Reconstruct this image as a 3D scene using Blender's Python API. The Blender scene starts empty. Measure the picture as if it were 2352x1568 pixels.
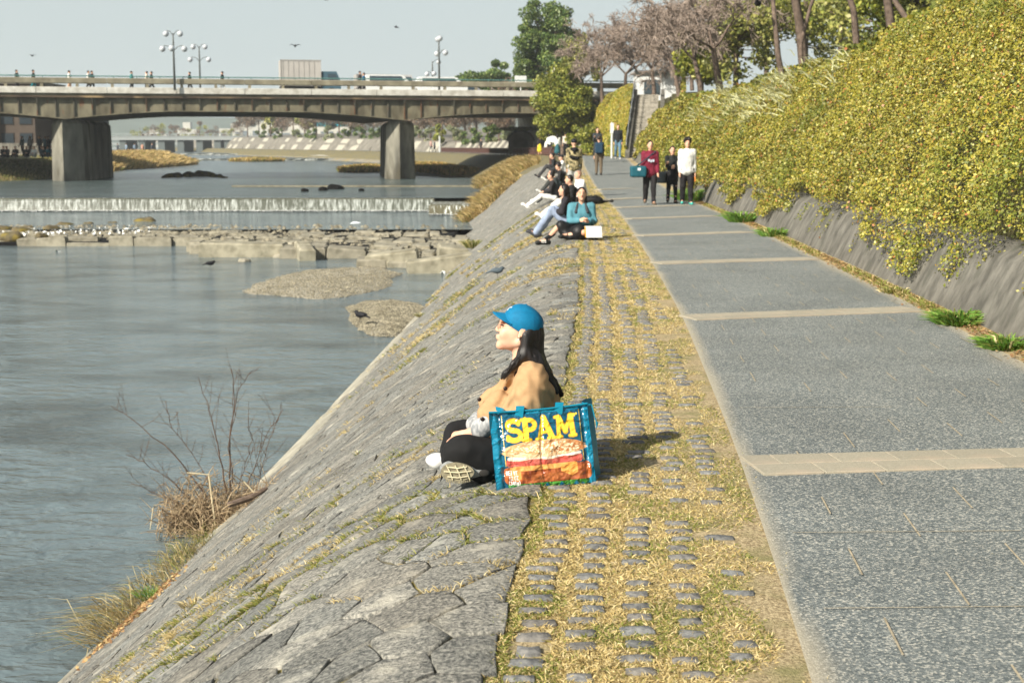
import bpy, math, random
import numpy as np
from mathutils import Vector, Matrix

random.seed(7)
rng = np.random.default_rng(7)
SC = bpy.context.scene
COL = SC.collection

# ------------------------------------------------------------------ camera, sky, sun, exposure
PITCH = math.radians(7.91); CAM_H = 1.65; F = 3267.0; CX, CY = 1176.0, 784.0
cam_d = bpy.data.cameras.new('camera'); cam = bpy.data.objects.new('camera', cam_d); COL.objects.link(cam)
cam.location = (0, 0, CAM_H); cam.rotation_euler = (math.radians(90) - PITCH, 0, 0)
cam_d.sensor_width = 36; cam_d.lens = 50; cam_d.clip_end = 9000; cam_d.clip_start = .05
cam_d.dof.use_dof = True; cam_d.dof.focus_distance = 7.25; cam_d.dof.aperture_fstop = 5.6
SC.camera = cam
SUN_EL = math.radians(34); LX, LY = .70, .714          # horizontal direction the light travels in
world = bpy.data.worlds.new('World'); SC.world = world; world.use_nodes = True
wn = world.node_tree.nodes; wl = world.node_tree.links; wn.clear()
wo = wn.new('ShaderNodeOutputWorld'); bg = wn.new('ShaderNodeBackground'); sky = wn.new('ShaderNodeTexSky')
sky.sky_type = 'NISHITA'; sky.sun_disc = False; sky.sun_elevation = SUN_EL
sky.sun_rotation = math.atan2(-LX, -LY)
sky.air_density = 1.0; sky.dust_density = 3.0; sky.ozone_density = 1.0
hs = wn.new('ShaderNodeHueSaturation'); hs.inputs['Saturation'].default_value = .55
mx = wn.new('ShaderNodeMix'); mx.data_type = 'RGBA'; 
geo = wn.new('ShaderNodeTexCoord'); sx = wn.new('ShaderNodeSeparateXYZ'); mrz = wn.new('ShaderNodeMapRange'); mrz.interpolation_type = 'SMOOTHSTEP'
mrz.inputs[1].default_value = 0; mrz.inputs[2].default_value = .75; mrz.inputs[3].default_value = .78; mrz.inputs[4].default_value = .12
wl.new(geo.outputs['Generated'], sx.inputs[0]); wl.new(sx.outputs[2], mrz.inputs[0]); wl.new(mrz.outputs[0], mx.inputs[0])
mx.inputs[7].default_value = (5.9, 6.8, 6.85, 1)
wl.new(sky.outputs[0], hs.inputs['Color']); wl.new(hs.outputs[0], mx.inputs[6]); wl.new(mx.outputs[2], bg.inputs[0])
bg.inputs[1].default_value = .073; wl.new(bg.outputs[0], wo.inputs[0])
sun_d = bpy.data.lights.new('sun', 'SUN'); sun = bpy.data.objects.new('sun', sun_d); COL.objects.link(sun)
sun_d.energy = 5.0; sun_d.angle = math.radians(.53); sun_d.color = (1, .93, .8)
ldir = Vector((LX * math.cos(SUN_EL), LY * math.cos(SUN_EL), -math.sin(SUN_EL)))
sun.rotation_euler = ldir.to_track_quat('-Z', 'Y').to_euler(); sun.location = (-20, -20, 30)
SC.view_settings.view_transform = 'Standard'; SC.view_settings.look = 'None'
SC.view_settings.exposure = .62; SC.view_settings.gamma = 1
SC.cycles.use_adaptive_sampling = True; SC.cycles.adaptive_threshold = .02
SC.cycles.max_bounces = 6; SC.cycles.diffuse_bounces = 3; SC.cycles.glossy_bounces = 3
SC.cycles.transmission_bounces = 4; SC.cycles.volume_bounces = 1; SC.cycles.transparent_max_bounces = 8
SC.cycles.caustics_reflective = False; SC.cycles.caustics_refractive = False
SC.cycles.use_denoising = True

# ------------------------------------------------------------------ small maths
cp, sp_ = math.cos(PITCH), math.sin(PITCH)
def ray(px, py):
    a = (px - CX) / F; b = (CY - py) / F
    return np.array([a, cp + b * sp_, -sp_ + b * cp])
def P(px, py, z=0.0):                       # point of the level z seen at a place of the survey grid
    d = ray(px, py); t = (z - CAM_H) / d[2]
    return np.array([0, 0, CAM_H]) + d * t
def PY(px, py, Y):                          # point at distance Y
    d = ray(px, py); return np.array([0, 0, CAM_H]) + d * (Y / d[1])
def tab(pairs, smooth=3.0):
    a = np.array(pairs, float); ys = np.arange(-10, 500, .5); v = np.interp(ys, a[:, 0], a[:, 1])
    w = int(smooth / .5) | 1; k = np.hanning(w + 2)[1:-1]; k /= k.sum()
    v = np.convolve(np.pad(v, w // 2, mode='edge'), k, 'valid')
    return lambda Y: np.interp(Y, ys, v)
XL = tab([(-10, -.1), (0, .5), (4.21, .934), (7.4, 1.213), (13.5, 1.64), (19.8, 1.96), (25.6, 2.22), (31, 2.46), (37, 2.66), (42, 2.78),
          (56, 3.1), (70, 3.5), (79, 3.9), (90, 3.9), (103, 3.5), (115, 2.9), (135, 0), (170, -4.8), (205, -11), (265, -32), (310, -52), (380, -78), (480, -115)], 4)
ZR = tab([(-10, 0), (42, 0), (50, .1), (60, .35), (79, .85), (90, .85), (115, .72), (135, .6), (205, .45), (480, .45)], 8)
PW = tab([(-10, 2.45), (80, 2.45), (95, 2.3), (115, 2.6), (135, 2.8), (480, 3)], 4)
GG = tab([(-10, 1), (58, 1), (78, .74), (90, .7), (120, .75), (140, .8), (480, .8)], 6)
def prof(v): return -.85 * (np.sqrt(np.maximum(v, 0) ** 2 + 1.44) - 1.2)
def ground(X, Y):
    v = -1.0 - (X - XL(Y))
    return ZR(Y) + np.where(v > 0, prof(v * GG(Y)), 0)
def hit(px, py, tmax=140):
    d = ray(px, py); o = np.array([0, 0, CAM_H]); t = np.arange(2, tmax, .01)
    p = o + d * t[:, None]; g = ground(p[:, 0], p[:, 1]); i = int(np.argmax(p[:, 2] < g))
    q = p[i]; q[2] = g[i]; return q
def proj(p):
    q = np.array(p) - [0, 0, CAM_H]; d = q[1] * cp - q[2] * sp_; return CX + F * q[0] / d, CY - F * (q[2] * cp + q[1] * sp_) / d
def toe(py, s=3.86, dz=.03):                 # place on the toe line of the slope
    b = None
    for Y in np.arange(7.5, 50, .05):
        p = np.array([XL(Y) - 1 - s, Y, ZR(Y) + prof(s * GG(Y)) + dz]); e = abs(proj(p)[1] - py)
        if b is None or e < b[0]: b = (e, p)
    return b[1]
def lattice(seed, n=32): return np.random.default_rng(seed).random((n, n, n)).astype(np.float32)
_lat = {}
def vnoise(p, scale, seed=0):               # trilinear value noise, 0..1
    if seed not in _lat: _lat[seed] = lattice(seed)
    L = _lat[seed]; q = np.asarray(p, dtype=np.float64) * scale; i = np.floor(q).astype(int); f = q - i; f = f * f * (3 - 2 * f)
    i &= 31; j = (i + 1) & 31; r = 0
    for a in (0, 1):
        for b in (0, 1):
            for c in (0, 1):
                ix = j[..., 0] if a else i[..., 0]; iy = j[..., 1] if b else i[..., 1]; iz = j[..., 2] if c else i[..., 2]
                w = (f[..., 0] if a else 1 - f[..., 0]) * (f[..., 1] if b else 1 - f[..., 1]) * (f[..., 2] if c else 1 - f[..., 2])
                r = r + w * L[ix, iy, iz]
    return r
def fbm(p, scale, seed=0, oct=3):
    r = 0; a = .5; t = 0
    for k in range(oct): r = r + a * vnoise(p, scale * 2 ** k, seed + k); t += a; a *= .5
    return r / t
def C(r, g, b):
    f = lambda v: (v / 255 / 12.92) if v <= 10 else ((v / 255 + .055) / 1.055) ** 2.4
    return (f(r), f(g), f(b), 1)

# ------------------------------------------------------------------ materials
def mat(name, c1, c2=None, scale=5, detail=4, rough=.8, bump=0, bscale=None, stretch=None, c3=None, s3=1.0, t3=(.5, .65), spec=.3,
        metal=0, attr=None, ramp=(.35, .65), trans=0, bdist=.01, var=0, coat=0):
    m = bpy.data.materials.new(name); m.use_nodes = True; nt = m.node_tree; N = nt.nodes; L = nt.links
    b = N['Principled BSDF']; b.inputs['Roughness'].default_value = rough; b.inputs['Metallic'].default_value = metal
    b.inputs['Specular IOR Level'].default_value = spec; b.inputs['Coat Weight'].default_value = coat
    tc = N.new('ShaderNodeNewGeometry') if False else N.new('ShaderNodeTexCoord'); co = tc.outputs['Object']
    if stretch:
        mp = N.new('ShaderNodeMapping'); mp.inputs['Scale'].default_value = stretch; L.new(co, mp.inputs[0]); co = mp.outputs[0]
    def noise(sc, det=4, rgh=.55):
        n = N.new('ShaderNodeTexNoise'); n.inputs['Scale'].default_value = sc; n.inputs['Detail'].default_value = det
        n.inputs['Roughness'].default_value = rgh; L.new(co, n.inputs['Vector']); return n.outputs['Fac']
    def rmp(src, a, c):
        r = N.new('ShaderNodeMapRange'); r.inputs[1].default_value = a; r.inputs[2].default_value = c; L.new(src, r.inputs[0]); return r.outputs[0]
    def mix(fac, a, c, mode='MIX'):
        x = N.new('ShaderNodeMix'); x.data_type = 'RGBA'; x.blend_type = mode
        if isinstance(fac, float): x.inputs[0].default_value = fac
        else: L.new(fac, x.inputs[0])
        for s, v in ((6, a), (7, c)):
            if isinstance(v, tuple): x.inputs[s].default_value = v
            else: L.new(v, x.inputs[s])
        return x.outputs[2]
    col = c1
    if c2: col = mix(rmp(noise(scale, detail), *ramp), c1, c2)
    if c3: col = mix(rmp(noise(s3, 3), *t3), col, c3)
    if attr:
        at = N.new('ShaderNodeAttribute'); at.attribute_name = attr; col = mix(1.0, col, at.outputs['Color'], 'MULTIPLY')
    if var:
        oi = N.new('ShaderNodeObjectInfo'); r = N.new('ShaderNodeMapRange'); r.inputs[3].default_value = 1 - var; r.inputs[4].default_value = 1 + var
        L.new(oi.outputs['Random'], r.inputs[0]); cb = N.new('ShaderNodeCombineColor')
        for k in range(3): L.new(r.outputs[0], cb.inputs[k])
        col = mix(1.0, col, cb.outputs[0], 'MULTIPLY')
    if isinstance(col, tuple): b.inputs['Base Color'].default_value = col
    else: L.new(col, b.inputs['Base Color'])
    if trans:
        b.inputs['Subsurface Weight'].default_value = 0
        tr = N.new('ShaderNodeBsdfTranslucent'); ms = N.new('ShaderNodeMixShader'); ms.inputs[0].default_value = trans
        if isinstance(col, tuple): tr.inputs[0].default_value = col
        else: L.new(col, tr.inputs[0])
        L.new(b.outputs[0], ms.inputs[1]); L.new(tr.outputs[0], ms.inputs[2]); L.new(ms.outputs[0], N['Material Output'].inputs[0])
    if bump:
        bm = N.new('ShaderNodeBump'); bm.inputs['Strength'].default_value = bump; bm.inputs['Distance'].default_value = bdist
        L.new(noise(bscale or scale * 4, 5, .62), bm.inputs['Height']); L.new(bm.outputs[0], b.inputs['Normal'])
    return m
_plain = {}
def plain(c, rough=.85, **k):
    key = (tuple(round(v, 4) for v in c), rough, tuple(sorted(k.items())))
    if key not in _plain: _plain[key] = mat('plain_%d' % len(_plain), c, tuple(v * .8 for v in c[:3]) + (1,), scale=9, rough=rough, **k)
    return _plain[key]

# ------------------------------------------------------------------ mesh helpers
def tag(o, label=None, cat=None, group=None, kind=None):
    if label: o['label'] = label
    if cat: o['category'] = cat
    if group: o['group'] = group
    if kind: o['kind'] = kind
    return o
def link(o, parent=None):
    COL.objects.link(o)
    if parent: o.parent = parent
    return o
def empty(name, loc=(0, 0, 0), rz=0):
    o = bpy.data.objects.new(name, None); o.empty_display_size = .1; COL.objects.link(o); o.location = loc; o.rotation_euler = (0, 0, rz); return o
def make(name, V, Fc, m=None, parent=None, mi=None, smooth=False, col=None, loc=None, rz=None, attr='tint'):
    me = bpy.data.meshes.new(name); V = np.asarray(V, dtype=np.float32).reshape(-1, 3)
    if isinstance(Fc, np.ndarray):
        k = Fc.shape[1]; n = len(Fc); me.vertices.add(len(V)); me.vertices.foreach_set('co', V.ravel())
        me.loops.add(n * k); me.loops.foreach_set('vertex_index', Fc.astype(np.int32).ravel())
        me.polygons.add(n); me.polygons.foreach_set('loop_start', np.arange(0, n * k, k, dtype=np.int32))
        me.update(calc_edges=True)
    else: me.from_pydata(V.tolist(), [], Fc); me.update()
    for x in (m if isinstance(m, (list, tuple)) else [m] if m else []): me.materials.append(x)
    if mi is not None: me.polygons.foreach_set('material_index', np.asarray(mi, dtype=np.int32))
    if smooth: me.polygons.foreach_set('use_smooth', np.ones(len(me.polygons), dtype=bool))
    if col is not None:
        a = me.color_attributes.new(attr, 'FLOAT_COLOR', 'POINT'); c = np.ones((len(V), 4), np.float32); c[:, :3] = np.asarray(col).reshape(len(V), -1)
        a.data.foreach_set('color', c.ravel())
    me.validate()
    o = bpy.data.objects.new(name, me); link(o, parent)
    if loc is not None: o.location = loc
    if rz is not None: o.rotation_euler = (0, 0, rz)
    return o
class MB:                                   # collects primitive shapes for ONE mesh
    def __init__(s): s.v = []; s.f = []; s.m = []
    def add(s, v, f, mi=0):
        b = len(s.v); s.v += [tuple(map(float, q)) for q in v]; s.f += [tuple(i + b for i in q) for q in f]; s.m += [mi] * len(f); return s
    def box(s, x0, x1, y0, y1, z0, z1, mi=0, bev=0):
        if bev:
            e = bev; pts = []
            for (X0, X1, Y0, Y1, Z) in ((x0 + e, x1 - e, y0 + e, y1 - e, z0), (x0, x1, y0, y1, z0 + e), (x0, x1, y0, y1, z1 - e), (x0 + e, x1 - e, y0 + e, y1 - e, z1)):
                pts += [(X0, Y0, Z), (X1, Y0, Z), (X1, Y1, Z), (X0, Y1, Z)]
            f = [(3, 2, 1, 0), (12, 13, 14, 15)]
            for l in range(3):
                for k in range(4): a = l * 4; f.append((a + k, a + (k + 1) % 4, a + 4 + (k + 1) % 4, a + 4 + k))
            return s.add(pts, f, mi)
        v = [(x, y, z) for z in (z0, z1) for (x, y) in ((x0, y0), (x1, y0), (x1, y1), (x0, y1))]
        return s.add(v, [(3, 2, 1, 0), (4, 5, 6, 7), (0, 1, 5, 4), (1, 2, 6, 5), (2, 3, 7, 6), (3, 0, 4, 7)], mi)
    def tube(s, pts, rs, n=8, mi=0, cap=True):
        pts = [Vector(p) for p in pts]; rs = rs if isinstance(rs, (list, tuple)) else [rs] * len(pts); v = []; f = []
        for i, p in enumerate(pts):
            d = (pts[min(i + 1, len(pts) - 1)] - pts[max(i - 1, 0)]).normalized()
            a = d.orthogonal().normalized() if i == 0 else (a - d * a.dot(d)).normalized(); b = d.cross(a)
            for k in range(n): t = 2 * math.pi * k / n; v.append(p + (a * math.cos(t) + b * math.sin(t)) * rs[i])
        for i in range(len(pts) - 1):
            for k in range(n): f.append((i * n + k, i * n + (k + 1) % n, (i + 1) * n + (k + 1) % n, (i + 1) * n + k))
        if cap: f += [tuple(range(n))[::-1], tuple((len(pts) - 1) * n + k for k in range(n))]
        return s.add(v, f, mi)
    def ball(s, c, r, n=8, mi=0):
        r = r if isinstance(r, (tuple, list)) else (r, r, r); v = [(c[0], c[1], c[2] + r[2])]; f = []; m = n // 2 + 1
        for i in range(1, m):
            a = math.pi * i / m
            for k in range(n): t = 2 * math.pi * k / n; v.append((c[0] + r[0] * math.sin(a) * math.cos(t), c[1] + r[1] * math.sin(a) * math.sin(t), c[2] + r[2] * math.cos(a)))
        v.append((c[0], c[1], c[2] - r[2])); l = len(v) - 1
        for k in range(n):
            f.append((0, 1 + k, 1 + (k + 1) % n)); f.append((l, l - n + (k + 1) % n, l - n + k))
        for i in range(m - 2):
            for k in range(n): a = 1 + i * n; f.append((a + k, a + n + k, a + n + (k + 1) % n, a + (k + 1) % n))
        return s.add(v, f, mi)
    def prism(s, poly, d, mi=0):            # poly: 3D points in a plane, d: extrusion vector
        n = len(poly); v = [tuple(p) for p in poly] + [tuple(np.array(p) + np.array(d)) for p in poly]
        return s.add(v, [tuple(range(n)), tuple(range(2 * n - 1, n - 1, -1))] + [(k, n + k, n + (k + 1) % n, (k + 1) % n) for k in range(n)], mi)
    def out(s, name, m, parent=None, smooth=False, **k): return make(name, s.v, s.f, m, parent, s.m, smooth, **k)
def sheet(name, Ys, fn, m, smooth=True, **k):   # fn(Y) -> (n,3) cross-section
    R = [np.asarray(fn(Y)) for Y in Ys]; n = len(R[0]); V = np.concatenate(R)
    i = np.arange(len(Ys) - 1)[:, None] * n + np.arange(n - 1)[None, :]; i = i.ravel()
    return make(name, V, np.stack([i, i + 1, i + n + 1, i + n], 1), m, smooth=smooth, **k)
def blades(name, B, D, Ln, W, cols, m, parent=None, bend=.5):   # one tapered bent blade per base point
    n = len(B); D = D / np.linalg.norm(D, axis=1)[:, None]; Ln = np.broadcast_to(Ln, n)[:, None]; W = np.broadcast_to(W, n)[:, None]
    sd = np.cross(D, rng.normal(size=(n, 3))); sd /= np.linalg.norm(sd, axis=1)[:, None] + 1e-9
    hz = D.copy(); hz[:, 2] = -.2; hz /= np.linalg.norm(hz, axis=1)[:, None] + 1e-9
    mid = B + D * Ln * .5; tip = mid + (D * (1 - bend) + hz * bend) * Ln * .5
    V = np.stack([B - sd * W, B + sd * W, mid + sd * W * .8, mid - sd * W * .8, tip], 1).reshape(-1, 3)
    k = np.arange(n)[:, None] * 5
    T = np.concatenate([k + [0, 1, 2], k + [0, 2, 3], k + [3, 2, 4]])
    return make(name, V, T, m, parent, col=np.repeat(cols, 5, axis=0))
def leafquads(name, Pn, size, cols, m, parent=None, nrm=None, nb=.7, asp=.7):
    n = len(Pn); r = rng.normal(size=(n, 3)); r /= np.linalg.norm(r, axis=1)[:, None]
    if nrm is not None: r = r * (1 - nb) + nrm * nb; r /= np.linalg.norm(r, axis=1)[:, None]
    a = np.cross(r, rng.normal(size=(n, 3))); a /= np.linalg.norm(a, axis=1)[:, None] + 1e-9; b = np.cross(r, a)
    s = (np.broadcast_to(size, n) * rng.uniform(.6, 1.3, n))[:, None] * .5
    V = np.stack([Pn - a * s, Pn + b * s * asp + r * s * .15, Pn + a * s, Pn - b * s * asp + r * s * .15], 1).reshape(-1, 3)
    return make(name, V, np.arange(n * 4).reshape(n, 4), m, parent, col=np.repeat(cols, 4, axis=0))
def segs(name, S, m, parent=None, n=3, mi=None):         # S: rows of p0(3) p1(3) r0 r1
    S = np.asarray(S, float); p0, p1 = S[:, :3], S[:, 3:6]; d = p1 - p0; d /= np.linalg.norm(d, axis=1)[:, None] + 1e-9
    a = np.cross(d, [.3, .9, .31]); a /= np.linalg.norm(a, axis=1)[:, None] + 1e-9; b = np.cross(d, a); V = []
    for p, r in ((p0, S[:, 6]), (p1, S[:, 7])):
        for k in range(n): t = 2 * math.pi * k / n; V.append(p + (a * math.cos(t) + b * math.sin(t)) * r[:, None])
    V = np.stack(V, 1).reshape(-1, 3); k = np.arange(len(S))[:, None] * 2 * n
    Fc = np.concatenate([k + [j, (j + 1) % n, n + (j + 1) % n, n + j] for j in range(n)])
    return make(name, V, Fc, m, parent, smooth=True)

# ------------------------------------------------------------------ smooth bodies: distance field + surface nets
def cap(p0, p1, r0, r1=None, m=0): return ('c', np.array(p0, float), np.array(p1, float), r0, r0 if r1 is None else r1, m)
def ell(c, r, m=0, R=None): return ('e', np.array(c, float), np.array(r, float), m, R)
def rbx(c, h, r, m=0, R=None): return ('b', np.array(c, float), np.array(h, float), r, m, R)
def _bb(q):
    if q[0] == 'c': return np.minimum(q[1] - q[3], q[2] - q[4]), np.maximum(q[1] + q[3], q[2] + q[4])
    e = q[2] if q[0] == 'e' else q[2] + q[3]
    if q[-1] is not None: e = np.abs(q[-1]) @ e
    return q[1] - e, q[1] + e
def _dist(q, X):
    if q[0] == 'c':
        _, a, b, r0, r1, _m = q; ab = b - a; l = max(float(ab @ ab), 1e-9); t = np.clip(((X - a) @ ab) / l, 0, 1)
        return np.linalg.norm(X - a - t[..., None] * ab, axis=-1) - (r0 + (r1 - r0) * t)
    Y = X - q[1]
    if q[-1] is not None: Y = Y @ q[-1]
    if q[0] == 'e':
        k = np.linalg.norm(Y / q[2], axis=-1); return (k - 1) * float(q[2].min()) * .5 + (k - 1) * float(np.median(q[2])) * .5
    w = np.abs(Y) - q[2]; return np.linalg.norm(np.maximum(w, 0), axis=-1) + np.minimum(w.max(-1), 0) - q[3]
def surf(prims, vox, k=.02, disp=None, cut=None):
    lo = np.min([_bb(q)[0] for q in prims], 0) - 3 * vox - k; hi = np.max([_bb(q)[1] for q in prims], 0) + 3 * vox + k
    n = np.ceil((hi - lo) / vox).astype(int) + 1; D = np.full(n, 9., np.float32); O = np.zeros(n, np.int16); Ob = np.full(n, 9., np.float32)
    ax = [lo[i] + vox * np.arange(n[i]) for i in range(3)]
    for q in prims:
        a, b = _bb(q); i0 = np.maximum(((a - k - 2 * vox - lo) / vox).astype(int), 0); i1 = np.minimum(((b + k + 2 * vox - lo) / vox).astype(int) + 2, n)
        s = tuple(slice(i0[j], i1[j]) for j in range(3))
        X = np.stack(np.meshgrid(*[ax[j][s[j]] for j in range(3)], indexing='ij'), -1); d = _dist(q, X).astype(np.float32)
        c = D[s]; h = np.clip(.5 + .5 * (c - d) / k, 0, 1); D[s] = np.where(c > 8, d, c * (1 - h) + d * h - k * h * (1 - h))
        mm = q[5] if q[0] == 'c' else q[3] if q[0] == 'e' else q[4]
        u = d < Ob[s]; O[s] = np.where(u, mm, O[s]); Ob[s] = np.where(u, d, Ob[s])
    if disp is not None or cut is not None:
        w = np.abs(D) < 4 * vox + .03; idx = np.argwhere(w); X = lo + idx * vox
        if disp is not None: D[w] = D[w] + disp(X).astype(np.float32)
        if cut is not None: D[w] = np.maximum(D[w], cut(X).astype(np.float32)); 
        if cut is not None:
            w2 = (~w) & (D < 0); idx = np.argwhere(w2); D[w2] = np.maximum(D[w2], cut(lo + idx * vox).astype(np.float32))
    I = D < 0; cs = [(a, b, c) for a in (0, 1) for b in (0, 1) for c in (0, 1)]
    def sub(A, o): return A[o[0]:A.shape[0] - 1 + o[0], o[1]:A.shape[1] - 1 + o[1], o[2]:A.shape[2] - 1 + o[2]]
    cnt = sum(sub(I, o).astype(np.int8) for o in cs); act = (cnt > 0) & (cnt < 8); idx = np.argwhere(act)
    vid = np.full(act.shape, -1, np.int64); vid[act] = np.arange(len(idx)); acc = np.zeros((len(idx), 3)); num = np.zeros(len(idx))
    dv = {o: sub(D, o)[act] for o in cs}
    for o in cs:
        for j in range(3):
            if o[j] == 0:
                p = list(o); p[j] = 1; p = tuple(p); a, b = dv[o], dv[p]; x = (a < 0) != (b < 0); t = np.where(x, a / np.where(x, a - b, 1), 0)
                q = np.tile(np.array(o, float), (len(idx), 1)); q[:, j] = t; acc[x] += q[x]; num[x] += 1
    V = lo + (idx + acc / np.maximum(num, 1)[:, None]) * vox; Fs = []
    for j in range(3):
        s0 = [slice(None)] * 3; s1 = [slice(None)] * 3; s0[j] = slice(0, -1); s1[j] = slice(1, None)
        x = I[tuple(s0)] != I[tuple(s1)]; e = np.argwhere(x); e = e[np.all(e >= 1, 1) & (e[:, (j + 1) % 3] < n[(j + 1) % 3] - 1) & (e[:, (j + 2) % 3] < n[(j + 2) % 3] - 1)]
        u, v = np.eye(3, dtype=int)[(j + 1) % 3], np.eye(3, dtype=int)[(j + 2) % 3]
        q = np.stack([vid[tuple((e - o).T)] for o in (u + v, v, 0 * u, u)], 1); fl = I[tuple(e.T)]
        q[~fl] = q[~fl][:, ::-1]; Fs.append(q)
    Fc = np.concatenate(Fs); Fc = Fc[np.all(Fc >= 0, 1)]
    ce = np.clip(np.round((V[Fc].mean(1) - lo) / vox).astype(int), 0, n - 1); return V, Fc, O[tuple(ce.T)]
def body(name, prims, vox, m, parent=None, k=.02, disp=None, cut=None, **kw):
    V, Fc, mi = surf(prims, vox, k, disp, cut); ms = m if isinstance(m, list) else [m]
    return make(name, V, Fc, ms, parent, mi=np.minimum(mi, len(ms) - 1), smooth=True, **kw)
# ------------------------------------------------------------------ setting: ground, water, banks
M_ground = mat('riverbed', C(112, 106, 92), C(92, 88, 74), scale=.3, rough=.95)
M_soil = mat('joint_soil', C(118, 112, 90), C(82, 78, 62), scale=9, bump=.6, bscale=40, c3=C(128, 116, 60), s3=3.5, t3=(.5, .62))
M_strip = mat('strip_soil', C(190, 172, 136), C(132, 116, 86), scale=75, detail=6, bump=1, bscale=90, c3=C(128, 124, 82), s3=4, t3=(.5, .7), ramp=(.38, .62))
M_water = bpy.data.materials.new('river_water'); M_water.use_nodes = True
def water_nodes(m, sx=1.0, depthcol=C(98, 112, 116), amp=1.0, rough=.1):
    nt = m.node_tree; N = nt.nodes; L = nt.links; b = N['Principled BSDF']
    b.inputs['Roughness'].default_value = rough; b.inputs['IOR'].default_value = 1.33; b.inputs['Specular IOR Level'].default_value = .5
    tc = N.new('ShaderNodeTexCoord'); prev = None; hs_ = []
    for sc, st, d, rz in ((1.9, (1, 1.7, 1), 3, .35), (8.0, (1, 1.6, 1), 5, -.25), (.35, (1, 1.6, 1), 2, .1)):
        mp = N.new('ShaderNodeMapping'); mp.inputs['Scale'].default_value = st; mp.inputs['Rotation'].default_value = (0, 0, rz); L.new(tc.outputs['Object'], mp.inputs[0])
        n = N.new('ShaderNodeTexNoise'); n.inputs['Scale'].default_value = sc * sx; n.inputs['Detail'].default_value = d; n.inputs['Distortion'].default_value = .4
        L.new(mp.outputs[0], n.inputs['Vector']); hs_.append(n.outputs['Fac'])
    for h, dist in zip(hs_, (.12, .05, .07)):
        bm = N.new('ShaderNodeBump'); bm.inputs['Strength'].default_value = 1; bm.inputs['Distance'].default_value = dist * amp; L.new(h, bm.inputs['Height'])
        if dist < .06 and len(hs_) > 2: pm = N.new('ShaderNodeMapRange'); pm.inputs[1].default_value = .38; pm.inputs[2].default_value = .62; pm.inputs[3].default_value = .25; L.new(hs_[2], pm.inputs[0]); L.new(pm.outputs[0], bm.inputs['Strength'])
        if prev: L.new(prev, bm.inputs['Normal'])
        prev = bm.outputs[0]
    L.new(prev, b.inputs['Normal'])
    x = N.new('ShaderNodeMix'); x.data_type = 'RGBA'; r = N.new('ShaderNodeMapRange'); r.inputs[1].default_value = .45; r.inputs[2].default_value = .7
    L.new(hs_[2], r.inputs[0]); L.new(r.outputs[0], x.inputs[0]); x.inputs[6].default_value = depthcol; x.inputs[7].default_value = tuple(v * .55 for v in depthcol[:3]) + (1,)
    L.new(x.outputs[2], b.inputs['Base Color'])
water_nodes(M_water)
tag(make('ground', [(-2500, -60, -3.4), (2500, -60, -3.4), (2500, 4500, -3.4), (-2500, 4500, -3.4)], [(0, 1, 2, 3)], M_ground), kind='structure')
def water(name, x0, x1, y0, y1, z, m=None):
    return tag(make(name, [(x0, y0, z), (x1, y0, z), (x1, y1, z), (x0, y1, z)], [(0, 1, 2, 3)], m or M_water), kind='structure')
water('water', -160, 3, -25, 60.5, -2.35)
water('water', -160, 3, 60.5, 77.0, -1.96)
M_far_water = bpy.data.materials.new('far_water'); M_far_water.use_nodes = True; water_nodes(M_far_water, .8, C(80, 92, 92), 1.5, .2)
water('water', -160, 6, 77.0, 250, -1.25, M_far_water)
water('water', -260, -20, 250.0, 330, -.95, M_far_water)
water('water', -400, -20, 330, 900, -.6, M_far_water)

# crest to toe of the stone embankment: soil under the stones
YS = np.concatenate([np.arange(2, 40, .5), np.arange(40, 130, 1), np.arange(130, 480, 4)])
def slope_pt(s, Y, dz=0.0):                  # s: metres from the crest line measured along the ground plane
    return np.array([XL(Y) - 1.0 - s, Y, ZR(Y) + prof(s * GG(Y)) + dz])
def slope_row(Y):
    s = np.concatenate([np.linspace(0, 4.2, 22), [5, 6, 7.5]]); return np.stack([XL(Y) - 1 - s, np.full_like(s, Y), ZR(Y) + prof(s * GG(Y)) - .009], 1)
bank = tag(sheet('embankment', YS, slope_row, M_soil), kind='structure')
strip = tag(sheet('cobbled_strip', YS[YS < 130], lambda Y: np.array([(XL(Y) - 1.03, Y, ZR(Y) - .018), (XL(Y) - .8, Y, ZR(Y) - .012), (XL(Y) - .2, Y, ZR(Y) - .008), (XL(Y) + .02, Y, ZR(Y) - .008)]), M_strip), kind='structure')
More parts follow.
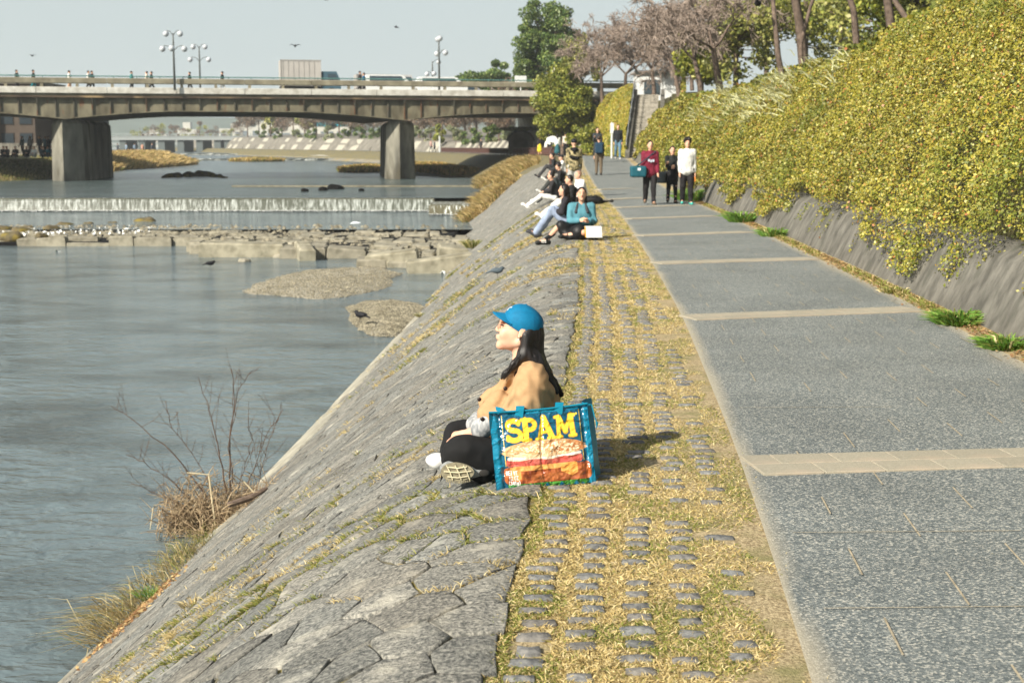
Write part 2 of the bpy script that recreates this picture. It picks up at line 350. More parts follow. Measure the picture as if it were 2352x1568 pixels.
# path of exposed aggregate
M_path = bpy.data.materials.new('aggregate_paving'); M_path.use_nodes = True
def path_nodes(m):
    nt = m.node_tree; N = nt.nodes; L = nt.links; b = N['Principled BSDF']; b.inputs['Roughness'].default_value = .75; b.inputs['Specular IOR Level'].default_value = .35
    tc = N.new('ShaderNodeTexCoord'); co = tc.outputs['Object']
    v = N.new('ShaderNodeTexVoronoi'); v.inputs['Scale'].default_value = 125; L.new(co, v.inputs[0])
    r = N.new('ShaderNodeValToRGB'); e = r.color_ramp.elements; e[0].position = .1; e[0].color = C(80, 87, 88); e[1].position = .95; e[1].color = C(176, 174, 164)
    q = e.new(.45); q.color = C(102, 108, 108); q = e.new(.75); q.color = C(126, 131, 129)
    s = N.new('ShaderNodeSeparateColor'); L.new(v.outputs['Color'], s.inputs[0]); L.new(s.outputs[0], r.inputs[0])
    n = N.new('ShaderNodeTexNoise'); n.inputs['Scale'].default_value = .9; n.inputs['Detail'].default_value = 5; L.new(co, n.inputs[0])
    rr = N.new('ShaderNodeMapRange'); rr.inputs[1].default_value = .3; rr.inputs[2].default_value = .7; rr.inputs[3].default_value = .86; rr.inputs[4].default_value = 1.14; L.new(n.outputs[0], rr.inputs[0])
    x = N.new('ShaderNodeMix'); x.data_type = 'RGBA'; x.blend_type = 'MULTIPLY'; x.inputs[0].default_value = 1; cc = N.new('ShaderNodeCombineColor')
    for k in range(3): L.new(rr.outputs[0], cc.inputs[k])
    L.new(r.outputs[0], x.inputs[6]); L.new(cc.outputs[0], x.inputs[7]); at = N.new('ShaderNodeAttribute'); at.attribute_name = 'tint'
    x2 = N.new('ShaderNodeMix'); x2.data_type = 'RGBA'; x2.blend_type = 'MIX'; L.new(at.outputs['Fac'], x2.inputs[0]); L.new(x.outputs[2], x2.inputs[6]); x2.inputs[7].default_value = C(178, 168, 146)
    L.new(x2.outputs[2], b.inputs['Base Color']); bm = N.new('ShaderNodeBump'); bm.inputs['Strength'].default_value = .6; bm.inputs['Distance'].default_value = .004
    L.new(v.outputs['Distance'], bm.inputs['Height']); L.new(bm.outputs[0], b.inputs['Normal'])
path_nodes(M_path)
pv, pf, pc = [], [], []
US = np.array([0, .04, .1, .2, .4, .8, 1.4, 1.9, 2.15, 2.3, 2.45])
YP = np.concatenate([np.arange(2, 30, .15), np.arange(30, 130, .5), np.arange(130, 480, 4)])
for Y in YP:
    for u in US:
        w = u * PW(Y) / 2.45; x = XL(Y) + w; pv.append((x, Y, ZR(Y) + .004 * math.sin(math.pi * w / 2.5)))
        e = max(0, 1 - u / (.03 + .09 * vnoise(np.array([[x, Y, 0.]]), 1.6, 3)[0])) + .9 * max(0, 1 - (2.45 - u) / (.05 + .18 * vnoise(np.array([[x, Y, 9.]]), 1.2, 4)[0])); pc.append([min(1, e * .8)] * 3)
i = (np.arange(len(YP) - 1)[:, None] * len(US) + np.arange(len(US) - 1)[None]).ravel(); n_ = len(US)
path = tag(make('path', pv, np.stack([i, i + 1, i + n_ + 1, i + n_], 1), M_path, smooth=True, col=pc), kind='structure')
verge = tag(sheet('verge', np.arange(2, 80, .5), lambda Y: np.array([(XL(Y) + PW(Y) - .02, Y, ZR(Y) - .004), (XL(Y) + PW(Y) + .1, Y, ZR(Y) + .006), (XL(Y) + PW(Y) + .3, Y, ZR(Y) + .03)]), M_strip), kind='structure')
# pale seams in the paving
M_seam = mat('seam_grout', C(176, 164, 140), C(140, 130, 110), scale=20)
mb = MB()
for rr in range(7):
    u = .32 + rr * .33
    y = 3.6 + (rr % 2) * .45 + random.uniform(-.1, .1)
    while y < 24:
        x = XL(y) + u; l = random.uniform(.3, .42)
        if random.random() < .75: mb.add([(x - .004, y, .0085), (x + .004, y, .0085), (XL(y + l) + u + .004, y + l, .0085), (XL(y + l) + u - .004, y + l, .0085)], [(0, 1, 2, 3)])
        y += .92 + random.uniform(-.06, .06)
    if rr in (1, 4):
        pass
for yy in (4.9, 5.9, 8.8):
    mb.add([(XL(yy) + .12, yy, .0085), (XL(yy) + 1.1, yy + .03, .0085), (XL(yy) + 1.1, yy + .036, .0085), (XL(yy) + .12, yy + .006, .0085)], [(0, 1, 2, 3)])
tag(mb.out('paving_seams', M_seam, path), kind='stuff')
# bands of tan tiles set across the path: every tile a piece
M_tile = mat('tan_tile', C(162, 155, 138), C(146, 140, 124), scale=120, detail=2, rough=.8, c3=C(166, 154, 136), s3=2.5, var=.07, bump=.3, bscale=300, bdist=.002)
bands = [((1700, 1072), (2352, 1053)), ((1570, 731), (2110, 711)), ((1504, 605), (1890, 594)), ((1461, 542), (1725, 533)), ((1437, 503), (1654, 496)), ((1420, 477), (1571, 472)), ((1390, 459), (1500, 454)), ((1357, 423), (1472, 420)), ((1345, 395), (1460, 391))]
tile_me = None
for bi, (a, b) in enumerate(bands):
    z = 0.0
    for _ in range(4):
        A = P(*a, z); B = P(*b, z); z = float(ZR((A[1] + B[1]) / 2))
    zz = z; ux = (B - A)[:2] / np.linalg.norm((B - A)[:2]); uy = np.array([-ux[1], ux[0]]); ang = math.atan2(ux[1], ux[0])
    L0 = (XL(A[1]) - A[0]) + .05 ; st = A[:2] + ux * L0
    width = 2.45; n = int(width / .32) + 1
    for r_ in (0, 1):
        off = -.16 if r_ else 0; big = False
        for k in range(n + 1):
            w0 = off + k * .32; w1 = min(w0 + .314, width); w0 = max(w0, 0)
            if w1 - w0 < .05: continue
            c = st + ux * (w0 + w1) / 2 + uy * ((r_ - .5) * .214); hw = (w1 - w0) / 2
            mb = MB(); mb.box(-hw, hw, -.104, .104, -.03, .0125, bev=.002)
            o = mb.out('tile', M_tile, path); o.location = (c[0], c[1], zz + random.uniform(0, .0015)); o.rotation_euler = (0, 0, ang)

# ------------------------------------------------------------------ embankment stones (irregular diamond-laid masonry)
M_stone = mat('slope_stone', C(150, 148, 140), C(84, 85, 82), scale=60, detail=9, rough=.9, bump=1.0, bscale=45, bdist=.016, attr='tint', c3=C(160, 157, 146), s3=5.5, t3=(.54, .72), ramp=(.36, .62))
M_cobble = mat('cobble', C(130, 129, 126), C(90, 91, 92), scale=40, detail=5, rough=.9, bump=.7, bscale=60, bdist=.008, attr='tint')
def clip(poly, m, d):                        # keep points with (p-m).d <= 0
    out = []
    for i in range(len(poly)):
        a, b = poly[i], poly[(i + 1) % len(poly)]; da = (a[0] - m[0]) * d[0] + (a[1] - m[1]) * d[1]; db = (b[0] - m[0]) * d[0] + (b[1] - m[1]) * d[1]
        if da <= 0: out.append(a)
        if (da < 0) != (db < 0) and da != db: t = da / (da - db); out.append((a[0] + (b[0] - a[0]) * t, a[1] + (b[1] - a[1]) * t))
    return out
RS, RY = .222, .38; S_MAX = 4.75
pts = {}
Y0s, NI, NJ = 3.0, 22, 190
for i in range(-1, NI + 1):
    for j in range(NJ):
        pts[i, j] = ((i + .5) * RS + random.uniform(-.09, .09), Y0s + (j + (.5 if i % 2 else 0)) * RY + random.uniform(-.12, .12))
cells = []
for i in range(NI):
    for j in range(1, NJ - 1):
        c = pts[i, j]; poly = [(c[0] - .5, c[1] - .6), (c[0] + .5, c[1] - .6), (c[0] + .5, c[1] + .6), (c[0] - .5, c[1] + .6)]
        if i == 0: poly = clip(poly, (-.01 + .05 * vnoise(np.array([[c[1], 0, 0.]]), 3, 15)[0], c[1]), (-1, random.uniform(-.12, .12)))
        for di in (-2, -1, 0, 1, 2):
            for dj in (-2, -1, 0, 1, 2):
                if (di or dj) and (i + di, j + dj) in pts and not (i == 0 and di < 0):
                    q = pts[i + di, j + dj]; d = (q[0] - c[0], q[1] - c[1]); l = math.hypot(*d); g = .006
                    poly = clip(poly, ((c[0] + q[0]) / 2 - d[0] / l * g, (c[1] + q[1]) / 2 - d[1] / l * g), d)
                    if len(poly) < 3: break
        if len(poly) >= 3 and c[0] < S_MAX * (1.0 if c[1] < 60 else 1.0): cells.append((c, poly))
def stone_geo(c, poly, rise):
    cx = sum(p[0] for p in poly) / len(poly); cy = sum(p[1] for p in poly) / len(poly); n = len(poly)
    pp = []
    for k in range(n):                        # break long edges with a worn midpoint
        a, b = poly[k], poly[(k + 1) % n]; pp.append(a)
        if math.hypot(a[0] - b[0], a[1] - b[1]) > .12: pp.append(((a[0] + b[0]) / 2 + random.uniform(-.012, .012), (a[1] + b[1]) / 2 + random.uniform(-.012, .012)))
    n = len(pp); V = []; tx, ty = random.uniform(-.02, .02), random.uniform(-.018, .018)
    for sc, h in ((1.0, -.05), (.99, rise * .35), (.95, rise * .9), (.5, rise)):
        for (x, y) in pp:
            s = cx + (x - cx) * sc; yy = cy + (y - cy) * sc; hh = h + (0 if h < -.05 else (s - cx) * tx + (yy - cy) * ty + random.uniform(-.005, .006)); V.append(slope_pt(s, yy, hh))
    V.append(slope_pt(cx, cy, rise + random.uniform(-.004, .01))); Fs = []
    for l in range(3):
        for k in range(n): Fs.append((l * n + k, l * n + (k + 1) % n, (l + 1) * n + (k + 1) % n, (l + 1) * n + k))
    for k in range(n): Fs.append((3 * n + k, 3 * n + (k + 1) % n, 4 * n))
    return V, [f[::-1] for f in Fs] if False else Fs
cells = [c for c in cells if c[0][1] < 110]
def vis(c):                                  # inside the view?
    p = slope_pt(*c); d = (p[1]) * cp - (p[2] - CAM_H) * sp_; return d > 3 and abs(p[0] / d) < .375 and abs(((p[2] - CAM_H) * cp + p[1] * sp_) / d) < .26
def size(c): p = slope_pt(*c); nrm = np.array([-.5, 0, .8]); v = np.array([0, 0, CAM_H]) - p; l = np.linalg.norm(v); return max(.05, float(v @ nrm) / l) / l ** 2
cells.sort(key=lambda q: (not vis(q[0]), -size(q[0])))
bV, bF, bC = [], [], []
for idx, (c, poly) in enumerate(cells):
    V, Fs = stone_geo(c, poly, random.uniform(.001, .008)); g = random.gauss(1, .1); w = random.uniform(-.03, .04)
    if random.random() < .03: g *= 1.2
    colr = [g * (1 + w), g, g * (1 - w)]
    if idx < 290: make('stone', V, Fs, M_stone, bank, smooth=True, col=[colr] * len(V))
    else:
        b0 = len(bV); bV += list(V); bF += [tuple(q + b0 for q in f) for f in Fs]; bC += [colr] * len(V)
tag(make('far_stones', bV, bF, M_stone, bank, smooth=True, col=bC), kind='stuff')
# big pale boulder-like patches and the pale toe kerb
M_toe = mat('toe_concrete', C(176, 172, 156), C(140, 135, 122), scale=6, rough=.85, bump=.5, bscale=25)
def toe_row(Y):
    s = 3.86 + .05 * vnoise(np.array([[Y * .5, 0, 0]]), 1, 5)[0]; e = .06 * vnoise(np.array([[Y, 3, 0]]), 1.3, 6)[0]
    wd = .1 + (.34 if 14 < Y < 33 and vnoise(np.array([[Y, 5, 0.]]), .8, 14)[0] > .36 else .0) * (.5 + fbm(np.array([[Y, 1, 0.]]), .6, 9)[0]); return np.array([slope_pt(s - wd, Y, -.01), slope_pt(s - wd + .03, Y, .03), slope_pt(s + .12 + e, Y, .05), slope_pt(s + .2 + e, Y, -.5)])
tag(sheet('toe_kerb', np.arange(8.5, 46, .4), toe_row, M_toe), kind='structure')

# ------------------------------------------------------------------ cobbles in the strip
cob = []
for ci in range(5):
    y = 3.5 + random.uniform(0, .1)
    while y < 64:
        y += random.uniform(.115, .145)
        pr = (.93, .9, .86, .74, .42)[ci] * (1 if y < 25 else .9)
        if fbm(np.array([[ci * .5, y * .8, 0.]]), 1.0, 12)[0] > .66: pr *= .3
        if random.random() < pr: cob.append((-.905 + ci * .18 + random.uniform(-.022, .022), y, random.uniform(.042, .064), random.uniform(.022, .036), random.uniform(-.09, .09)))
def cobble_geo(u, y, hx, hy, a):
    V = []; x0 = XL(y) + u; z0 = ZR(y)
    base = [(-1, -.8), (-.9, -1), (.1, -1.03), (.9, -1), (1, -.78), (1, .8), (.9, 1), (-.1, 1.03), (-.9, .98), (-1, .8)]
    base = [(p * (1 + random.uniform(-.08, .08)), q * (1 + random.uniform(-.1, .1))) for p, q in base]; n = 10
    for sc, h in ((1, -.05), (.98, -.002), (.88, .004)):
        for p, q in base:
            p2, q2 = p * hx * sc, q * hy * sc; V.append((x0 + p2 * math.cos(a) - q2 * math.sin(a), y + p2 * math.sin(a) + q2 * math.cos(a), z0 - .004 + h * .8 + random.uniform(-.004, .003)))
    V.append((x0, y, z0 + .006)); Fs = []
    for l in range(2):
        for k in range(n): Fs.append((l * n + k, l * n + (k + 1) % n, (l + 1) * n + (k + 1) % n, (l + 1) * n + k))
    return V, Fs + [(2 * n + k, 2 * n + (k + 1) % n, 3 * n) for k in range(n)]
cob.sort(key=lambda c: (c[1] < 4.1, c[1])); bV, bF, bC = [], [], []
for idx, c in enumerate(cob):
    V, Fs = cobble_geo(*c); g = random.gauss(1, .1); w = random.uniform(-.03, .06); colr = [g * (1 + w), g, g * (1 - w)]
    if idx < 290: make('cobble', V, Fs, M_cobble, strip, smooth=True, col=[colr] * len(V))
    else: b0 = len(bV); bV += V; bF += [tuple(q + b0 for q in f) for f in Fs]; bC += [colr] * len(V)
tag(make('far_cobbles', bV, bF, M_cobble, strip, smooth=True, col=bC), kind='stuff')

# ------------------------------------------------------------------ grass in strip and joints
M_grass = mat('grass_blade', (1, 1, 1, 1), None, rough=.7, attr='tint', trans=.25)
GOLD = np.array([C(208, 188, 132)[:3], C(188, 166, 110)[:3], C(220, 204, 156)[:3], C(166, 148, 104)[:3]])
FRESH = np.array([C(116, 156, 62)[:3], C(96, 138, 54)[:3], C(138, 168, 80)[:3]])
GREEN = np.array([C(128, 134, 62)[:3], C(108, 120, 52)[:3], C(148, 148, 76)[:3]])
def gcols(n, green): g = np.where((rng.random(n) < green)[:, None], GREEN[rng.integers(0, 3, n)], GOLD[rng.integers(0, 4, n)]); return g * rng.uniform(.75, 1.2, (n, 1))
# strip grass: kept off the cobble tops
N_ = 400000; yy = 3.6 + 56 * rng.random(N_) ** 2.7; uu = rng.uniform(-1.02, .05, N_); uu[:26000] = rng.normal(-.98, .035, 26000)
dens = fbm(np.stack([uu * 2, yy, 0 * yy], 1), 2.2, 20); keep = dens + rng.normal(0, .035, N_) > .27 + .2 * np.clip((uu + .45) / .4, 0, 1) * (vnoise(np.stack([uu, yy, yy * 0], 1), 1.5, 31) > .45)
keep &= ~((uu > -.02) & (rng.random(N_) < .75))
ca = np.array([(c[0], c[1], c[2], c[3]) for c in cob]); order = np.argsort(ca[:, 1]); ca = ca[order]
j0 = np.searchsorted(ca[:, 1], yy); on = np.zeros(N_, bool)
for dj in range(-7, 7):
    jj = np.clip(j0 + dj, 0, len(ca) - 1); on |= (np.abs(uu - ca[jj, 0]) < ca[jj, 2] * .82) & (np.abs(yy - ca[jj, 1]) < ca[jj, 3] * .7)
keep &= ~on | (rng.random(N_) < .1); uu, yy = uu[keep], yy[keep]; n = len(uu)
grn = vnoise(np.stack([uu * 1.5, yy, yy * 0 + 3], 1), 3.0, 40); g2 = np.where((grn > .6 - .12 * (uu > -.35)) | ((np.abs(uu + .96) < .09) & (grn > .38)), .5, .08)
cl = np.where((rng.random(n) < g2)[:, None], GREEN[rng.integers(0, 3, n)], GOLD[rng.integers(0, 4, n)]) * rng.uniform(.75, 1.2, (n, 1))
B = np.stack([XL(yy) + uu, yy, ZR(yy) - .012], 1); D = np.stack([rng.normal(0, 1, n), rng.normal(0, 1, n), rng.uniform(.25, 1.0, n)], 1)
sc = 1 + np.clip(yy - 10, 0, 30) * .05
tag(blades('strip_grass', B, D, rng.uniform(.013, .036, n) * np.sqrt(sc), .0021 * sc, cl, M_grass, bend=.35), kind='stuff')
# grass and moss tufts in the stone joints: sit on cell corners
jb = []
for (c, poly) in cells:
    if c[1] > 42: continue
    for k in range(len(poly)):
        a, b = poly[k], poly[(k + 1) % len(poly)]; mx_, my_ = (a[0] + b[0]) / 2, (a[1] + b[1]) / 2
        w = vnoise(np.array([[mx_, my_, 0.]]), .9, 50)[0] + .5 * vnoise(np.array([[mx_, my_, 0.]]), 4.0, 51)[0] - .07 * min(mx_, 3) - (.1 if c[1] > 10 else -.03)
        if w > .74: 
            for _ in range(int((22 if c[1] < 9 else 8) + (110 if c[1] < 9 else 45) * (w - .74))): t = random.random(); jb.append((a[0] + (b[0] - a[0]) * t + random.gauss(0, .008), a[1] + (b[1] - a[1]) * t + random.gauss(0, .008), 0.0, w))
jb = np.array(jb); n = len(jb); Bp = np.stack([XL(jb[:, 1]) - 1 - jb[:, 0], jb[:, 1], ZR(jb[:, 1]) + prof(jb[:, 0] * GG(jb[:, 1])) - .008], 1)
D = np.stack([rng.normal(-.3, .8, n), rng.normal(0, .8, n), rng.uniform(.3, 1, n)], 1); far = np.clip(jb[:, 1] / 9, 1, 4)
grn = vnoise(Bp, 1.3, 60) > .5
cl = np.where((grn & (rng.random(n) < .7))[:, None], GREEN[rng.integers(0, 3, n)], GOLD[rng.integers(0, 4, n)]) * rng.uniform(.7, 1.15, (n, 1))
tag(blades('joint_grass', Bp, D, rng.uniform(.025, .06, n) * np.sqrt(far), .0022 * far, cl, M_grass, bend=.4), kind='stuff')
def tuft(name, loc, n, L, spread, green, w=.003, up=1.0, lean=(0, 0), label=None, cat='grass tuft', bend=.6, group=None):
    a = rng.uniform(0, 6.28, n); r = spread * np.sqrt(rng.random(n)); B = np.stack([np.cos(a) * r, np.sin(a) * r, 0 * a - .02], 1)
    D = np.stack([np.cos(a) * r / spread * .8 + lean[0] + rng.normal(0, .2, n), np.sin(a) * r / spread * .8 + lean[1] + rng.normal(0, .2, n), up * rng.uniform(.5, 1.1, n)], 1)
    cc = gcols(n, green)
    if green > .8: k = rng.random(n) < .8; cc[k] = FRESH[rng.integers(0, 3, int(k.sum()))] * rng.uniform(.8, 1.15, (int(k.sum()), 1))
    o = blades(name, B, D, rng.uniform(.5, 1.1, n) * L, w, cc, M_grass, bend=bend); o.location = tuple(loc); tag(o, label, cat, group); return o
# ------------------------------------------------------------------ retaining wall, ivy bank, hilltop on the right
M_wall = mat('retaining_concrete', C(122, 119, 111), C(84, 82, 76), scale=4, detail=7, rough=.9, bump=.7, bscale=14, bdist=.02, c3=C(84, 84, 76), s3=2.2, t3=(.55, .72), stretch=(1.3, 1.3, .6))
M_hill = mat('hill_soil', C(84, 80, 48), C(60, 58, 34), scale=1.2, bump=.8, bscale=6, bdist=.1)
YW = np.concatenate([np.arange(2, 60, .6), np.arange(60, 79, 1)])
XRt = lambda Y: XL(Y) + PW(Y) + .18
BW = tab([(0, 2.5), (58, 2.4), (74, 1.25), (480, 1.25)], 4)
HB = tab([(0, 3.95), (24, 3.8), (32, 3.4), (45, 3.25), (55, 3.15), (66, 2.95), (74, 2.4), (80, 2.4), (95, 5.2), (110, 5.7), (480, 5.7)], 5)
def wall_row(Y):
    a = .03 * (vnoise(np.array([[Y, 0, 0.]]), .5, 70)[0] - .5); z = ZR(Y)
    return np.array([(XRt(Y) + .03 + a, Y, z - .2), (XRt(Y) + .05 + a, Y, z + .02), (XRt(Y) + .17 + a, Y, z + .28), (XRt(Y) + .33 + a, Y, z + .6), (XRt(Y) + .5, Y, z + .72), (XRt(Y) + .8, Y, z + .7)])
tag(sheet('retaining_wall', YW, wall_row, M_wall, smooth=False), 'sloped grey concrete retaining wall along the right edge of the path', 'wall')
def bank_pt(Y, q):                            # q 0..1 up the ivy bank
    w = .35 + q * BW(Y); z = ZR(Y) + .55 + (HB(Y) - .55) * (q ** .85); return np.stack([XRt(Y) + w, Y, z], -1)
YB = np.arange(2, 75.5, 1.0)
def hill_row(Y):
    return np.concatenate([[bank_pt(Y, q) - np.array([-.25, 0, .12]) for q in np.linspace(0, 1, 8)], [(XRt(Y) + 3.6, Y, ZR(Y) + HB(Y)), (XRt(Y) + 6, Y, ZR(Y) + HB(Y) + .15), (XRt(Y) + 14, Y, HB(Y) + .9), (XRt(Y) + 40, Y, 6.5), (XRt(Y) + 160, Y, 7)]])
tag(sheet('hillside', YB, hill_row, M_hill), kind='structure')
# hillside round the stairs and behind, out to the bridge abutment
EX = tab([(80, 8.2), (84, 8.4), (92, 8.8), (100, 9), (480, 9)], 1)
def hill2(Y):
    xs_ = 8.55 + max(0, min(Y - 80.5, 14)) * .117
    return np.array([(xs_, Y, ZR(Y) - .3), (xs_ + .3, Y, ZR(Y) + .3 + max(0, min(Y - 78, 12)) * .3), (xs_ + 1.0, Y, ZR(Y) + 1.6 + max(0, min(Y - 78, 12)) * .2), (13, Y, 4.9), (40, Y, 6.2), (170, Y, 6.6)])
def hill2_old(Y):
    x0 = XRt(Y) + .35 if Y > 92 else 8.5
    return np.array([(8.55, Y, ZR(Y) - .3), (8.9, Y, ZR(Y) + 1.2), (9.6, Y, 4.6), (12, Y, 5.2), (40, Y, 6.2), (170, Y, 6.6)])
tag(sheet('hillside', np.arange(75.4, 125, 1.2), hill2, M_hill), kind='structure')
def ridge_pt(Y, v):
    xl = XRt(Y) + .15; xr = 6.4 + np.clip(Y - 80.5, 0, 14) * .117; z1 = 1.35 + np.minimum((Y - 81) * .29, 4.0); x = xl + v * (xr - xl); z = ZR(Y) - .1 + (z1 - ZR(Y) + .1) * np.interp(v, [0, .1, .4, .75, 1], [0, .25, .7, .96, 1]); return np.stack([x, Y + 0 * x, z], -1)
def hill3(Y):
    a = [ridge_pt(Y, v) for v in (0, .1, .4, .75, 1)]; return np.array(a + [a[-1] + [.02, 0, -3.5]])
def hill3_old(Y):
    t = (Y - 81) / 34; xl = XRt(Y) + .15; xr = 6.4 + (Y - 80.5) * .117; z1 = 1.2 + min((Y - 81) * .42, 4.4); m_ = min(xl + 1.4, xr - .2)
    return np.array([(xl, Y, ZR(Y) - .2), (xl + .1 * (xr - xl), Y, ZR(Y) + .35 + (z1 - .9) * .3), (xl + .4 * (xr - xl), Y, ZR(Y) + .4 + (z1 - .9) * .75), (xl + .75 * (xr - xl), Y, z1 - .05), (xr, Y, z1), (xr + .02, Y, ZR(Y) - .3)])
tag(sheet('hillside', np.concatenate([np.arange(81, 92, .7), np.arange(92, 119, 1.5)]), hill3, M_hill), kind='structure')

# ivy: leaf masses
M_ivy = mat('ivy_leaf', (1, 1, 1, 1), None, rough=.45, spec=.4, attr='tint', trans=.22)
IVY = 1.08 * np.array([C(148, 138, 58)[:3], C(124, 120, 48)[:3], C(168, 158, 82)[:3], C(108, 114, 48)[:3], C(88, 98, 42)[:3], C(184, 178, 122)[:3], C(168, 134, 76)[:3], C(164, 104, 76)[:3]])
PW_ = np.array([.25, .22, .14, .16, .1, .06, .05, .02])
def ivy_cols(n, Pn, green=0.0):
    ci = rng.choice(8, n, p=PW_); c = IVY[ci].copy(); v = vnoise(Pn, .8, 80); m_ = (rng.random(n) < np.clip((v - .55) * 3 + green, 0, .85)); k = int(m_.sum())
    c[m_] = GREEN[rng.integers(0, 3, k)] * .9; w = vnoise(Pn, .45, 83)[:, None]; c = c * np.array([1.0, 1, .74]) * (.82 + .42 * w) * rng.uniform(.82, 1.14, (n, 1)); return c
N_ = 520000; y = 7 + 68 * rng.random(N_) ** 1.55; q = rng.random(N_) ** 1.05 * 1.12 - .1
hang = .055 + .11 * (vnoise(np.stack([y, y * 0, y * 0], 1), .55, 81) - .5) * 2 + .08 * (vnoise(np.stack([y, y * 0, y * 0], 1), 2.2, 82) - .5) * 2 + np.clip((19 - y) / 9, 0, 1) * .055
q = q - .0; ok = q > -hang + .03 + 0 * y; y, q = y[ok], q[ok]; n = len(y)
qq = np.clip(q, 0, 1); Bp = bank_pt(y, qq); dn = np.minimum(q, 0); Bp[:, 2] += dn * 5.0 * .8; Bp[:, 0] += dn * 5 * .5
bul = .02 + .42 * fbm(np.stack([y * .9, q * 3.5, y * 0], 1), 1.3, 84) + .26 * vnoise(np.stack([y, q * 4, y * 0], 1), 4.0, 86); dep = rng.random(n) ** 1.6 * .26
nr = np.tile(np.array([-.82, -.1, .56]), (n, 1)); Bp = Bp + nr * (bul - dep)[:, None] * np.where(q < 0, .5, 1)[:, None] + rng.normal(0, .02, (n, 3))
sz = .034 * (1 + np.clip(y - 12, 0, 60) * .03)
tag(leafquads('ivy_cover', Bp, sz, ivy_cols(n, Bp), M_ivy, nrm=nr + np.array([0, 0, .25]), nb=.5), kind='stuff')
# loose runners hanging down the wall
vy = []
for _ in range(46):
    y0 = 7 + 30 * random.random() ** 1.3; L = random.uniform(.1, .45); k = int(L * 70)
    for j in range(k): f = j / k; w_ = .5 - f * L / .75; vy.append((XRt(y0) + .33 - f * L * .55 - .02 + random.gauss(0, .008), y0 + random.gauss(0, .03) + f * .05, .62 - f * L + random.gauss(0, .01)))
vy = np.array(vy); tag(leafquads('ivy_runners', vy, .036, ivy_cols(len(vy), vy), M_ivy), kind='stuff')
# second ivy ridge, stairs side and hilltop scrub
def scatter(n, fn): u, v = rng.random(n), rng.random(n); return fn(u, v)
def ridge(u, v):
    Y = 81 + u * 34; p = ridge_pt(Y, v); return p + np.array([-.1, -.15, .12]) + .22 * vnoise(p, 1.2, 90)[:, None] * np.array([-.6, -.6, .6])
    xl = XRt(Y) + .15; xr = 6.45 + np.clip(Y - 80.5, 0, 14) * .117; z1 = 1.2 + np.minimum((Y - 81) * .42, 4.4); x = xl + v * (xr - xl); z = ZR(Y) + (z1 - ZR(Y)) * np.clip(v * 1.5, 0, 1) ** .8
    return np.stack([x, Y, z + .15 + .25 * vnoise(np.stack([x, Y, z], 1), 1.2, 90)], 1)
Pr = scatter(26000, ridge); tag(leafquads('ivy_cover', Pr, .16, ivy_cols(len(Pr), Pr) * [1.05, 1.0, .8], M_ivy, nrm=np.tile([-.5, -.6, .6], (len(Pr), 1)), nb=.5), kind='stuff')
def right_side(u, v):
    Y = 75 + u * 20; x = 8.5 + np.clip(Y - 80.5, 0, 14) * .117 + v * 1.3; z = ZR(Y) + .1 + np.clip(v * 1.15, 0, 1) * (1.5 + np.clip(Y - 78, 0, 12) * .25); return np.stack([x - .1, Y, z + .3 * vnoise(np.stack([x, Y, z], 1), 1.4, 91)], 1)
Pr = scatter(9000, right_side); tag(leafquads('ivy_cover', Pr, .17, ivy_cols(len(Pr), Pr, .2), M_ivy), kind='stuff')
def top(u, v):
    Y = 12 + 62 * u ** .8; x = XRt(Y) + .25 + BW(Y) + v ** 1.3 * 9; h = .15 + .6 * fbm(np.stack([x, Y, x * 0], 1), .35, 92) ** 1.5; z = ZR(Y) + HB(Y) + .1 + v * .6 + h * rng.random(len(u)) ** .6
    return np.stack([x, Y, z], 1)
Pr = scatter(60000, top); tag(leafquads('hilltop_scrub', Pr, .13, ivy_cols(len(Pr), Pr, .45) * .85, M_ivy), kind='stuff')
# pale bamboo-grass sprays on the upper bank
Bs, Ds = [], []
for _ in range(34):
    y0 = random.uniform(30, 58); q0 = random.uniform(.45, 1.0); p = bank_pt(y0, q0) + [-.3, 0, .25]
    for _ in range(26): Bs.append(p + rng.normal(0, .18, 3)); Ds.append((random.gauss(-.5, .3), random.gauss(-.3, .5), random.uniform(.2, .8)))
Bs = np.array(Bs); cl = np.array(C(206, 206, 160)[:3]) * rng.uniform(.8, 1.15, (len(Bs), 1))
tag(blades('bamboo_grass', Bs, np.array(Ds), .4, .014, cl, M_grass, bend=.7), kind='stuff')

# ------------------------------------------------------------------ stairs
M_step = mat('stair_stone', C(168, 162, 150), C(124, 120, 110), scale=3, detail=5, rough=.9, bump=.4, bscale=20)
st = empty('stairway', (0, 0, 0)); tag(st, 'long stone stairway climbing the green bank behind the walkers', 'stairway')
ns = 24
for k in range(ns):
    y0 = 80.5 + k * .6; z0 = .86 + k * .165; mb = MB(); mb.box(6.6 + .07 * k, 8.1 + .064 * k, y0, y0 + .66, z0 - .3, z0 + .165, bev=.015); mb.out('step', M_step, st)
for x in (6.42, 8.22):
    mb = MB(); mb.prism([(x - .1, 80.2, .7), (x + 1.6, 95, 4.8), (x + 1.6, 95, 5.2), (x - .1, 80.2, 1.15)], (.24, 0, 0)); mb.out('side_kerb', M_wall, st)
M_steel = mat('galvanised_steel', C(168, 172, 172), C(140, 144, 146), scale=4, rough=.45, metal=.6)
mb = MB()
for k in range(6): y0 = 81 + k * 2.7; z0 = 1.1 + k * 2.7 * .275; mb.tube([(6.45 + k * .32, y0, z0), (6.45 + k * .32, y0, z0 + .85)], .025, 6)
mb.tube([(6.42, 80.6, 1.85), (8.1, 95, 5.85)], .03, 6); mb.out('handrail', M_steel, st)
mb = MB(); mb.box(9.0, 12.5, 104, 107, 4.6, 6.7); o = mb.out('kiosk', plain(C(222, 224, 222))); tag(o, 'small white kiosk at the head of the stone stairs', 'kiosk')
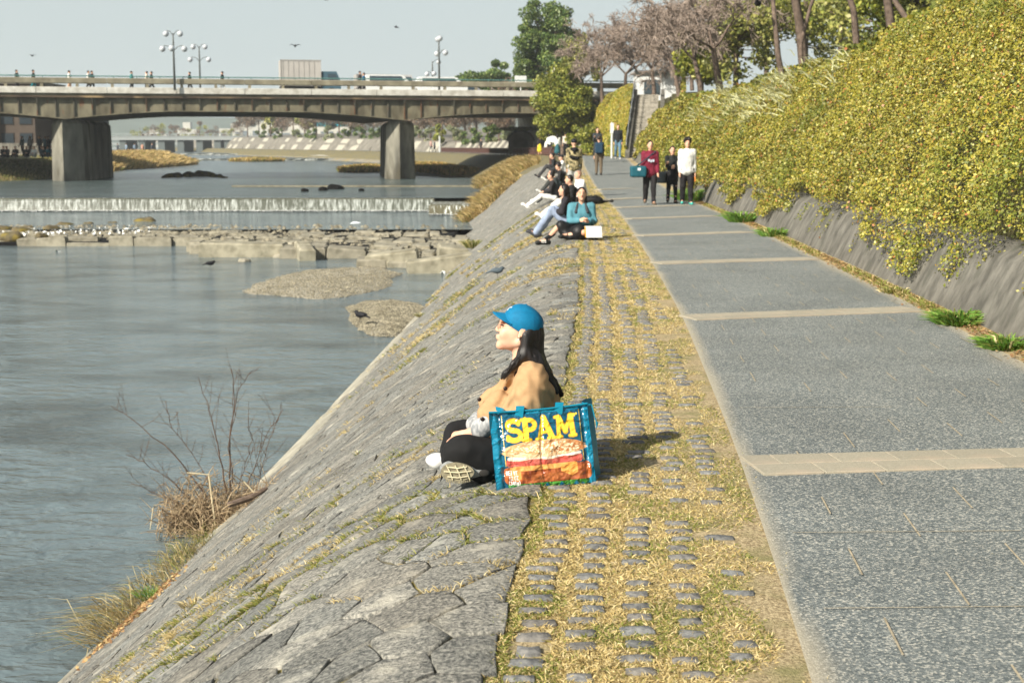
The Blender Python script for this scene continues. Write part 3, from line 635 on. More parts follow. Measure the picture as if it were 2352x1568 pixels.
b2 = MB(); b2.box(9.5, 10.6, 103.9, 104.0, 5.2, 6.2); b2.out('window', plain(C(70, 80, 86), rough=.2), o)
b2 = MB(); b2.box(8.8, 12.7, 103.7, 107.3, 6.7, 6.85); b2.out('roof', plain(C(170, 172, 172)), o)
# white marker post beside the path
q = P(1405, 364, .85); mb = MB(); mb.tube([(0, 0, 0), (0, 0, 1.95)], .06, 10); o = mb.out('marker_post', plain(C(206, 208, 206)), loc=tuple(q)); tag(o, 'slim pale grey post standing at the path edge before the stairs', 'post')
mb = MB(); mb.box(-.1, .1, -.075, -.06, 1.35, 1.9); mb.out('sign_plate', plain(C(220, 222, 218)), o)

# ------------------------------------------------------------------ the big bridge
M_conc = mat('bridge_concrete', C(146, 140, 120), C(108, 102, 86), scale=.8, detail=7, rough=.9, c3=C(104, 96, 82), s3=1.3, t3=(.56, .76), bump=.4, bscale=8)
M_kerb = mat('kerb_white', C(204, 202, 194), C(164, 160, 150), scale=1.6, detail=6, rough=.8)
M_girder = mat('girder_paint', C(124, 118, 98), C(80, 75, 60), scale=1.3, detail=7, rough=.75, c3=C(110, 74, 48), s3=2.0, t3=(.6, .78), stretch=(1, 1, .45))
M_pier = mat('pier_concrete', C(150, 147, 134), C(74, 73, 67), scale=.55, detail=7, rough=.92, c3=C(72, 68, 56), s3=.7, t3=(.5, .68), bump=.5, bscale=5, stretch=(1, 1, .4))
M_green = mat('teal_rail_paint', C(88, 128, 122), C(70, 108, 104), scale=3, rough=.5)
M_asph = mat('bridge_asphalt', C(96, 96, 94), C(80, 80, 80), scale=6)
M_rust = mat('soffit_grime', C(92, 78, 62), C(60, 50, 42), scale=.9, detail=6, rough=.9, c3=C(150, 128, 96), s3=.7, t3=(.55, .7), stretch=(.5, 1, 1))
BA = math.atan(.235); br = empty('bridge', (2, 119.6, 0), BA); tag(br, 'long concrete and steel girder bridge crossing the river on tapered piers', 'bridge')
def bw(s, t, z): c, n_ = math.cos(BA), math.sin(BA); return (2 + s * c - t * n_, 119.6 + s * n_ + t * c, z)
S0, S1, PS = -92, 13, (-11.1, -37.5, -64)
mb = MB(); mb.box(S0, S1, .25, 26.5, 5.32, 5.62); mb.out('deck', M_conc, br)
mb = MB(); mb.box(S0, S1, 3.4, 23, 5.62, 5.66); mb.out('roadway', M_asph, br)
mb = MB(); mb.box(S0, S1, .7, 3.4, 5.62, 5.78); mb.box(S0, S1, 23, 26, 5.62, 5.78); mb.out('sidewalk', M_kerb, br)
s = S0; k = 0
while s < S1:
    mb = MB(); e = min(s + 5.25, S1) - .04; mb.box(s, e, 0, .45, 5.50, 5.98, bev=.02); mb.out('kerb', M_kerb if k % 1 == 0 else M_conc, br); 
    mb = MB(); mb.box(s, e + .02, .02, .35, 6.24, 6.68, bev=.05); mb.out('parapet_beam', M_conc, br); s += 5.25; k += 1
s = S0 + .5
while s < S1: mb = MB(); mb.box(s - .11, s + .11, .06, .3, 5.98, 6.24); mb.out('parapet_post', M_conc, br); s += 2.62
mb = MB(); mb.tube([(S0, .2, 6.82), (S1, .2, 6.82)], .045, 6)
s = S0 + .5
while s < S1: mb.tube([(s, .2, 6.66), (s, .2, 6.82)], .03, 5); s += 1.75
mb.out('handrail', M_green, br)
mb = MB(); mb.tube([(S0, 25.8, 6.75), (S1, 25.8, 6.75)], .06, 6); mb.tube([(S0, 25.8, 6.35), (S1, 25.8, 6.35)], .05, 6)
s = S0 + .5
while s < S1: mb.tube([(s, 25.8, 5.7), (s, 25.8, 6.75)], .05, 5); s += 2
mb.out('far_parapet', M_green, br)
mb = MB(); mb.box(S0, S1, .08, .46, 5.18, 5.32); mb.out('soffit_strip', M_rust, br)
def hz(s): return 4.18 - .62 * max(0, 1 - min(abs(s - p) for p in PS) / 8.5) ** 1.5
mb = MB(); ss = np.arange(S0, S1 + .01, .5); n = len(ss); v = []
for t in (.46, 24.8):
    for s in ss: v.append((s, t, 5.18)); v.append((s, t, hz(s)))
fs = []
for k in range(n - 1):
    a = 2 * k; b = 2 * n + 2 * k; fs += [(a, a + 1, a + 3, a + 2), (b + 2, b + 3, b + 1, b), (a + 1, b + 1, b + 3, a + 3)]
mb.add(v, fs); mb.out('girder', M_girder, br)
mb = MB()
for k in range(n - 1): s, e = ss[k], ss[k + 1]; mb.add([(s, .34, hz(s) - .03), (e, .34, hz(e) - .03), (e, .34, hz(e) + .05), (s, .34, hz(s) + .05), (s, .6, hz(s) - .03), (e, .6, hz(e) - .03)], [(0, 1, 2, 3), (1, 0, 4, 5)])
mb.out('girder_flange', M_girder, br)
M_stiff = mat('stiffener_paint', C(92, 90, 78), C(70, 66, 56), scale=2, c3=C(96, 66, 44), s3=1.3)
s = PS[2]; k = 0
while s < S1 - .2:
    z0 = hz(s); mb = MB(); mb.box(s - .04, s + .04, .32, .47, z0 + .04, 5.18); mb.out('stiffener', M_stiff, br)
    if k % 3 == 0: mb = MB(); mb.prism([(s - .06, .1, 5.16), (s - .06, .34, 5.16), (s - .06, .34, 4.6)], (.12, 0, 0)); mb.out('bracket', M_stiff, br)
    s += 1.36; k += 1
for p in PS:
    x0, z1 = p, 3.46; L = 16
    sec = [(-1.2, 2.0), (-.1, .5), (1.2, 1.8), (1.25, L), (.2, L + 1.2), (-1.25, L)]
    v = []; off = .11
    for z, g in ((-3.3, 1.06), (-1.3, 1.04), (2.6, .97), (3.2, .95), (3.5, .7)):
        for a, b in sec: v.append((p + a * g + (off * (b - 2) if True else 0), b if b > 1 else b + (1 - g), z))
    m_ = len(sec); fs = [tuple(range(m_))[::-1], tuple(4 * m_ + k for k in range(m_))]
    for l in range(4):
        for k in range(m_): fs.append((l * m_ + k, l * m_ + (k + 1) % m_, (l + 1) * m_ + (k + 1) % m_, (l + 1) * m_ + k))
    o = make('pier', v, fs, M_pier, br)
    mb = MB(); mb.box(p - .5, p + .5, 3.0, 4.2, 3.45, hz(p) + .1); mb.out('bearing', M_stiff, br)
# abutment and dark underpass at the right end
M_abut = mat('abutment_concrete', C(190, 186, 172), C(150, 146, 134), scale=1.2, detail=5, rough=.9, bump=.3)
mb = MB(); mb.box(4.9, 14, .6, 27, -.5, 5.3); mb.out('abutment', M_abut, br)
mb = MB(); mb.prism([(-3.2, 20, 4.16), (-4.0, 20, 4.16), (2.4, 12, 1.2)], (0, .3, 0)) if False else None

# globe lamp clusters on the bridge
M_globe = mat('globe_glass', C(196, 200, 204), C(170, 174, 178), scale=2, rough=.25, spec=.6); M_lpole = plain(C(96, 100, 98), rough=.5)
def lamp(px, top, Y, label, arms=((-.85, 0), (.85, 0), (0, -.6)), up=((-.55, 0), (.55, 0))):
    q = PY(px, top, Y); h = q[2] - 5.78; o = empty('street_lamp', (q[0], q[1], 5.78)); tag(o, label, 'street lamp', 'globe street lamps on the bridge')
    mb = MB(); mb.tube([(0, 0, 0), (0, 0, h - .9), (0, 0, h - .15)], [.1, .07, .05], 8); mb.out('pole', M_lpole, o, True)
    for lst, zz in ((arms, h - 1.15), (up, h)):
        for (dx, dy) in lst:
            mb = MB(); mb.tube([(0, 0, zz - .35), (dx * .4, dy * .4, zz - .02), (dx * .8, dy * .8, zz + .05), (dx, dy, zz - .05)], .03, 6); mb.out('arm', M_lpole, o, True)
            mb = MB(); mb.ball((dx, dy, zz - .2), .24, 12); mb.out('globe', M_globe, o, True)
lamp(397, 72, 112.6, 'tallest globe street lamp on the left, five pale globes'); lamp(457, 103, 133, 'shorter four-globe street lamp just right of the tallest one', arms=((-.85, 0), (.85, 0)))
lamp(1008, 84, 119.5, 'taller globe street lamp near the right pier, seen end-on', arms=((-.2, .8), (.55, -.5)), up=((-.1, .5), (.1, -.5)))
lamp(993, 138, 142, 'lower globe street lamp behind the one by the right pier', arms=((-.55, .3), (.2, -.8)), up=((.6, .3),))

# vehicles on the bridge
M_tyre = plain(C(40, 40, 42)); M_glass = plain(C(60, 74, 84), rough=.15, spec=.6)
def wheels(o, xs, w, r=.38):
    for x in xs:
        for y in (-w / 2 + .12, w / 2 - .12):
            mb = MB(); mb.tube([(x, y - .11, r), (x, y + .11, r)], r, 12); t = mb.out('wheel', M_tyre, o); m2 = MB(); m2.tube([(x, y - .12, r), (x, y + .12, r)], r * .5, 8); m2.out('rim', M_steel, t)
def truck(px, Y, L, H, box_c, cab_c, label, roadz=5.66):
    q = PY(px, 190, Y); o = empty('box_truck', (q[0], q[1], roadz), BA); tag(o, label, 'truck')
    m1 = mat('cargo_panel', box_c, tuple(v * .9 for v in box_c[:3]) + (1,), scale=1, rough=.6)
    mb = MB(); mb.box(-L / 2, L / 2, -1.15, 1.15, .95, H, bev=.03); c = mb.out('cargo_box', m1, o)
    m2 = MB()
    for k in range(int(L / .45)): m2.box(-L / 2 + .2 + k * .45, -L / 2 + .23 + k * .45, -1.175, -1.15, 1.0, H - .08)
    m2.box(-L / 2 - .02, L / 2 + .02, -1.18, -1.13, H - .09, H + .01); m2.box(-L / 2 - .02, -L / 2 + .07, -1.18, -1.13, .95, H); m2.out('panel_ribs', plain(tuple(v * .8 for v in box_c[:3]) + (1,)), c)
    mb = MB(); mb.prism([(L / 2 + .1, -1.0, .6), (L / 2 + 1.75, -1.0, .6), (L / 2 + 1.75, -1.0, 1.4), (L / 2 + 1.35, -1.0, 2.25), (L / 2 + .1, -1.0, 2.25)], (0, 2.0, 0)); cb = mb.out('cab', plain(cab_c, rough=.3), o)
    mb = MB(); mb.prism([(L / 2 + .6, -1.02, 1.4), (L / 2 + 1.55, -1.02, 1.4), (L / 2 + 1.3, -1.02, 2.05), (L / 2 + .6, -1.02, 2.05)], (0, .015, 0)); mb.out('side_window', M_glass, cb)
    mb = MB(); mb.box(-L / 2, L / 2 + 1.6, -.9, .9, .5, .9); mb.out('chassis', plain(C(60, 62, 64)), o); wheels(o, (-L / 2 + .9, L / 2 + .9), 2.1, .42)
truck(689, 127, 3.5, 3.2, C(176, 172, 166), C(70, 98, 112), 'box truck with tall plain grey cargo box driving over the bridge')
truck(862, 133, 3.7, 2.25, C(168, 164, 160), C(190, 190, 190), 'lower grey truck behind the couple on the bridge')
def car(px, Y, L, H, colr, label, van=False, taxi=False):
    q = PY(px, 190, Y); o = empty('van' if van else 'car', (q[0], q[1], 5.66), BA); tag(o, label, 'van' if van else 'car')
    if van: pr = [(-L / 2, .35), (L / 2, .35), (L / 2, .95), (L / 2 - .35, 1.2), (L / 2 - .95, H - .06), (L / 2 - 1.3, H), (-L / 2 + .15, H), (-L / 2, H - .2)]
    else: pr = [(-L / 2, .35), (L / 2, .35), (L / 2, .75), (L / 2 - 1.1, .92), (L / 2 - 1.75, H - .05), (L / 2 - 2.1, H), (-L / 2 + .9, H), (-L / 2 + .15, .95), (-L / 2, .85)]
    mb = MB(); mb.prism([(a, -.85, b) for a, b in pr], (0, 1.7, 0)); bd = mb.out('body', plain(colr, rough=.3, spec=.5), o)
    mb = MB(); zt = H - .12; zb = H * .58; mb.prism([(-L / 2 + (.35 if van else .75), -.865, zb), (L / 2 - (.75 if van else 1.5), -.865, zb), (L / 2 - (1.15 if van else 1.95), -.865, zt), (-L / 2 + (.35 if van else 1.0), -.865, zt)], (0, .014, 0)); mb.out('side_window', M_glass, bd)
    if taxi: mb = MB(); mb.box(-.2, .2, -.1, .1, H, H + .16, bev=.03); mb.out('roof_sign', plain(C(240, 240, 235)), bd)
    wheels(o, (-L / 2 + .8, L / 2 - .8), 1.6, .32)
car(893, 127, 4.3, 1.95, C(228, 230, 228), 'white van on the bridge between the grey truck and the street lamps', True)
car(1014, 128, 4.4, 1.8, C(232, 234, 232), 'white minivan on the bridge under the right street lamps', True)
car(948, 138, 3.8, 1.55, C(188, 190, 192), 'silver car on the bridge between the two white vans')
car(1075, 134, 4.2, 1.5, C(150, 152, 156), 'grey car on the bridge right of the white minivan')
mb = MB(); q = PY(1196, 187, 121.5); mb.box(-.5, .5, -.04, .04, -.3, .45, bev=.01); mb.tube([(0, 0, -1.2), (0, 0, -.3)], .04, 6); o = mb.out('information_board', plain(C(232, 234, 232)), loc=tuple(q), rz=.3); tag(o, 'white tilted board standing at the right end of the bridge rail', 'sign')
q = PY(1274, 186, 118); o = empty('road_sign', (q[0], q[1], 5.0)); tag(o, 'white rectangular road sign with a red mark above the round bush', 'sign')
mb = MB(); mb.tube([(0, 0, 0), (0, 0, 3.1)], .04, 8); mb.out('pole', M_steel, o)
mb = MB(); mb.box(-.22, .22, -.05, -.02, 1.9, 2.75, bev=.01); mb.out('sign_plate', plain(C(236, 236, 232)), o)
mb = MB(); mb.tube([(0, -.06, 2.45), (0, -.052, 2.45)], .14, 14); mb.out('red_mark', plain(C(200, 50, 46)), o)

# ------------------------------------------------------------------ weir and apron
M_fall = bpy.data.materials.new('falling_water'); M_fall.use_nodes = True
def fall_nodes(m, dark=C(70, 74, 62)):
    nt = m.node_tree; N = nt.nodes; L = nt.links; b = N['Principled BSDF']; b.inputs['Roughness'].default_value = .4
    tc = N.new('ShaderNodeTexCoord'); mp = N.new('ShaderNodeMapping'); mp.inputs['Scale'].default_value = (1, .3, .16); L.new(tc.outputs['Object'], mp.inputs[0])
    n = N.new('ShaderNodeTexNoise'); n.inputs['Scale'].default_value = 9; n.inputs['Detail'].default_value = 6; n.inputs['Roughness'].default_value = .7; L.new(mp.outputs[0], n.inputs[0])
    r = N.new('ShaderNodeMapRange'); r.inputs[1].default_value = .46; r.inputs[2].default_value = .76; L.new(n.outputs[0], r.inputs[0])
    x = N.new('ShaderNodeMix'); x.data_type = 'RGBA'; L.new(r.outputs[0], x.inputs[0]); x.inputs[6].default_value = dark; x.inputs[7].default_value = C(214, 220, 216); L.new(x.outputs[2], b.inputs['Base Color'])
fall_nodes(M_fall)
mb = MB(); xs = np.arange(-75, -4.2, .18); v = []; rows = [(0.45, -1.243), (.12, -1.25), (-.06, -1.32), (-.12, -1.5), (-.16, -1.75), (-.26, -1.97)]
for (dy, z) in rows:
    for x in xs: v.append((x, 77.0 + dy + (0.0 * (random.random() - .5) if z < -1.26 else 0), z))
m_ = len(xs); fs = [(r * m_ + k, (r + 1) * m_ + k, (r + 1) * m_ + k + 1, r * m_ + k + 1) for r in range(len(rows) - 1) for k in range(m_ - 1)]
mb.add(v, fs); wf = mb.out('waterfall', M_fall, smooth=True); tag(wf, kind='structure')
M_sill = mat('weir_sill', C(112, 110, 94), C(80, 82, 70), scale=1.2)
mb = MB(); mb.box(-75, -4.2, 76.95, 78.2, -3, -1.27); mb.box(-4.2, 1.5, 73.0, 78.2, -3, -1.45); tag(mb.out('weir_sill', M_sill), 'low concrete weir spanning the river below the bridge', 'weir')
xs = np.arange(-4.25, .3, .12); m_ = len(xs); v = [(x, y_ + .03 * random.random(), z) for (y_, z) in ((76.9, -1.43), (73.1, -1.43), (72.95, -1.5), (72.9, -1.75), (72.85, -1.98)) for x in xs]
M_fall2 = bpy.data.materials.new('thin_fall'); M_fall2.use_nodes = True; fall_nodes(M_fall2, C(84, 80, 58)); M_fall2.node_tree.nodes['Map Range'].inputs[1].default_value = .52; M_fall2.node_tree.nodes['Map Range'].inputs[2].default_value = .62
tag(make('waterfall', v, [(r * m_ + k, (r + 1) * m_ + k, (r + 1) * m_ + k + 1, r * m_ + k + 1) for r in range(4) for k in range(m_ - 1)], M_fall2, smooth=True), kind='structure')
# foam under the fall
n = 9000; fx = rng.uniform(-74, -1, n); fy = 76.75 - rng.exponential(.16, n) - (fx > -4.2) * 3.9; fz = np.full(n, -1.945) + rng.uniform(0, .05, n)
M_foam = mat('foam', C(240, 242, 240), None, rough=.7); tag(leafquads('foam', np.stack([fx, fy, fz], 1), .16, np.ones((n, 3)), M_foam, nrm=np.tile([0, 0, 1.], (n, 1)), nb=.9), kind='stuff')
# upstream second step (right part) and distant weir line
M_block = mat('flood_block', C(160, 154, 138), C(122, 118, 104), scale=2.6, detail=6, rough=.95, bump=.5, bscale=9, bdist=.03, c3=C(118, 112, 96), s3=2.2, t3=(.52, .7), attr='tint')
ap = tag(make('rock_apron', [(-60, 55.9, -2.7), (-12.2, 55.9, -2.7), (-12.2, 63.2, -2.7), (-60, 63.2, -2.7), (-60, 56.3, -2.22), (-12.2, 56.3, -2.22), (-12.2, 63, -2.02), (-60, 63, -2.02),
     (-12.2, 53, -2.7), (-2.4, 48.5, -2.7), (-1.9, 62.5, -2.7), (-12.2, 53.4, -2.25), (-2.9, 49, -2.25), (-2.3, 62, -2.02)],
     [(4, 5, 6, 7), (0, 1, 5, 4), (11, 12, 13, 6), (8, 9, 12, 11), (9, 10, 13, 12), (2, 3, 7, 6)], M_block), kind='structure')
def Ff(x): return 56.0 if x < -12 else 52.0 if x < -8.2 else 50.0 if x < -4.8 else 46.3
nb_ = 0; y = 0
small = []
for row in range(11):
    x = -30.0 if row < 7 else -24
    while x < -2.2:
        w = random.uniform(.5, 1.7) if row < 2 else random.uniform(.45, 1.1); cx = x + w / 2; f = Ff(cx); depth = (62.3 - f) / 11; y0 = f + row * depth
        jag = random.uniform(-.12, .12); t = (y0 - f) / (62.3 - f); zt = -2.16 + .17 * t + random.uniform(-.09, .09) + (.16 * random.random() if row < 2 else 0)
        if cx < -26 and random.random() < .5: zt -= .15
        if random.random() > .08 + (.1 if row < 2 else 0):
            mb = MB(); hx = w / 2 - .025; hy = depth / 2 - .02
            mb.box(-hx, hx, -hy, hy, -.75, 0, bev=.045); g = random.uniform(.82, 1.12)
            mb.v = [(a + random.gauss(0, .016), b + random.gauss(0, .016), c + random.gauss(0, .014)) for a, b, c in mb.v]
            if nb_ < 285: o = mb.out('block', M_block, ap, col=[[g, g, g * .98]] * len(mb.v)); o.location = (cx, y0 + depth / 2 + jag, zt); o.rotation_euler = (random.gauss(0, .03), random.gauss(0, .035), random.gauss(0, .05)); nb_ += 1
        x += w
xr_ = rng.uniform(-31, -2.4, 2600); ff = np.array([Ff(x) for x in xr_]); yr_ = ff + .6 + (62.5 - ff) * rng.random(2600); zr_ = -2.17 + .19 * (yr_ - ff) / (62.3 - ff) + .02; rr_ = rng.uniform(.04, .17, 2600) * rng.random(2600)
dirs = np.array([(1, 0, 0), (0, 1, 0), (-1, 0, 0), (0, -1, 0), (0, 0, .8)]); V = (np.stack([xr_, yr_, zr_], 1)[:, None] + dirs[None] * rr_[:, None, None] * rng.uniform(.6, 1.4, (2600, 5, 1))).reshape(-1, 3); kk = np.arange(2600)[:, None] * 5
g = rng.uniform(.55, 1.15, (2600, 1)) * np.array([[1, .97, .9]]); tag(make('rubble', V, np.concatenate([kk + [0, 1, 4], kk + [1, 2, 4], kk + [2, 3, 4], kk + [3, 0, 4]]), M_block, ap, col=np.repeat(g, 5, axis=0)), kind='stuff')
# tilted big blocks at the right tip
for (px, py, L, W, H, rz, rx, ry) in ((1010, 600, 2.1, .75, .85, .15, 0, -.12), (900, 588, 1.7, .7, .62, -.05, .08, -.1), (1040, 575, 1.0, 1.9, .8, .1, 0, .1), (700, 572, .55, 1.8, .65, .25, .1, .0), (560, 566, 3.0, 1.1, .75, 0, .02, .02)):
    q = P(px, py, -2.0); mb = MB(); mb.box(-L / 2, L / 2, -W / 2, W / 2, -H, .1, bev=.06); o = mb.out('block', M_block, ap, col=[[1.05, 1.05, 1.0]] * len(mb.v)); o.location = (q[0], q[1], -1.95); o.rotation_euler = (rx, ry, rz)
# dark mossy boulders at the left end and edges of the apron
M_moss = mat('mossy_rock', C(104, 92, 66), C(64, 62, 44), scale=3, bump=.6, bscale=10, bdist=.03, c3=C(128, 112, 50), s3=2)
def rock(px, py, z, r, label=None, m=None, parent=None):
    q = P(px, py, z); o = body('boulder', [ell((0, 0, 0), (r, r * .7, r * .55)), ell((r * .4, .1 * r, -.1 * r), (r * .7, r * .6, r * .4))], max(r / 6, .03), m or M_moss, parent, k=.1, disp=lambda X: .25 * r * (vnoise(X, 1.8 / r, 95) - .5)); o.location = tuple(q); o.rotation_euler = (0, 0, random.uniform(0, 3)); return o
for i, (px, py, r) in enumerate([(8, 531, .5), (48, 533, .42), (62, 528, .38), (96, 545, .35), (335, 512, .55), (150, 520, .4), (205, 518, .35), (30, 545, .5), (260, 516, .3), (120, 530, .5)]): rock(px, py, -2.05, r, parent=ap)
n = 700; fx = np.concatenate([rng.uniform(-28, -15, 350), rng.uniform(-2.4, -1.6, 350)]); fy = np.concatenate([rng.uniform(57.5, 63.4, 350), rng.uniform(44, 52, 350)]); tag(leafquads('foam', np.stack([fx, fy, np.where(fx < -10, -1.98, -2.3)], 1), .14, np.ones((n, 3)), M_foam), kind='stuff')
# gravel bars
M_gravel = mat('river_gravel', C(156, 151, 137), C(120, 116, 104), scale=14, detail=8, rough=.95, bump=1, bscale=22, bdist=.03, c3=C(182, 174, 152), s3=30, t3=(.5, .6))
def bar(name, outline, hgt, nst, seed):
    pts_ = np.array([P(px, py, -2.34)[:2] for px, py in outline]); c = pts_.mean(0); n = len(pts_); fine = []
    for k in range(n):
        for t in np.linspace(0, 1, 6)[:-1]: p = pts_[k] * (1 - t) + pts_[(k + 1) % n] * t; fine.append(c + (p - c) * (1 + .05 * (vnoise(np.array([[p[0], p[1], 0]]), 3, seed)[0] - .5) * 2))
    V = []; fs = []; m_ = len(fine)
    for s_, z in ((1.05, -2.42), (1.0, -2.35), (.93, -2.31), (.75, -2.35 + hgt * .7), (.45, -2.35 + hgt), (.2, -2.35 + hgt)):
        for p in fine: q = c + (p - c) * s_; V.append((q[0], q[1], z + .02 * (vnoise(np.array([[q[0], q[1], 0]]), 2, seed)[0] - .5)))
    V.append((c[0], c[1], -2.35 + hgt))
    for l in range(5):
        for k in range(m_): fs.append((l * m_ + k, l * m_ + (k + 1) % m_, (l + 1) * m_ + (k + 1) % m_, (l + 1) * m_ + k))
    for k in range(m_): fs.append((5 * m_ + k, 5 * m_ + (k + 1) % m_, 6 * m_))
    o = tag(make(name, V, fs, M_gravel, smooth=True), kind='structure')
    # loose pebbles as one mass
    P_ = []; t = rng.random(nst) ** .55; k = rng.integers(0, m_, nst); fa = np.array(fine); fr = rng.random((nst, 1)); q = c + (fa[k] * fr + fa[(k + 1) % m_] * (1 - fr) - c) * (t * 1.02)[:, None]; z = np.interp(t, [0, .45, .75, .93, 1, 1.05], [hgt, hgt, hgt * .7, .04, 0, -.05]) - 2.345
    B_ = np.concatenate([q, z[:, None]], 1); r = rng.uniform(.012, .035, nst); dirs = np.array([(1, 0, 0), (0, 1, 0), (-1, 0, 0), (0, -1, 0), (0, 0, .7)]); V = (B_[:, None] + dirs[None] * r[:, None, None] * rng.uniform(.7, 1.3, (nst, 5, 1))).reshape(-1, 3)
    kk = np.arange(nst)[:, None] * 5; T = np.concatenate([kk + [0, 1, 4], kk + [1, 2, 4], kk + [2, 3, 4], kk + [3, 0, 4]]); g = rng.uniform(.6, 1.3, (nst, 1)) * np.array([[1, .97, .88]]) * rng.choice([.75, 1, 1.15], (nst, 1)); pb = make('pebbles', V, T, M_block, col=np.repeat(g, 5, axis=0)); tag(pb, kind='stuff'); return o
bar('gravel_bar', [(560, 672), (590, 652), (650, 632), (710, 622), (790, 617), (870, 612), (925, 628), (895, 640), (900, 655), (860, 668), (800, 680), (745, 686), (680, 681), (610, 677)], .14, 5000, 5)
bar('gravel_bar', [(795, 706), (840, 692), (900, 690), (950, 697), (985, 712), (960, 735), (935, 755), (905, 774), (850, 768), (822, 752), (800, 735), (808, 722)], .12, 6000, 8)
for (px, py, r) in ((648, 590, .25), (665, 587, .2), (700, 586, .3), (560, 600, .2)): rock(px, py, -2.33, r, m=M_gravel).name = 'flat_stone'
for o in list(bpy.data.objects):
    if o.name.startswith('flat_stone'): tag(o, 'flat pale stone lying in the shallows below the blocks', 'stone', 'flat stones in the shallows')
# silt and weir line upstream
mb = MB(); mb.box(-19, -.6, 97, 97.6, -1.6, -1.17); o = mb.out('low_sill', M_block, col=[[.8, .78, .7]] * 8); tag(o, kind='structure')
for i, (px, py, r) in enumerate(((770, 433, .55), (742, 436, .4), (700, 438, .3), (830, 437, .25))): rock(px, py, -1.2, r, m=M_block); 
for (px, py, r) in ((400, 408, .9), (435, 407, 1.0), (470, 406, 1.1), (500, 408, .6), (515, 410, .4), (380, 410, .4)): rock(px, py, -1.3, r)
j = 0
for o in list(bpy.data.objects):
    if o.name.startswith('boulder') and not o.parent:
        j += 1; tag(o, 'brown stone breaking the surface between the bridge piers' if j > 4 else 'pale stone lying on the low sill above the weir', 'rock', 'stones in the river between the piers' if j > 4 else 'stones on the low sill')
# ------------------------------------------------------------------ far banks, wall beyond the bridge, buildings
M_bankg = mat('bank_grass', C(150, 140, 88), C(108, 110, 60), scale=.5, detail=6, rough=.95, bump=.6, bscale=4, bdist=.1, c3=C(140, 132, 110), s3=.4)
M_promen = mat('promenade', C(176, 166, 144), C(150, 142, 124), scale=.5, rough=.95)
M_fstone = mat('far_stone_wall', C(134, 130, 120), C(102, 98, 90), scale=.8, detail=6, rough=.9, c3=C(116, 112, 104), s3=.5, t3=(.5, .6), bump=.4, bscale=6)
LB = tab([(70, -54), (96, -52), (108, -42), (116, -38.5), (124, -38.8), (140, -41), (158, -44.5), (190, -44.5), (205, -46), (225, -60), (300, -92), (400, -118), (480, -150)], 6)
def left_row(Y):
    x = LB(Y); a = .4 * (fbm(np.array([[Y * .2, 0, 0.]]), 1, 30)[0] - .5); h = .55 if Y < 160 else .55 - min((Y - 160) / 30, 1) * .7
    return np.array([(x + 2.5, Y, -1.9), (x, Y, -1.3), (x - 1.5, Y, -.8 + a), (x - 5, Y, h - .35 + a), (x - 7, Y, h), (x - 20, Y, h + .1), (x - 22, Y, h + .3), (x - 23, Y, h + 2.2 if Y < 210 else h + .8), (x - 90, Y, 3.0), (x - 500, Y, 3.2)])
tag(sheet('left_bank', np.arange(70, 480, 2.), left_row, M_bankg), kind='structure')
tag(sheet('promenade', np.arange(100, 400, 2.), lambda Y: np.array([(LB(Y) - 7.5, Y, (.55 if Y < 160 else .55 - min((Y - 160) / 30, 1) * .7) + .03), (LB(Y) - 19, Y, (.65 if Y < 160 else .65 - min((Y - 160) / 30, 1) * .7) + .04)]), M_promen), kind='structure')
# dry grass on the left spit and other banks
def clump_field(name, n, fx, L, w, green=.15, lean=(.2, -.2), gold=1.0):
    B = fx(n); D = np.stack([rng.normal(lean[0], .35, n), rng.normal(lean[1], .35, n), rng.uniform(.6, 1.2, n)], 1); c = gcols(n, green) * gold
    return tag(blades(name, B, D, rng.uniform(.5, 1.15, n) * L, w, c, M_grass, bend=.5), kind='stuff')
def spit(n): Y = rng.uniform(150, 212, n); o = rng.random(n); x = LB(Y) + 1.2 - o * 9; z = -1.25 + np.clip(o * 9 / 5, 0, 1) * 1.3; return np.stack([x, Y, z], 1)
clump_field('dry_reeds', 22000, spit, 1.25, .07, .12, gold=np.array([.95, .88, .8]))
def lowspit(n): Y = rng.uniform(104, 150, n); o = rng.random(n); x = LB(Y) + .4 - o * 6; z = -1.3 + np.clip(o * 6 / 5, 0, 1) * 1.4; return np.stack([x, Y, z], 1)
clump_field('bank_grass', 12000, lowspit, .35, .03, .55, gold=.7)
# dry grass on the near bank below the railing
def rbank(n):
    t = rng.random(n); Y = 66 + 50 * t; s = .8 + rng.random(n) * 4.4; lo = np.interp(Y, [66, 72, 80, 90, 100, 116], [3.6, 2.4, 1.4, 1.0, 1.0, 1.2]); s = np.maximum(s, lo + rng.random(n)); k = fbm(np.stack([s * .4, Y * .25, s * 0], 1), 1, 33) > .42
    s, Y = s[k], Y[k]; return np.stack([XL(Y) - 1 - s, Y, ZR(Y) + prof(s * GG(Y)) - .05], 1)
B = rbank(26000); n = len(B); D = np.stack([rng.normal(-.3, .3, n), rng.normal(-.3, .3, n), rng.uniform(.6, 1.2, n)], 1)
tag(blades('dry_bank_grass', B, D, rng.uniform(.25, .75, n), .022, gcols(n, .12) * [.95, .88, .8], M_grass, bend=.5), kind='stuff')
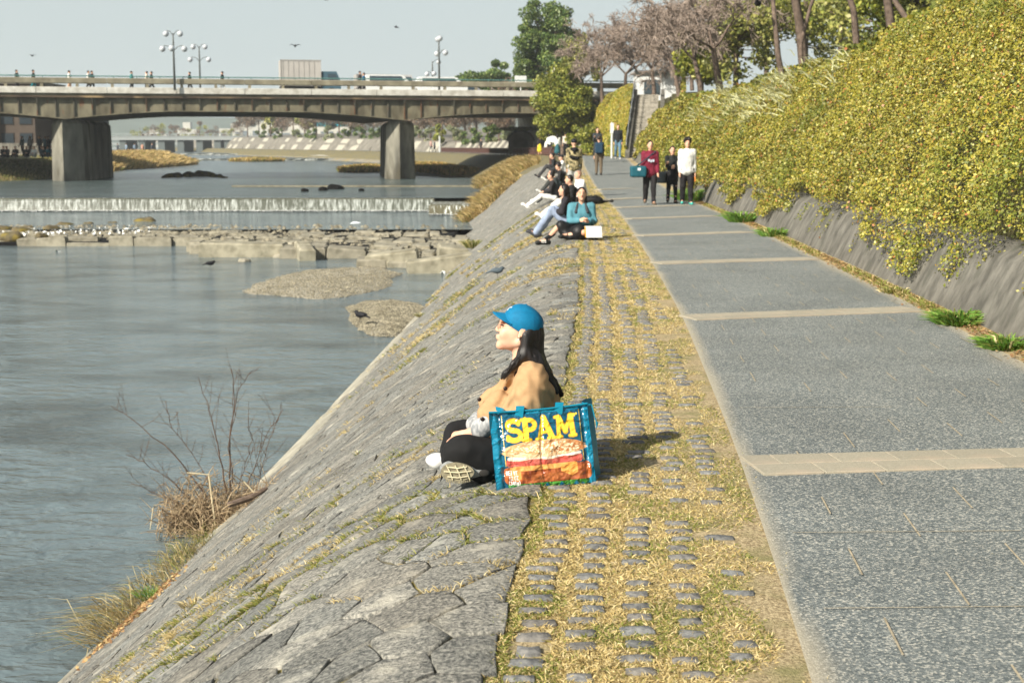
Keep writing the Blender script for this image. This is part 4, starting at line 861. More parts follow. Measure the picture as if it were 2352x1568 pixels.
# right bank upstream of the bridge
Yf = np.arange(118, 480, 3.)
def rb_row(Y):
    x = XL(Y); return np.array([(x - 12, Y, -1.9), (x - 5.5, Y, -1.3), (x - 3.0, Y, -.5), (x - .6, Y, ZR(Y) - .05), (x + .05, Y, ZR(Y) - .02)])
M_revet = mat('far_revetment', C(150, 144, 130), C(118, 112, 98), scale=.5, detail=6, rough=.9, c3=C(150, 134, 92), s3=.25)
tag(sheet('far_embankment', Yf, rb_row, M_revet), kind='structure')
WH = tab([(118, 4.6), (138, 3.6), (150, 2.7), (165, 1.6), (190, 1.2), (215, 1.5), (300, 2.4), (480, 3.2)], 6)
wallst = tag(sheet('far_stone_wall', np.arange(123, 480, 2.), lambda Y: np.array([(XL(Y) + 3.0, Y, ZR(Y) - .2), (XL(Y) + 3.0 + WH(Y) * .28, Y, ZR(Y) + WH(Y) * .5), (XL(Y) + 3.0 + WH(Y) * .75, Y, ZR(Y) + WH(Y)), (XL(Y) + 5 + WH(Y), Y, ZR(Y) + WH(Y) + .2), (XL(Y) + 40, Y, 4.6), (XL(Y) + 400, Y, 5)]), M_fstone), 'long battered stone wall behind the far riverside path', 'wall')
M_lightp = plain(C(176, 172, 158)); M_darkp = plain(C(112, 108, 98))
Y = 150
while Y < 420:                              # buttress faces; sunlight painted in as a paler colour on some
    h = WH(Y); x0 = XL(Y) + 2.9; mb = MB(); d = XL(Y + 2) - XL(Y); w = random.uniform(1.2, 2.8) * (1 if Y < 200 else 2)
    mb.add([(x0 - .1, Y, ZR(Y)), (x0 + h * .72, Y, ZR(Y) + h * .98), (x0 + h * .72 + d * w / 2, Y + w, ZR(Y) + h * .98), (x0 - .1 + d * w / 2, Y + w, ZR(Y)), (x0 + .3, Y + .1, ZR(Y) - .1), (x0 + h * .72 + .6, Y + .1, ZR(Y) + h * .9)], [(0, 3, 2, 1), (0, 1, 5, 4)])
    mb.out('buttress', M_lightp if random.random() < .6 else M_fstone, wallst); Y += w + random.uniform(1.5, 4) * (1 if Y < 200 else 2)
mb = MB(); a = np.array([XL(250.) - 3.2, 250]); b = np.array([XL(275.) - 3.2, 275]); mb.add([(a[0] - .2, a[1], -.6), (b[0] - .2, b[1], -.6), (b[0] + 2.8, b[1], .42), (a[0] + 2.8, a[1], .42)], [(0, 1, 2, 3)]); tag(mb.out('concrete_ramp', M_lightp), 'pale concrete ramp sloping into the river on the far right bank', 'ramp')
# culvert arch in the wall by the underpass
q = PY(1196, 344, 132); o = empty('culvert', tuple(q)); tag(o, 'arched stone culvert mouth under green growth beside the underpass', 'culvert')
mb = MB(); k_ = [(math.cos(a) * 1.15, 0, .75 + math.sin(a) * .85) for a in np.linspace(0, math.pi, 13)]; k_ = [(1.15, 0, -.3)] + k_ + [(-1.15, 0, -.3)]; ki = [(x * .62, -.02, z * .72) for x, y_, z in k_]
m_ = len(k_); v = k_ + ki + [(x, 2.5, z) for x, y_, z in ki]; mb.add(v, [(k, k + 1, m_ + k + 1, m_ + k) for k in range(m_ - 1)] + [(m_ + k, m_ + k + 1, 2 * m_ + k + 1, 2 * m_ + k) for k in range(m_ - 1)] + [tuple(2 * m_ + k for k in range(m_))]); mb.out('arch', M_fstone, o)
mb = MB(); mb.tube([(x, 1.2, z + .05) for x, y_, z in k_[1:-1]], 1.2 * .15, 6); mb.out('arch_ring', M_wall, o)
Pc = np.stack([rng.normal(0, .75, 1500), rng.uniform(-.2, 1.2, 1500), 1.75 + rng.random(1500) * .3], 1); leafquads('overgrowth', Pc, .16, GREEN[rng.integers(0, 3, 1500)] * .7, M_ivy, o)
# underpass frame: dark passage between wall and abutment
mb = MB(); y0, y1 = 121, 142
mb.box(5.6, 6.4, y0, y1, -.5, 4.1); mb.box(2.2, 6.4, y1, y1 + .5, -.5, 4.1); tag(mb.out('underpass', M_abut), 'dark pedestrian underpass below the right end of the bridge', 'underpass')

# brown railing along the far path edge
M_rail = mat('brown_rail_paint', C(96, 68, 62), C(78, 56, 50), scale=3, rough=.6)
rl = empty('railing', (0, 0, 0)); tag(rl, 'low brown picket railing following the bend of the far path', 'railing')
Ys_ = [62 + k * .0 for k in range(0)]; Yr = list(np.arange(66, 116, 1.6)) + list(np.arange(116, 196, 1.1)); rp = []
for Y in Yr: x = XL(Y) - np.interp(Y, [66, 80, 100, 116, 200], [1.6, 1.7, .9, .35, .35]); rp.append((float(x), float(Y), float(ZR(Y)) - .02))
S = []
for k in range(len(rp) - 1):
    p, q = np.array(rp[k]), np.array(rp[k + 1]); 
    for zz in (.62, .14): S.append([*(p + [0, 0, zz]), *(q + [0, 0, zz]), .045, .045])
segs('rail', S, M_rail, rl, n=5); k_ = 0
for k in range(0, len(rp), 1):
    p = np.array(rp[k]); mb = MB(); mb.box(-.05, .05, -.05, .05, -.2, .66); o = mb.out('post', M_rail, rl, loc=tuple(p)) if k % 2 == 0 else None
S = []
for k in range(len(rp) - 1):
    p, q = np.array(rp[k]), np.array(rp[k + 1]); m_ = 5 if p[1] < 116 else 4
    for j in range(m_): c = p + (q - p) * j / m_; S.append([*(c + [0, 0, .1]), *(c + [0, 0, .62]), .022, .022])
tag(segs('pickets', S, M_rail, rl, n=4), kind='stuff')

# far bridge
fb = empty('far_bridge', (-100, 385, 0), -.02); tag(fb, 'pale low bridge far upstream seen beneath the near bridge', 'bridge')
M_fb = plain(C(150, 156, 156)); M_fbd = plain(C(96, 104, 104))
mb = MB(); mb.box(-60, 33, 0, 12, 2.6, 3.5); mb.out('deck', M_fb, fb); mb = MB(); mb.box(-60, 33, -.1, 0, 3.5, 3.7); mb.box(-60, 33, -.1, 0, 4.2, 4.32)
for k in range(0, 93, 2): mb.box(-60 + k, -59.85 + k, -.1, 0, 3.7, 4.2)
mb.out('parapet', M_fb, fb)
for px in (291, 334, 379, 423, 466, 507, 530): x = (px - 1176) / 3267 * 386 + 100; mb = MB(); mb.box(x - .9, x + .9, .6, 11.5, -1.6, 2.6, bev=.05); mb.out('pier', M_fbd, fb)
# second, fainter bridge behind and weirs
mb = MB(); mb.box(-190, -70, 470, 478, 1.2, 2.0); mb.box(-190, -70, 600, 601, -.7, .2)
for k in range(8): mb.box(-180 + k * 14, -178 + k * 14, 471, 477, -1.5, 1.2)
tag(mb.out('footbridge', M_fb), 'faint footbridge line behind the far bridge', 'bridge')
mb = MB(); xs = np.arange(-95, -22, .6); v = [(x, 249.5 + random.uniform(-.2, .2), z) for z in (-.93, -1.1, -1.27) for x in xs]; m_ = len(xs); mb.add(v, [(r * m_ + k, (r + 1) * m_ + k, (r + 1) * m_ + k + 1, r * m_ + k + 1) for r in range(2) for k in range(m_ - 1)])
M_fall3 = bpy.data.materials.new('far_fall'); M_fall3.use_nodes = True; fall_nodes(M_fall3, C(96, 98, 92)); tag(mb.out('waterfall', M_fall3), kind='structure')
mb = MB(); xs = np.arange(-120, -40, .8); v = [(x, 329 + random.uniform(-.2, .2), z) for z in (-.58, -.8, -.97) for x in xs]; m_ = len(xs); mb.add(v, [(r * m_ + k, (r + 1) * m_ + k, (r + 1) * m_ + k + 1, r * m_ + k + 1) for r in range(2) for k in range(m_ - 1)]); tag(mb.out('waterfall', M_fall3), kind='structure')
def islet(n): 
    c = rng.integers(0, 2, n); cx = np.array([-42, -15.5])[c]; cy = np.array([236, 152])[c]; rx = np.array([4.5, 2.8])[c]; ry = np.array([5, 8])[c]; a = rng.uniform(0, 6.28, n); r = np.sqrt(rng.random(n)); return np.stack([cx + np.cos(a) * r * rx, cy + np.sin(a) * r * ry, -1.2 + .3 * (1 - r)], 1)
clump_field('reed_islets', 9000, islet, .9, .07, .3, gold=np.array([1, .9, .72]))
def bushspit(n): Y = rng.uniform(126, 172, n); x = XL(Y) - 4 - rng.random(n) * np.interp(Y, [126, 140, 172], [3, 5, 4]); return np.stack([x, Y, np.full(n, -1.2) + .4 * rng.random(n)], 1)
clump_field('bank_scrub', 16000, bushspit, .8, .05, .35, gold=np.array([.95, .8, .62]))
mb = MB(); v = []; Yb = np.arange(124, 176, 3.); 
for Y in Yb: w_ = np.interp(Y, [124, 132, 160, 176], [1.5, 8, 11, 2]); v += [(XL(Y) - 3, Y, -.8), (XL(Y) - 4, Y, -1.05), (XL(Y) - 4 - w_ * .8, Y, -1.12), (XL(Y) - 4 - w_, Y, -1.35)]
mb.add(v, [(4 * i + k, 4 * i + k + 1, 4 * i + k + 5, 4 * i + k + 4) for i in range(len(Yb) - 1) for k in range(3)]); tag(mb.out('silt_bank', mat('silt', C(128, 116, 88), C(100, 92, 70), scale=.7), smooth=True), kind='structure')

# buildings on the left bank
def building(name, x0, x1, y0, y1, z1, wall_c, label, nx=4, nz=3, win=C(52, 60, 66), cols=()):
    o = empty(name, (x0, y0, .5)); tag(o, label, 'building'); w, h = x1 - x0, z1 - .5; m_ = mat('facade', wall_c, tuple(v * .8 for v in wall_c[:3]) + (1,), scale=.8, rough=.85)
    mb = MB(); mb.box(0, w, 0, y1 - y0, -1, h); mb.out('wall', m_, o); mb = MB(); mb.box(-.25, w + .25, -.25, y1 - y0 + .25, h, h + .25); mb.out('roof', M_darkp, o)
    for i in range(nx):
        for k in range(nz):
            a = w * (i + .18) / nx; b = w * (i + .82) / nx; c = .4 + (h - .4) * (k + .2) / nz; d = .4 + (h - .4) * (k + .78) / nz; mb = MB(); mb.box(a - .06, b + .06, -.06, .02, c - .06, d + .06); f = mb.out('window', plain(tuple(v * .6 for v in wall_c[:3]) + (1,)), o); mb = MB(); mb.box(a, b, -.09, -.065, c, d); mb.out('pane', plain(win, rough=.2), f)
    for (a, b, c_) in cols: mb = MB(); mb.box(a, b, -.3, -.1, 0, h); mb.out('column', plain(c_), o)
building('riverside_house', -66.5, -60.2, 150, 160, 8.4, C(70, 62, 54), 'dark timber riverside house with a yellow column at the left edge', 3, 2, cols=((2.2, 3.0, C(176, 140, 50)),))
building('riverside_house', -60.0, -54.5, 151, 160, 7.6, C(176, 180, 180), 'pale grey riverside house with a tall window, left of the left pier', 2, 2, C(110, 134, 140))
building('riverside_house', -54.3, -50.4, 152, 162, 7.9, C(84, 74, 66), 'narrow brown riverside house between the pale grey one and the pier', 2, 3)
building('riverside_house', -50.2, -46.5, 158, 166, 7.4, C(58, 66, 68), 'dark slate riverside house close behind the left pier', 3, 3)
building('tower_block', -84.4, -77.6, 205, 215, 13.2, C(96, 84, 82), 'brown tower block rising over the bridge rail at the left edge', 3, 6)
mb = MB(); mb.box(-67, -44, 149.2, 149.7, .4, 1.7); tag(mb.out('bank_wall', M_wall), 'grey concrete wall below the riverside houses on the left bank', 'wall')
# pale houses far up the valley
for i, (px, top, Y, w, h, lb) in enumerate(((352, 297, 900, 16, 9, 'long cream building left of the white tower house'), (427, 281, 850, 12, 14, 'white house with a small tower far beyond the far bridge'), (690, 277, 520, 26, 9, 'pale apartment block above the far right bank trees'), (610, 279, 620, 22, 8, 'small pale block behind the willows'), (545, 284, 700, 18, 8, 'faint white block right of the white tower house'), (760, 271, 430, 12, 8, 'white building with a turquoise roof beside the far trees'))):
    q = PY(px, top, Y); o = empty('distant_building', (q[0], q[1], q[2] - h)); tag(o, lb, 'building'); mb = MB(); mb.box(-w / 2, w / 2, 0, 10, -12, h * .7); mb.box(-w / 5, w / 6, 2, 8, h * .7, h); mb.out('wall', plain(C(190, 188, 178)), o)
    for k in range(5): b2 = MB(); b2.box(-w / 2 + (k + .2) * w / 5, -w / 2 + (k + .75) * w / 5, -.1, 0, h * .2, h * .5); b2.out('window', plain(C(110, 120, 126)), o)
    if i == 5: b2 = MB(); b2.box(-w / 2, w / 2, -.3, 10.3, h * .7, h * .85); b2.out('roof', plain(C(40, 160, 180)), o)
# hills
def hills(name, Yh, z0, seed, m_, x0=-1400, x1=1500):
    xs = np.arange(x0, x1, 25.); V = []
    for yy, f in ((Yh - 350, 0), (Yh - 200, .45), (Yh, 1), (Yh + 200, .7)):
        for x in xs: V.append((x, yy, -3 + f * z0 * (.55 + .9 * fbm(np.array([[x, yy * .2, 0]]), 1 / 420, seed)[0])))
    m2 = len(xs); i = (np.arange(3)[:, None] * m2 + np.arange(m2 - 1)[None]).ravel(); return tag(make(name, V, np.stack([i, i + 1, i + m2 + 1, i + m2], 1), m_, smooth=True), kind='structure')
M_hills = mat('forest_hill', C(82, 96, 84), C(64, 78, 66), scale=.02, rough=1)
hills('hills', 2100, 40, 3, M_hills, -1500, 1800); hills('hills', 1500, 12, 5, M_hills, -1200, 1300)

# ------------------------------------------------------------------ trees
M_bark = mat('bark', C(120, 104, 92), C(82, 70, 62), scale=6, detail=5, rough=.95, bump=.6, bscale=20)
M_twig = mat('cherry_twig', C(166, 150, 138), C(130, 116, 106), scale=2, rough=.9)
def bare_tree(name, loc, H, label, r0=.16, seed=0, lean=(0, 0), spread=1.0, twigs=3, first=.25, mtw=None, group=None, density=1.0, minr=.006):
    R = random.Random(seed); S = []; TW = []
    def grow(p, d, L, r, lv):
        n = 3; q = p
        for k in range(n):
            d2 = (d + Vector((R.gauss(0, .12), R.gauss(0, .12), R.gauss(.03 if lv < 3 else -.04, .08)))).normalized(); e = q + d2 * L / n; r2 = r * (1 - .12 * (k + 1)); S.append((*q, *e, r * (1 - .12 * k), r2)) if lv < 4 else TW.append((*q, *e, max(r * (1 - .2 * k), minr), max(r2 * .8, minr))); q = e; d = d2
            if 2 <= lv < 6 and k < n - 1 and R.random() < .7 * density: side(q, d, L * .6, r2 * .5, lv + 1)
        if lv < 5:
            for _ in range(R.choice((2, 3)) if lv else R.choice((3, 4))): side(q, d, L * R.uniform(.62, .85), r2 * R.uniform(.55, .75), lv + 1)
    def side(q, d, L, r, lv):
        a = R.uniform(0, 6.28); o = d.orthogonal().normalized(); o.rotate(Matrix.Rotation(a, 3, d)); t = R.uniform(.35, .95) * spread; nd = (d * math.cos(t) + o * math.sin(t)); nd.z = nd.z * (.85 if lv > 2 else 1) ; grow(q, nd.normalized(), L, r, lv)
    grow(Vector((0, 0, -.3)), Vector((lean[0], lean[1], 1)).normalized(), H * first + .3, r0, 0)
    if twigs > 3:
        A = np.array(TW); k = rng.integers(0, len(A), int(len(A) * .45)); t = rng.random((len(k), 1)); p = A[k, :3] * (1 - t) + A[k, 3:6] * t; d = rng.normal(0, 1, (len(k), 3)) + [0, 0, -.1]; d /= np.linalg.norm(d, axis=1)[:, None]; e = p + d * rng.uniform(.15, .5, (len(k), 1))
        TW = np.concatenate([A, np.concatenate([p, e, np.full((len(k), 1), minr), np.full((len(k), 1), minr * .8)], 1)])
    o = empty(name, loc); tag(o, label, 'tree', group); segs('trunk', S, M_bark, o, n=6); tw = segs('crown', TW, mtw or M_twig, o, n=3); return o
def crown_tree(name, loc, H, label, cols, rad, n=9000, leaf=.22, r0=.2, seed=0, zc=.62, flat=.75, clumps=26, cat='tree', needle=False, group=None, base=.3):
    R = np.random.default_rng(seed); o = empty(name, loc); tag(o, label, cat, group)
    cs = R.normal(size=(clumps, 3)); cs /= np.linalg.norm(cs, axis=1)[:, None]; cs *= (R.random((clumps, 1)) ** .4); cs = cs * [rad, rad, H * (1 - zc) * .95] + [0, 0, H * zc]
    S = [(0, 0, -.4, 0, 0, H * base, r0, r0 * .8), (0, 0, H * base, R.normal() * .2, R.normal() * .2, H * .85, r0 * .8, r0 * .2)]
    for c in cs: z0 = H * base + (c[2] - H * base) * .45; S.append((0, 0, z0, c[0] * .9, c[1] * .9, c[2], r0 * .3, r0 * .06))
    segs('trunk', S, M_bark, o, n=6); k = R.integers(0, clumps, n); cr = rad * .36 * R.uniform(.6, 1.2, clumps); d = R.normal(size=(n, 3)); d /= np.linalg.norm(d, axis=1)[:, None]; d *= (R.random((n, 1)) ** .35) * cr[k][:, None] * [1, 1, flat]
    Pn = cs[k] + d; cc = np.array([c[:3] for c in cols]); g = (.65 + .7 * vnoise(Pn, .9, 97))[:, None]; cl = cc[R.integers(0, len(cc), n)] * g * R.uniform(.75, 1.2, (n, 1))
    leafquads('crown', Pn, leaf, cl, M_ivy, o, nrm=np.stack([d[:, 0], d[:, 1], d[:, 2] + .3], 1), nb=.4, asp=.3 if needle else .7); return o
PINE = (C(104, 124, 64), C(84, 106, 56), C(124, 138, 72), C(66, 88, 48)); OLIVE = (C(136, 142, 58), C(158, 156, 70), C(108, 120, 50)); WILLOW = (C(150, 152, 78), C(170, 166, 96), C(128, 136, 70)); BROWN = (C(124, 104, 88), C(142, 118, 96), C(104, 90, 78))
q = PY(1262, 190, 138); crown_tree('pine_tree', (q[0], q[1], 5.4), 10.2, 'tall dark pine behind the right end of the bridge', PINE, 3.3, 30000, .26, .25, 1, .56, .6, 80, needle=False)
q = PY(1215, 190, 142); crown_tree('pine_tree', (q[0], q[1], 5.4), 4.6, 'low pine boughs left of the tall pine', PINE, 1.9, 7000, .28, .15, 8, .55, .6, 16)
q = PY(1100, 190, 165); crown_tree('pine_tree', (q[0], q[1], 5.4), 4.6, 'small spreading pine behind the bridge rail, leftmost of the pines', PINE, 3.1, 9000, .3, .15, 2, .62, .6, 22)
q = PY(1141, 190, 172); crown_tree('pine_tree', (q[0], q[1], 5.4), 6.0, 'small pine with a pointed top between the leftmost pine and the tall pine', PINE, 1.4, 4000, .3, .14, 3, .7, .8, 12)
q = PY(1168, 192, 160); crown_tree('brown_shrub', (q[0], q[1], 5.2), 3.6, 'leafless brown thicket between the small pines and the tall pine', BROWN, 2.6, 7000, .2, .1, 4, .5, .8, 20)
q = PY(1292, 345, 113); crown_tree('round_bush', (q[0], q[1], .8), 6.7, 'round clipped evergreen tree hiding the right end of the bridge', OLIVE, 2.15, 42000, .2, .18, 5, .6, .85, 100, group=None)
q = PY(1330, 345, 116); crown_tree('willow_tree', (q[0] + .3, q[1] + 3, 3.0), 7.4, 'yellow-green willow behind the round evergreen tree', WILLOW, 1.5, 8000, .22, .15, 6, .6, 1.4, 18)
for i, (px, py, Y, r) in enumerate(((1292, 340, 115, 1.7), (1345, 345, 104, 1.2), (1335, 300, 114, 1.8))):
    q = PY(px, py, Y); crown_tree('shrub', (q[0], q[1], q[2]), 1.8 + i * .3, ('dark shrubs under the round evergreen tree', 'low shrub at the foot of the ivy ridge by the path', 'shrub on the slope beside the willow')[i], OLIVE, r, 4000, .18, .05, 40 + i, .4, .8, 14, cat='shrub')
# bare cherry trees
chd = [(1655, 178, 62, 7.6, 11, 'bare cherry tree with arching limbs nearest the ivy bank', 1.15), (1612, 200, 72, 8.2, 12, 'bare cherry tree right of the stone stairs', 1.1), (1560, 214, 88, 9.5, 13, 'bare cherry tree behind the white kiosk', 1.1),
       (1500, 215, 97, 9.8, 14, 'bare cherry tree standing over the stone stairs', 1.15), (1440, 225, 104, 10, 15, 'bare cherry tree above the yellow ivy ridge', 1.15), (1385, 225, 112, 9.5, 16, 'reddish bare tree beside the tall pine', 1.0), (1700, 150, 80, 9.5, 17, 'bare tree standing behind the foremost cherry tree', 1.1), (1590, 190, 110, 11, 18, 'tall bare tree in the back row over the stairs', 1.1), (1470, 200, 122, 10.5, 19, 'pale bare tree farthest back above the ridge', 1.1)]
for (px, py, Y, H, sd, lb, spd) in chd:
    q = PY(px, py, Y); bare_tree('cherry_tree', (q[0], q[1], q[2] - .3), H, lb, .17, sd, (random.uniform(-.15, .05), -.1), spd, 4, .2, density=.95, minr=.012 + Y * .00008)
# nearer trunks on top of the ivy bank
for (px, py, Y, H, r, sd, lean, lb) in ((1806, 160, 44, 6, .10, 31, (-.28, 0), 'slender bare tree leaning left out of the ivy bank'), (1842, 128, 46, 6, .075, 32, (-.1, 0), 'thin straight bare tree beside the leaning one'), (1848, 110, 54, 9, .2, 33, (0, 0), 'thick grey trunk behind the two slender bare trees'),
                                  (1970, 72, 52, 8, .13, 34, (.02, 0), 'pale straight trunk in the middle of the hilltop'), (2052, 45, 52, 9, .17, 35, (0, 0), 'broad pale trunk right of the middle trunk'), (2142, 82, 34, 4.6, .085, 36, (-.35, 0), 'forked bare tree at the top of the ivy, far right')):
    q = PY(px, py, Y); bare_tree('bare_tree', (q[0], q[1], q[2] - .4), H, lb, r, sd, lean, .8, 3, .5, density=.5, minr=.006)
for i, (px, py, Y, H, rd) in enumerate(((1690, 120, 78, 5.5, 2.6), (1760, 110, 84, 7, 3.2), (1850, 90, 80, 8, 3.6), (1930, 70, 74, 7.5, 3.4), (2020, 60, 70, 7, 3.0), (2100, 50, 60, 5.5, 2.4), (2200, 20, 52, 5, 2.4), (1610, 190, 84, 3.2, 1.8))):
    q = PY(px, py + 60, Y); crown_tree('evergreen', (q[0], q[1], 4.8), H, ('low evergreen behind the cherry trunks', 'evergreen behind the leaning bare tree', 'large evergreen behind the thick grey trunk', 'olive evergreen between the thick trunk and the middle trunk', 'evergreen behind the broad pale trunk', 'small evergreen left of the forked tree', 'evergreen behind the forked tree at the top edge', 'small evergreen at the head of the stairs')[i], OLIVE if i % 2 else WILLOW, rd, 4200, .26, .16, 60 + i, .55, .8, 24)
# far right bank trees seen under the bridge
lbs = {'b': 'bare brown tree in the row along the far right bank', 'w': 'yellow-green willow in the row along the far right bank', 'g': 'green shrub on the far right bank wall'}
kinds = 'bbwbbwbbbwbbbbwbbbbbbbbb'; 
for i, kd in enumerate(kinds):
    px = 575 + i * 26; Y = np.interp(px, [560, 700, 860, 1000, 1180], [372, 300, 265, 215, 165]) + random.uniform(4, 22); x = (px - 1176) / 3267 * Y; H = (np.interp(px, [560, 700, 900, 1180], [7, 7.6, 7.4, 6.6]) + random.uniform(-.6, 1)); base = .45 + float(WH(Y)) + .2
    if kd == 'w': crown_tree('willow_tree', (x, Y, base), H + .8, lbs['w'], WILLOW, 2.8, 1800, .55, .2, 100 + i, .55, 1.2, 10, group='willows along the far right bank')
    else: crown_tree('brown_tree', (x, Y, base), H, lbs['b'], BROWN + (C(134, 122, 108), C(142, 130, 114)), 3.9, 3600, .42, .2, 100 + i, .6, .8, 14, needle=True, group='bare trees along the far right bank')
for i in range(16):
    px = 600 + i * 36; Y = np.interp(px, [560, 700, 860, 1000, 1180], [365, 292, 258, 208, 158]) + 3; x = (px - 1176) / 3267 * Y + 1; c_ = random.choice((OLIVE, PINE, (C(150, 152, 118), C(130, 140, 100)))); crown_tree('green_shrub', (x, Y, .5 + float(WH(Y))), 1.7 + random.random(), lbs['g'], c_, 1.5, 700, .35, .05, 200 + i, .4, .8, 7, cat='shrub', group='shrubs along the far right wall')
for i in range(14):
    px = 330 + i * 17; crown_tree('hazy_tree', ((px - 1176) / 3267 * (480 + 6 * i), 480 + 6 * i, .6), 6 + random.uniform(0, 3), 'hazy bare tree beyond the far bridge', BROWN if i % 3 else WILLOW, 3.4, 500, .7, .2, 300 + i, .55, .8, 7, needle=True, group='hazy trees beyond the far bridge')

# haze
mb = MB(); mb.box(-2600, 2600, -70, 1420, -4.6, 60); hzo = mb.out('haze', None); tag(hzo, kind='stuff')
mh = bpy.data.materials.new('haze_air'); mh.use_nodes = True; nt = mh.node_tree; nt.nodes.clear(); ou = nt.nodes.new('ShaderNodeOutputMaterial'); pvn = nt.nodes.new('ShaderNodeVolumePrincipled')
pvn.inputs['Density'].default_value = .0003; pvn.inputs['Color'].default_value = (.9, .95, 1, 1); pvn.inputs['Anisotropy'].default_value = .1; nt.links.new(pvn.outputs[0], ou.inputs['Volume']); hzo.data.materials.append(mh)
# ------------------------------------------------------------------ people
SKIN = C(214, 172, 146); HAIRB = C(34, 28, 26); M_hair = mat('dark_hair', C(38, 30, 28), C(22, 18, 18), scale=40, rough=.45, stretch=(1, 1, .2), bump=.5, bscale=60, bdist=.004)
M_skin = mat('skin', SKIN, C(204, 156, 130), scale=8, rough=.55); M_eye = plain(C(40, 30, 28), rough=.3); M_lip = plain(C(176, 104, 96))
V3 = lambda *a: np.array(a, float)
def stand(h=1.7, stride=0.0, armL=(0, .1), armR=(0, .1), lean=0.0, turn=0):
    """joints of a standing or walking figure facing -Y; arm = (swing forward, elbow bend)"""
    J = {}; s = h / 1.72
    hz_ = .92; J['pel'] = V3(0, 0, hz_); J['che'] = V3(0, -lean * .35, 1.27); J['nec'] = V3(0, -lean * .5, 1.45); J['hea'] = V3(0, -lean * .62 - .015, 1.6)
    for sd, sg, ar in (('L', 1, armL), ('R', -1, armR)):
        sh = V3(.165 * sg, -lean * .45, 1.37); a, b = ar; out = .09
        e = sh + .29 * V3(out * sg, -math.sin(a), -math.cos(a)); w = e + .25 * V3(out * sg * .3, -math.sin(a + b), -math.cos(a + b)); J['s' + sd], J['e' + sd], J['w' + sd] = sh, e, w; J['h' + sd] = w + (w - e) / np.linalg.norm(w - e) * .09
        th = stride * sg; kb = .12 + (abs(stride) * 1.2 if th < 0 else 0); hp = V3(.09 * sg, 0, .9); k = hp + .43 * V3(.02 * sg, -math.sin(th), -math.cos(th)); an = k + .41 * V3(0, -math.sin(th - kb), -math.cos(th - kb)); J['p' + sd], J['k' + sd], J['a' + sd] = hp, k, an; J['t' + sd] = an + V3(.02 * sg, -.15, -.045)
    lo = min(J['aL'][2], J['aR'][2]) - .075
    return {k: (v - [0, 0, lo]) * s for k, v in J.items()}
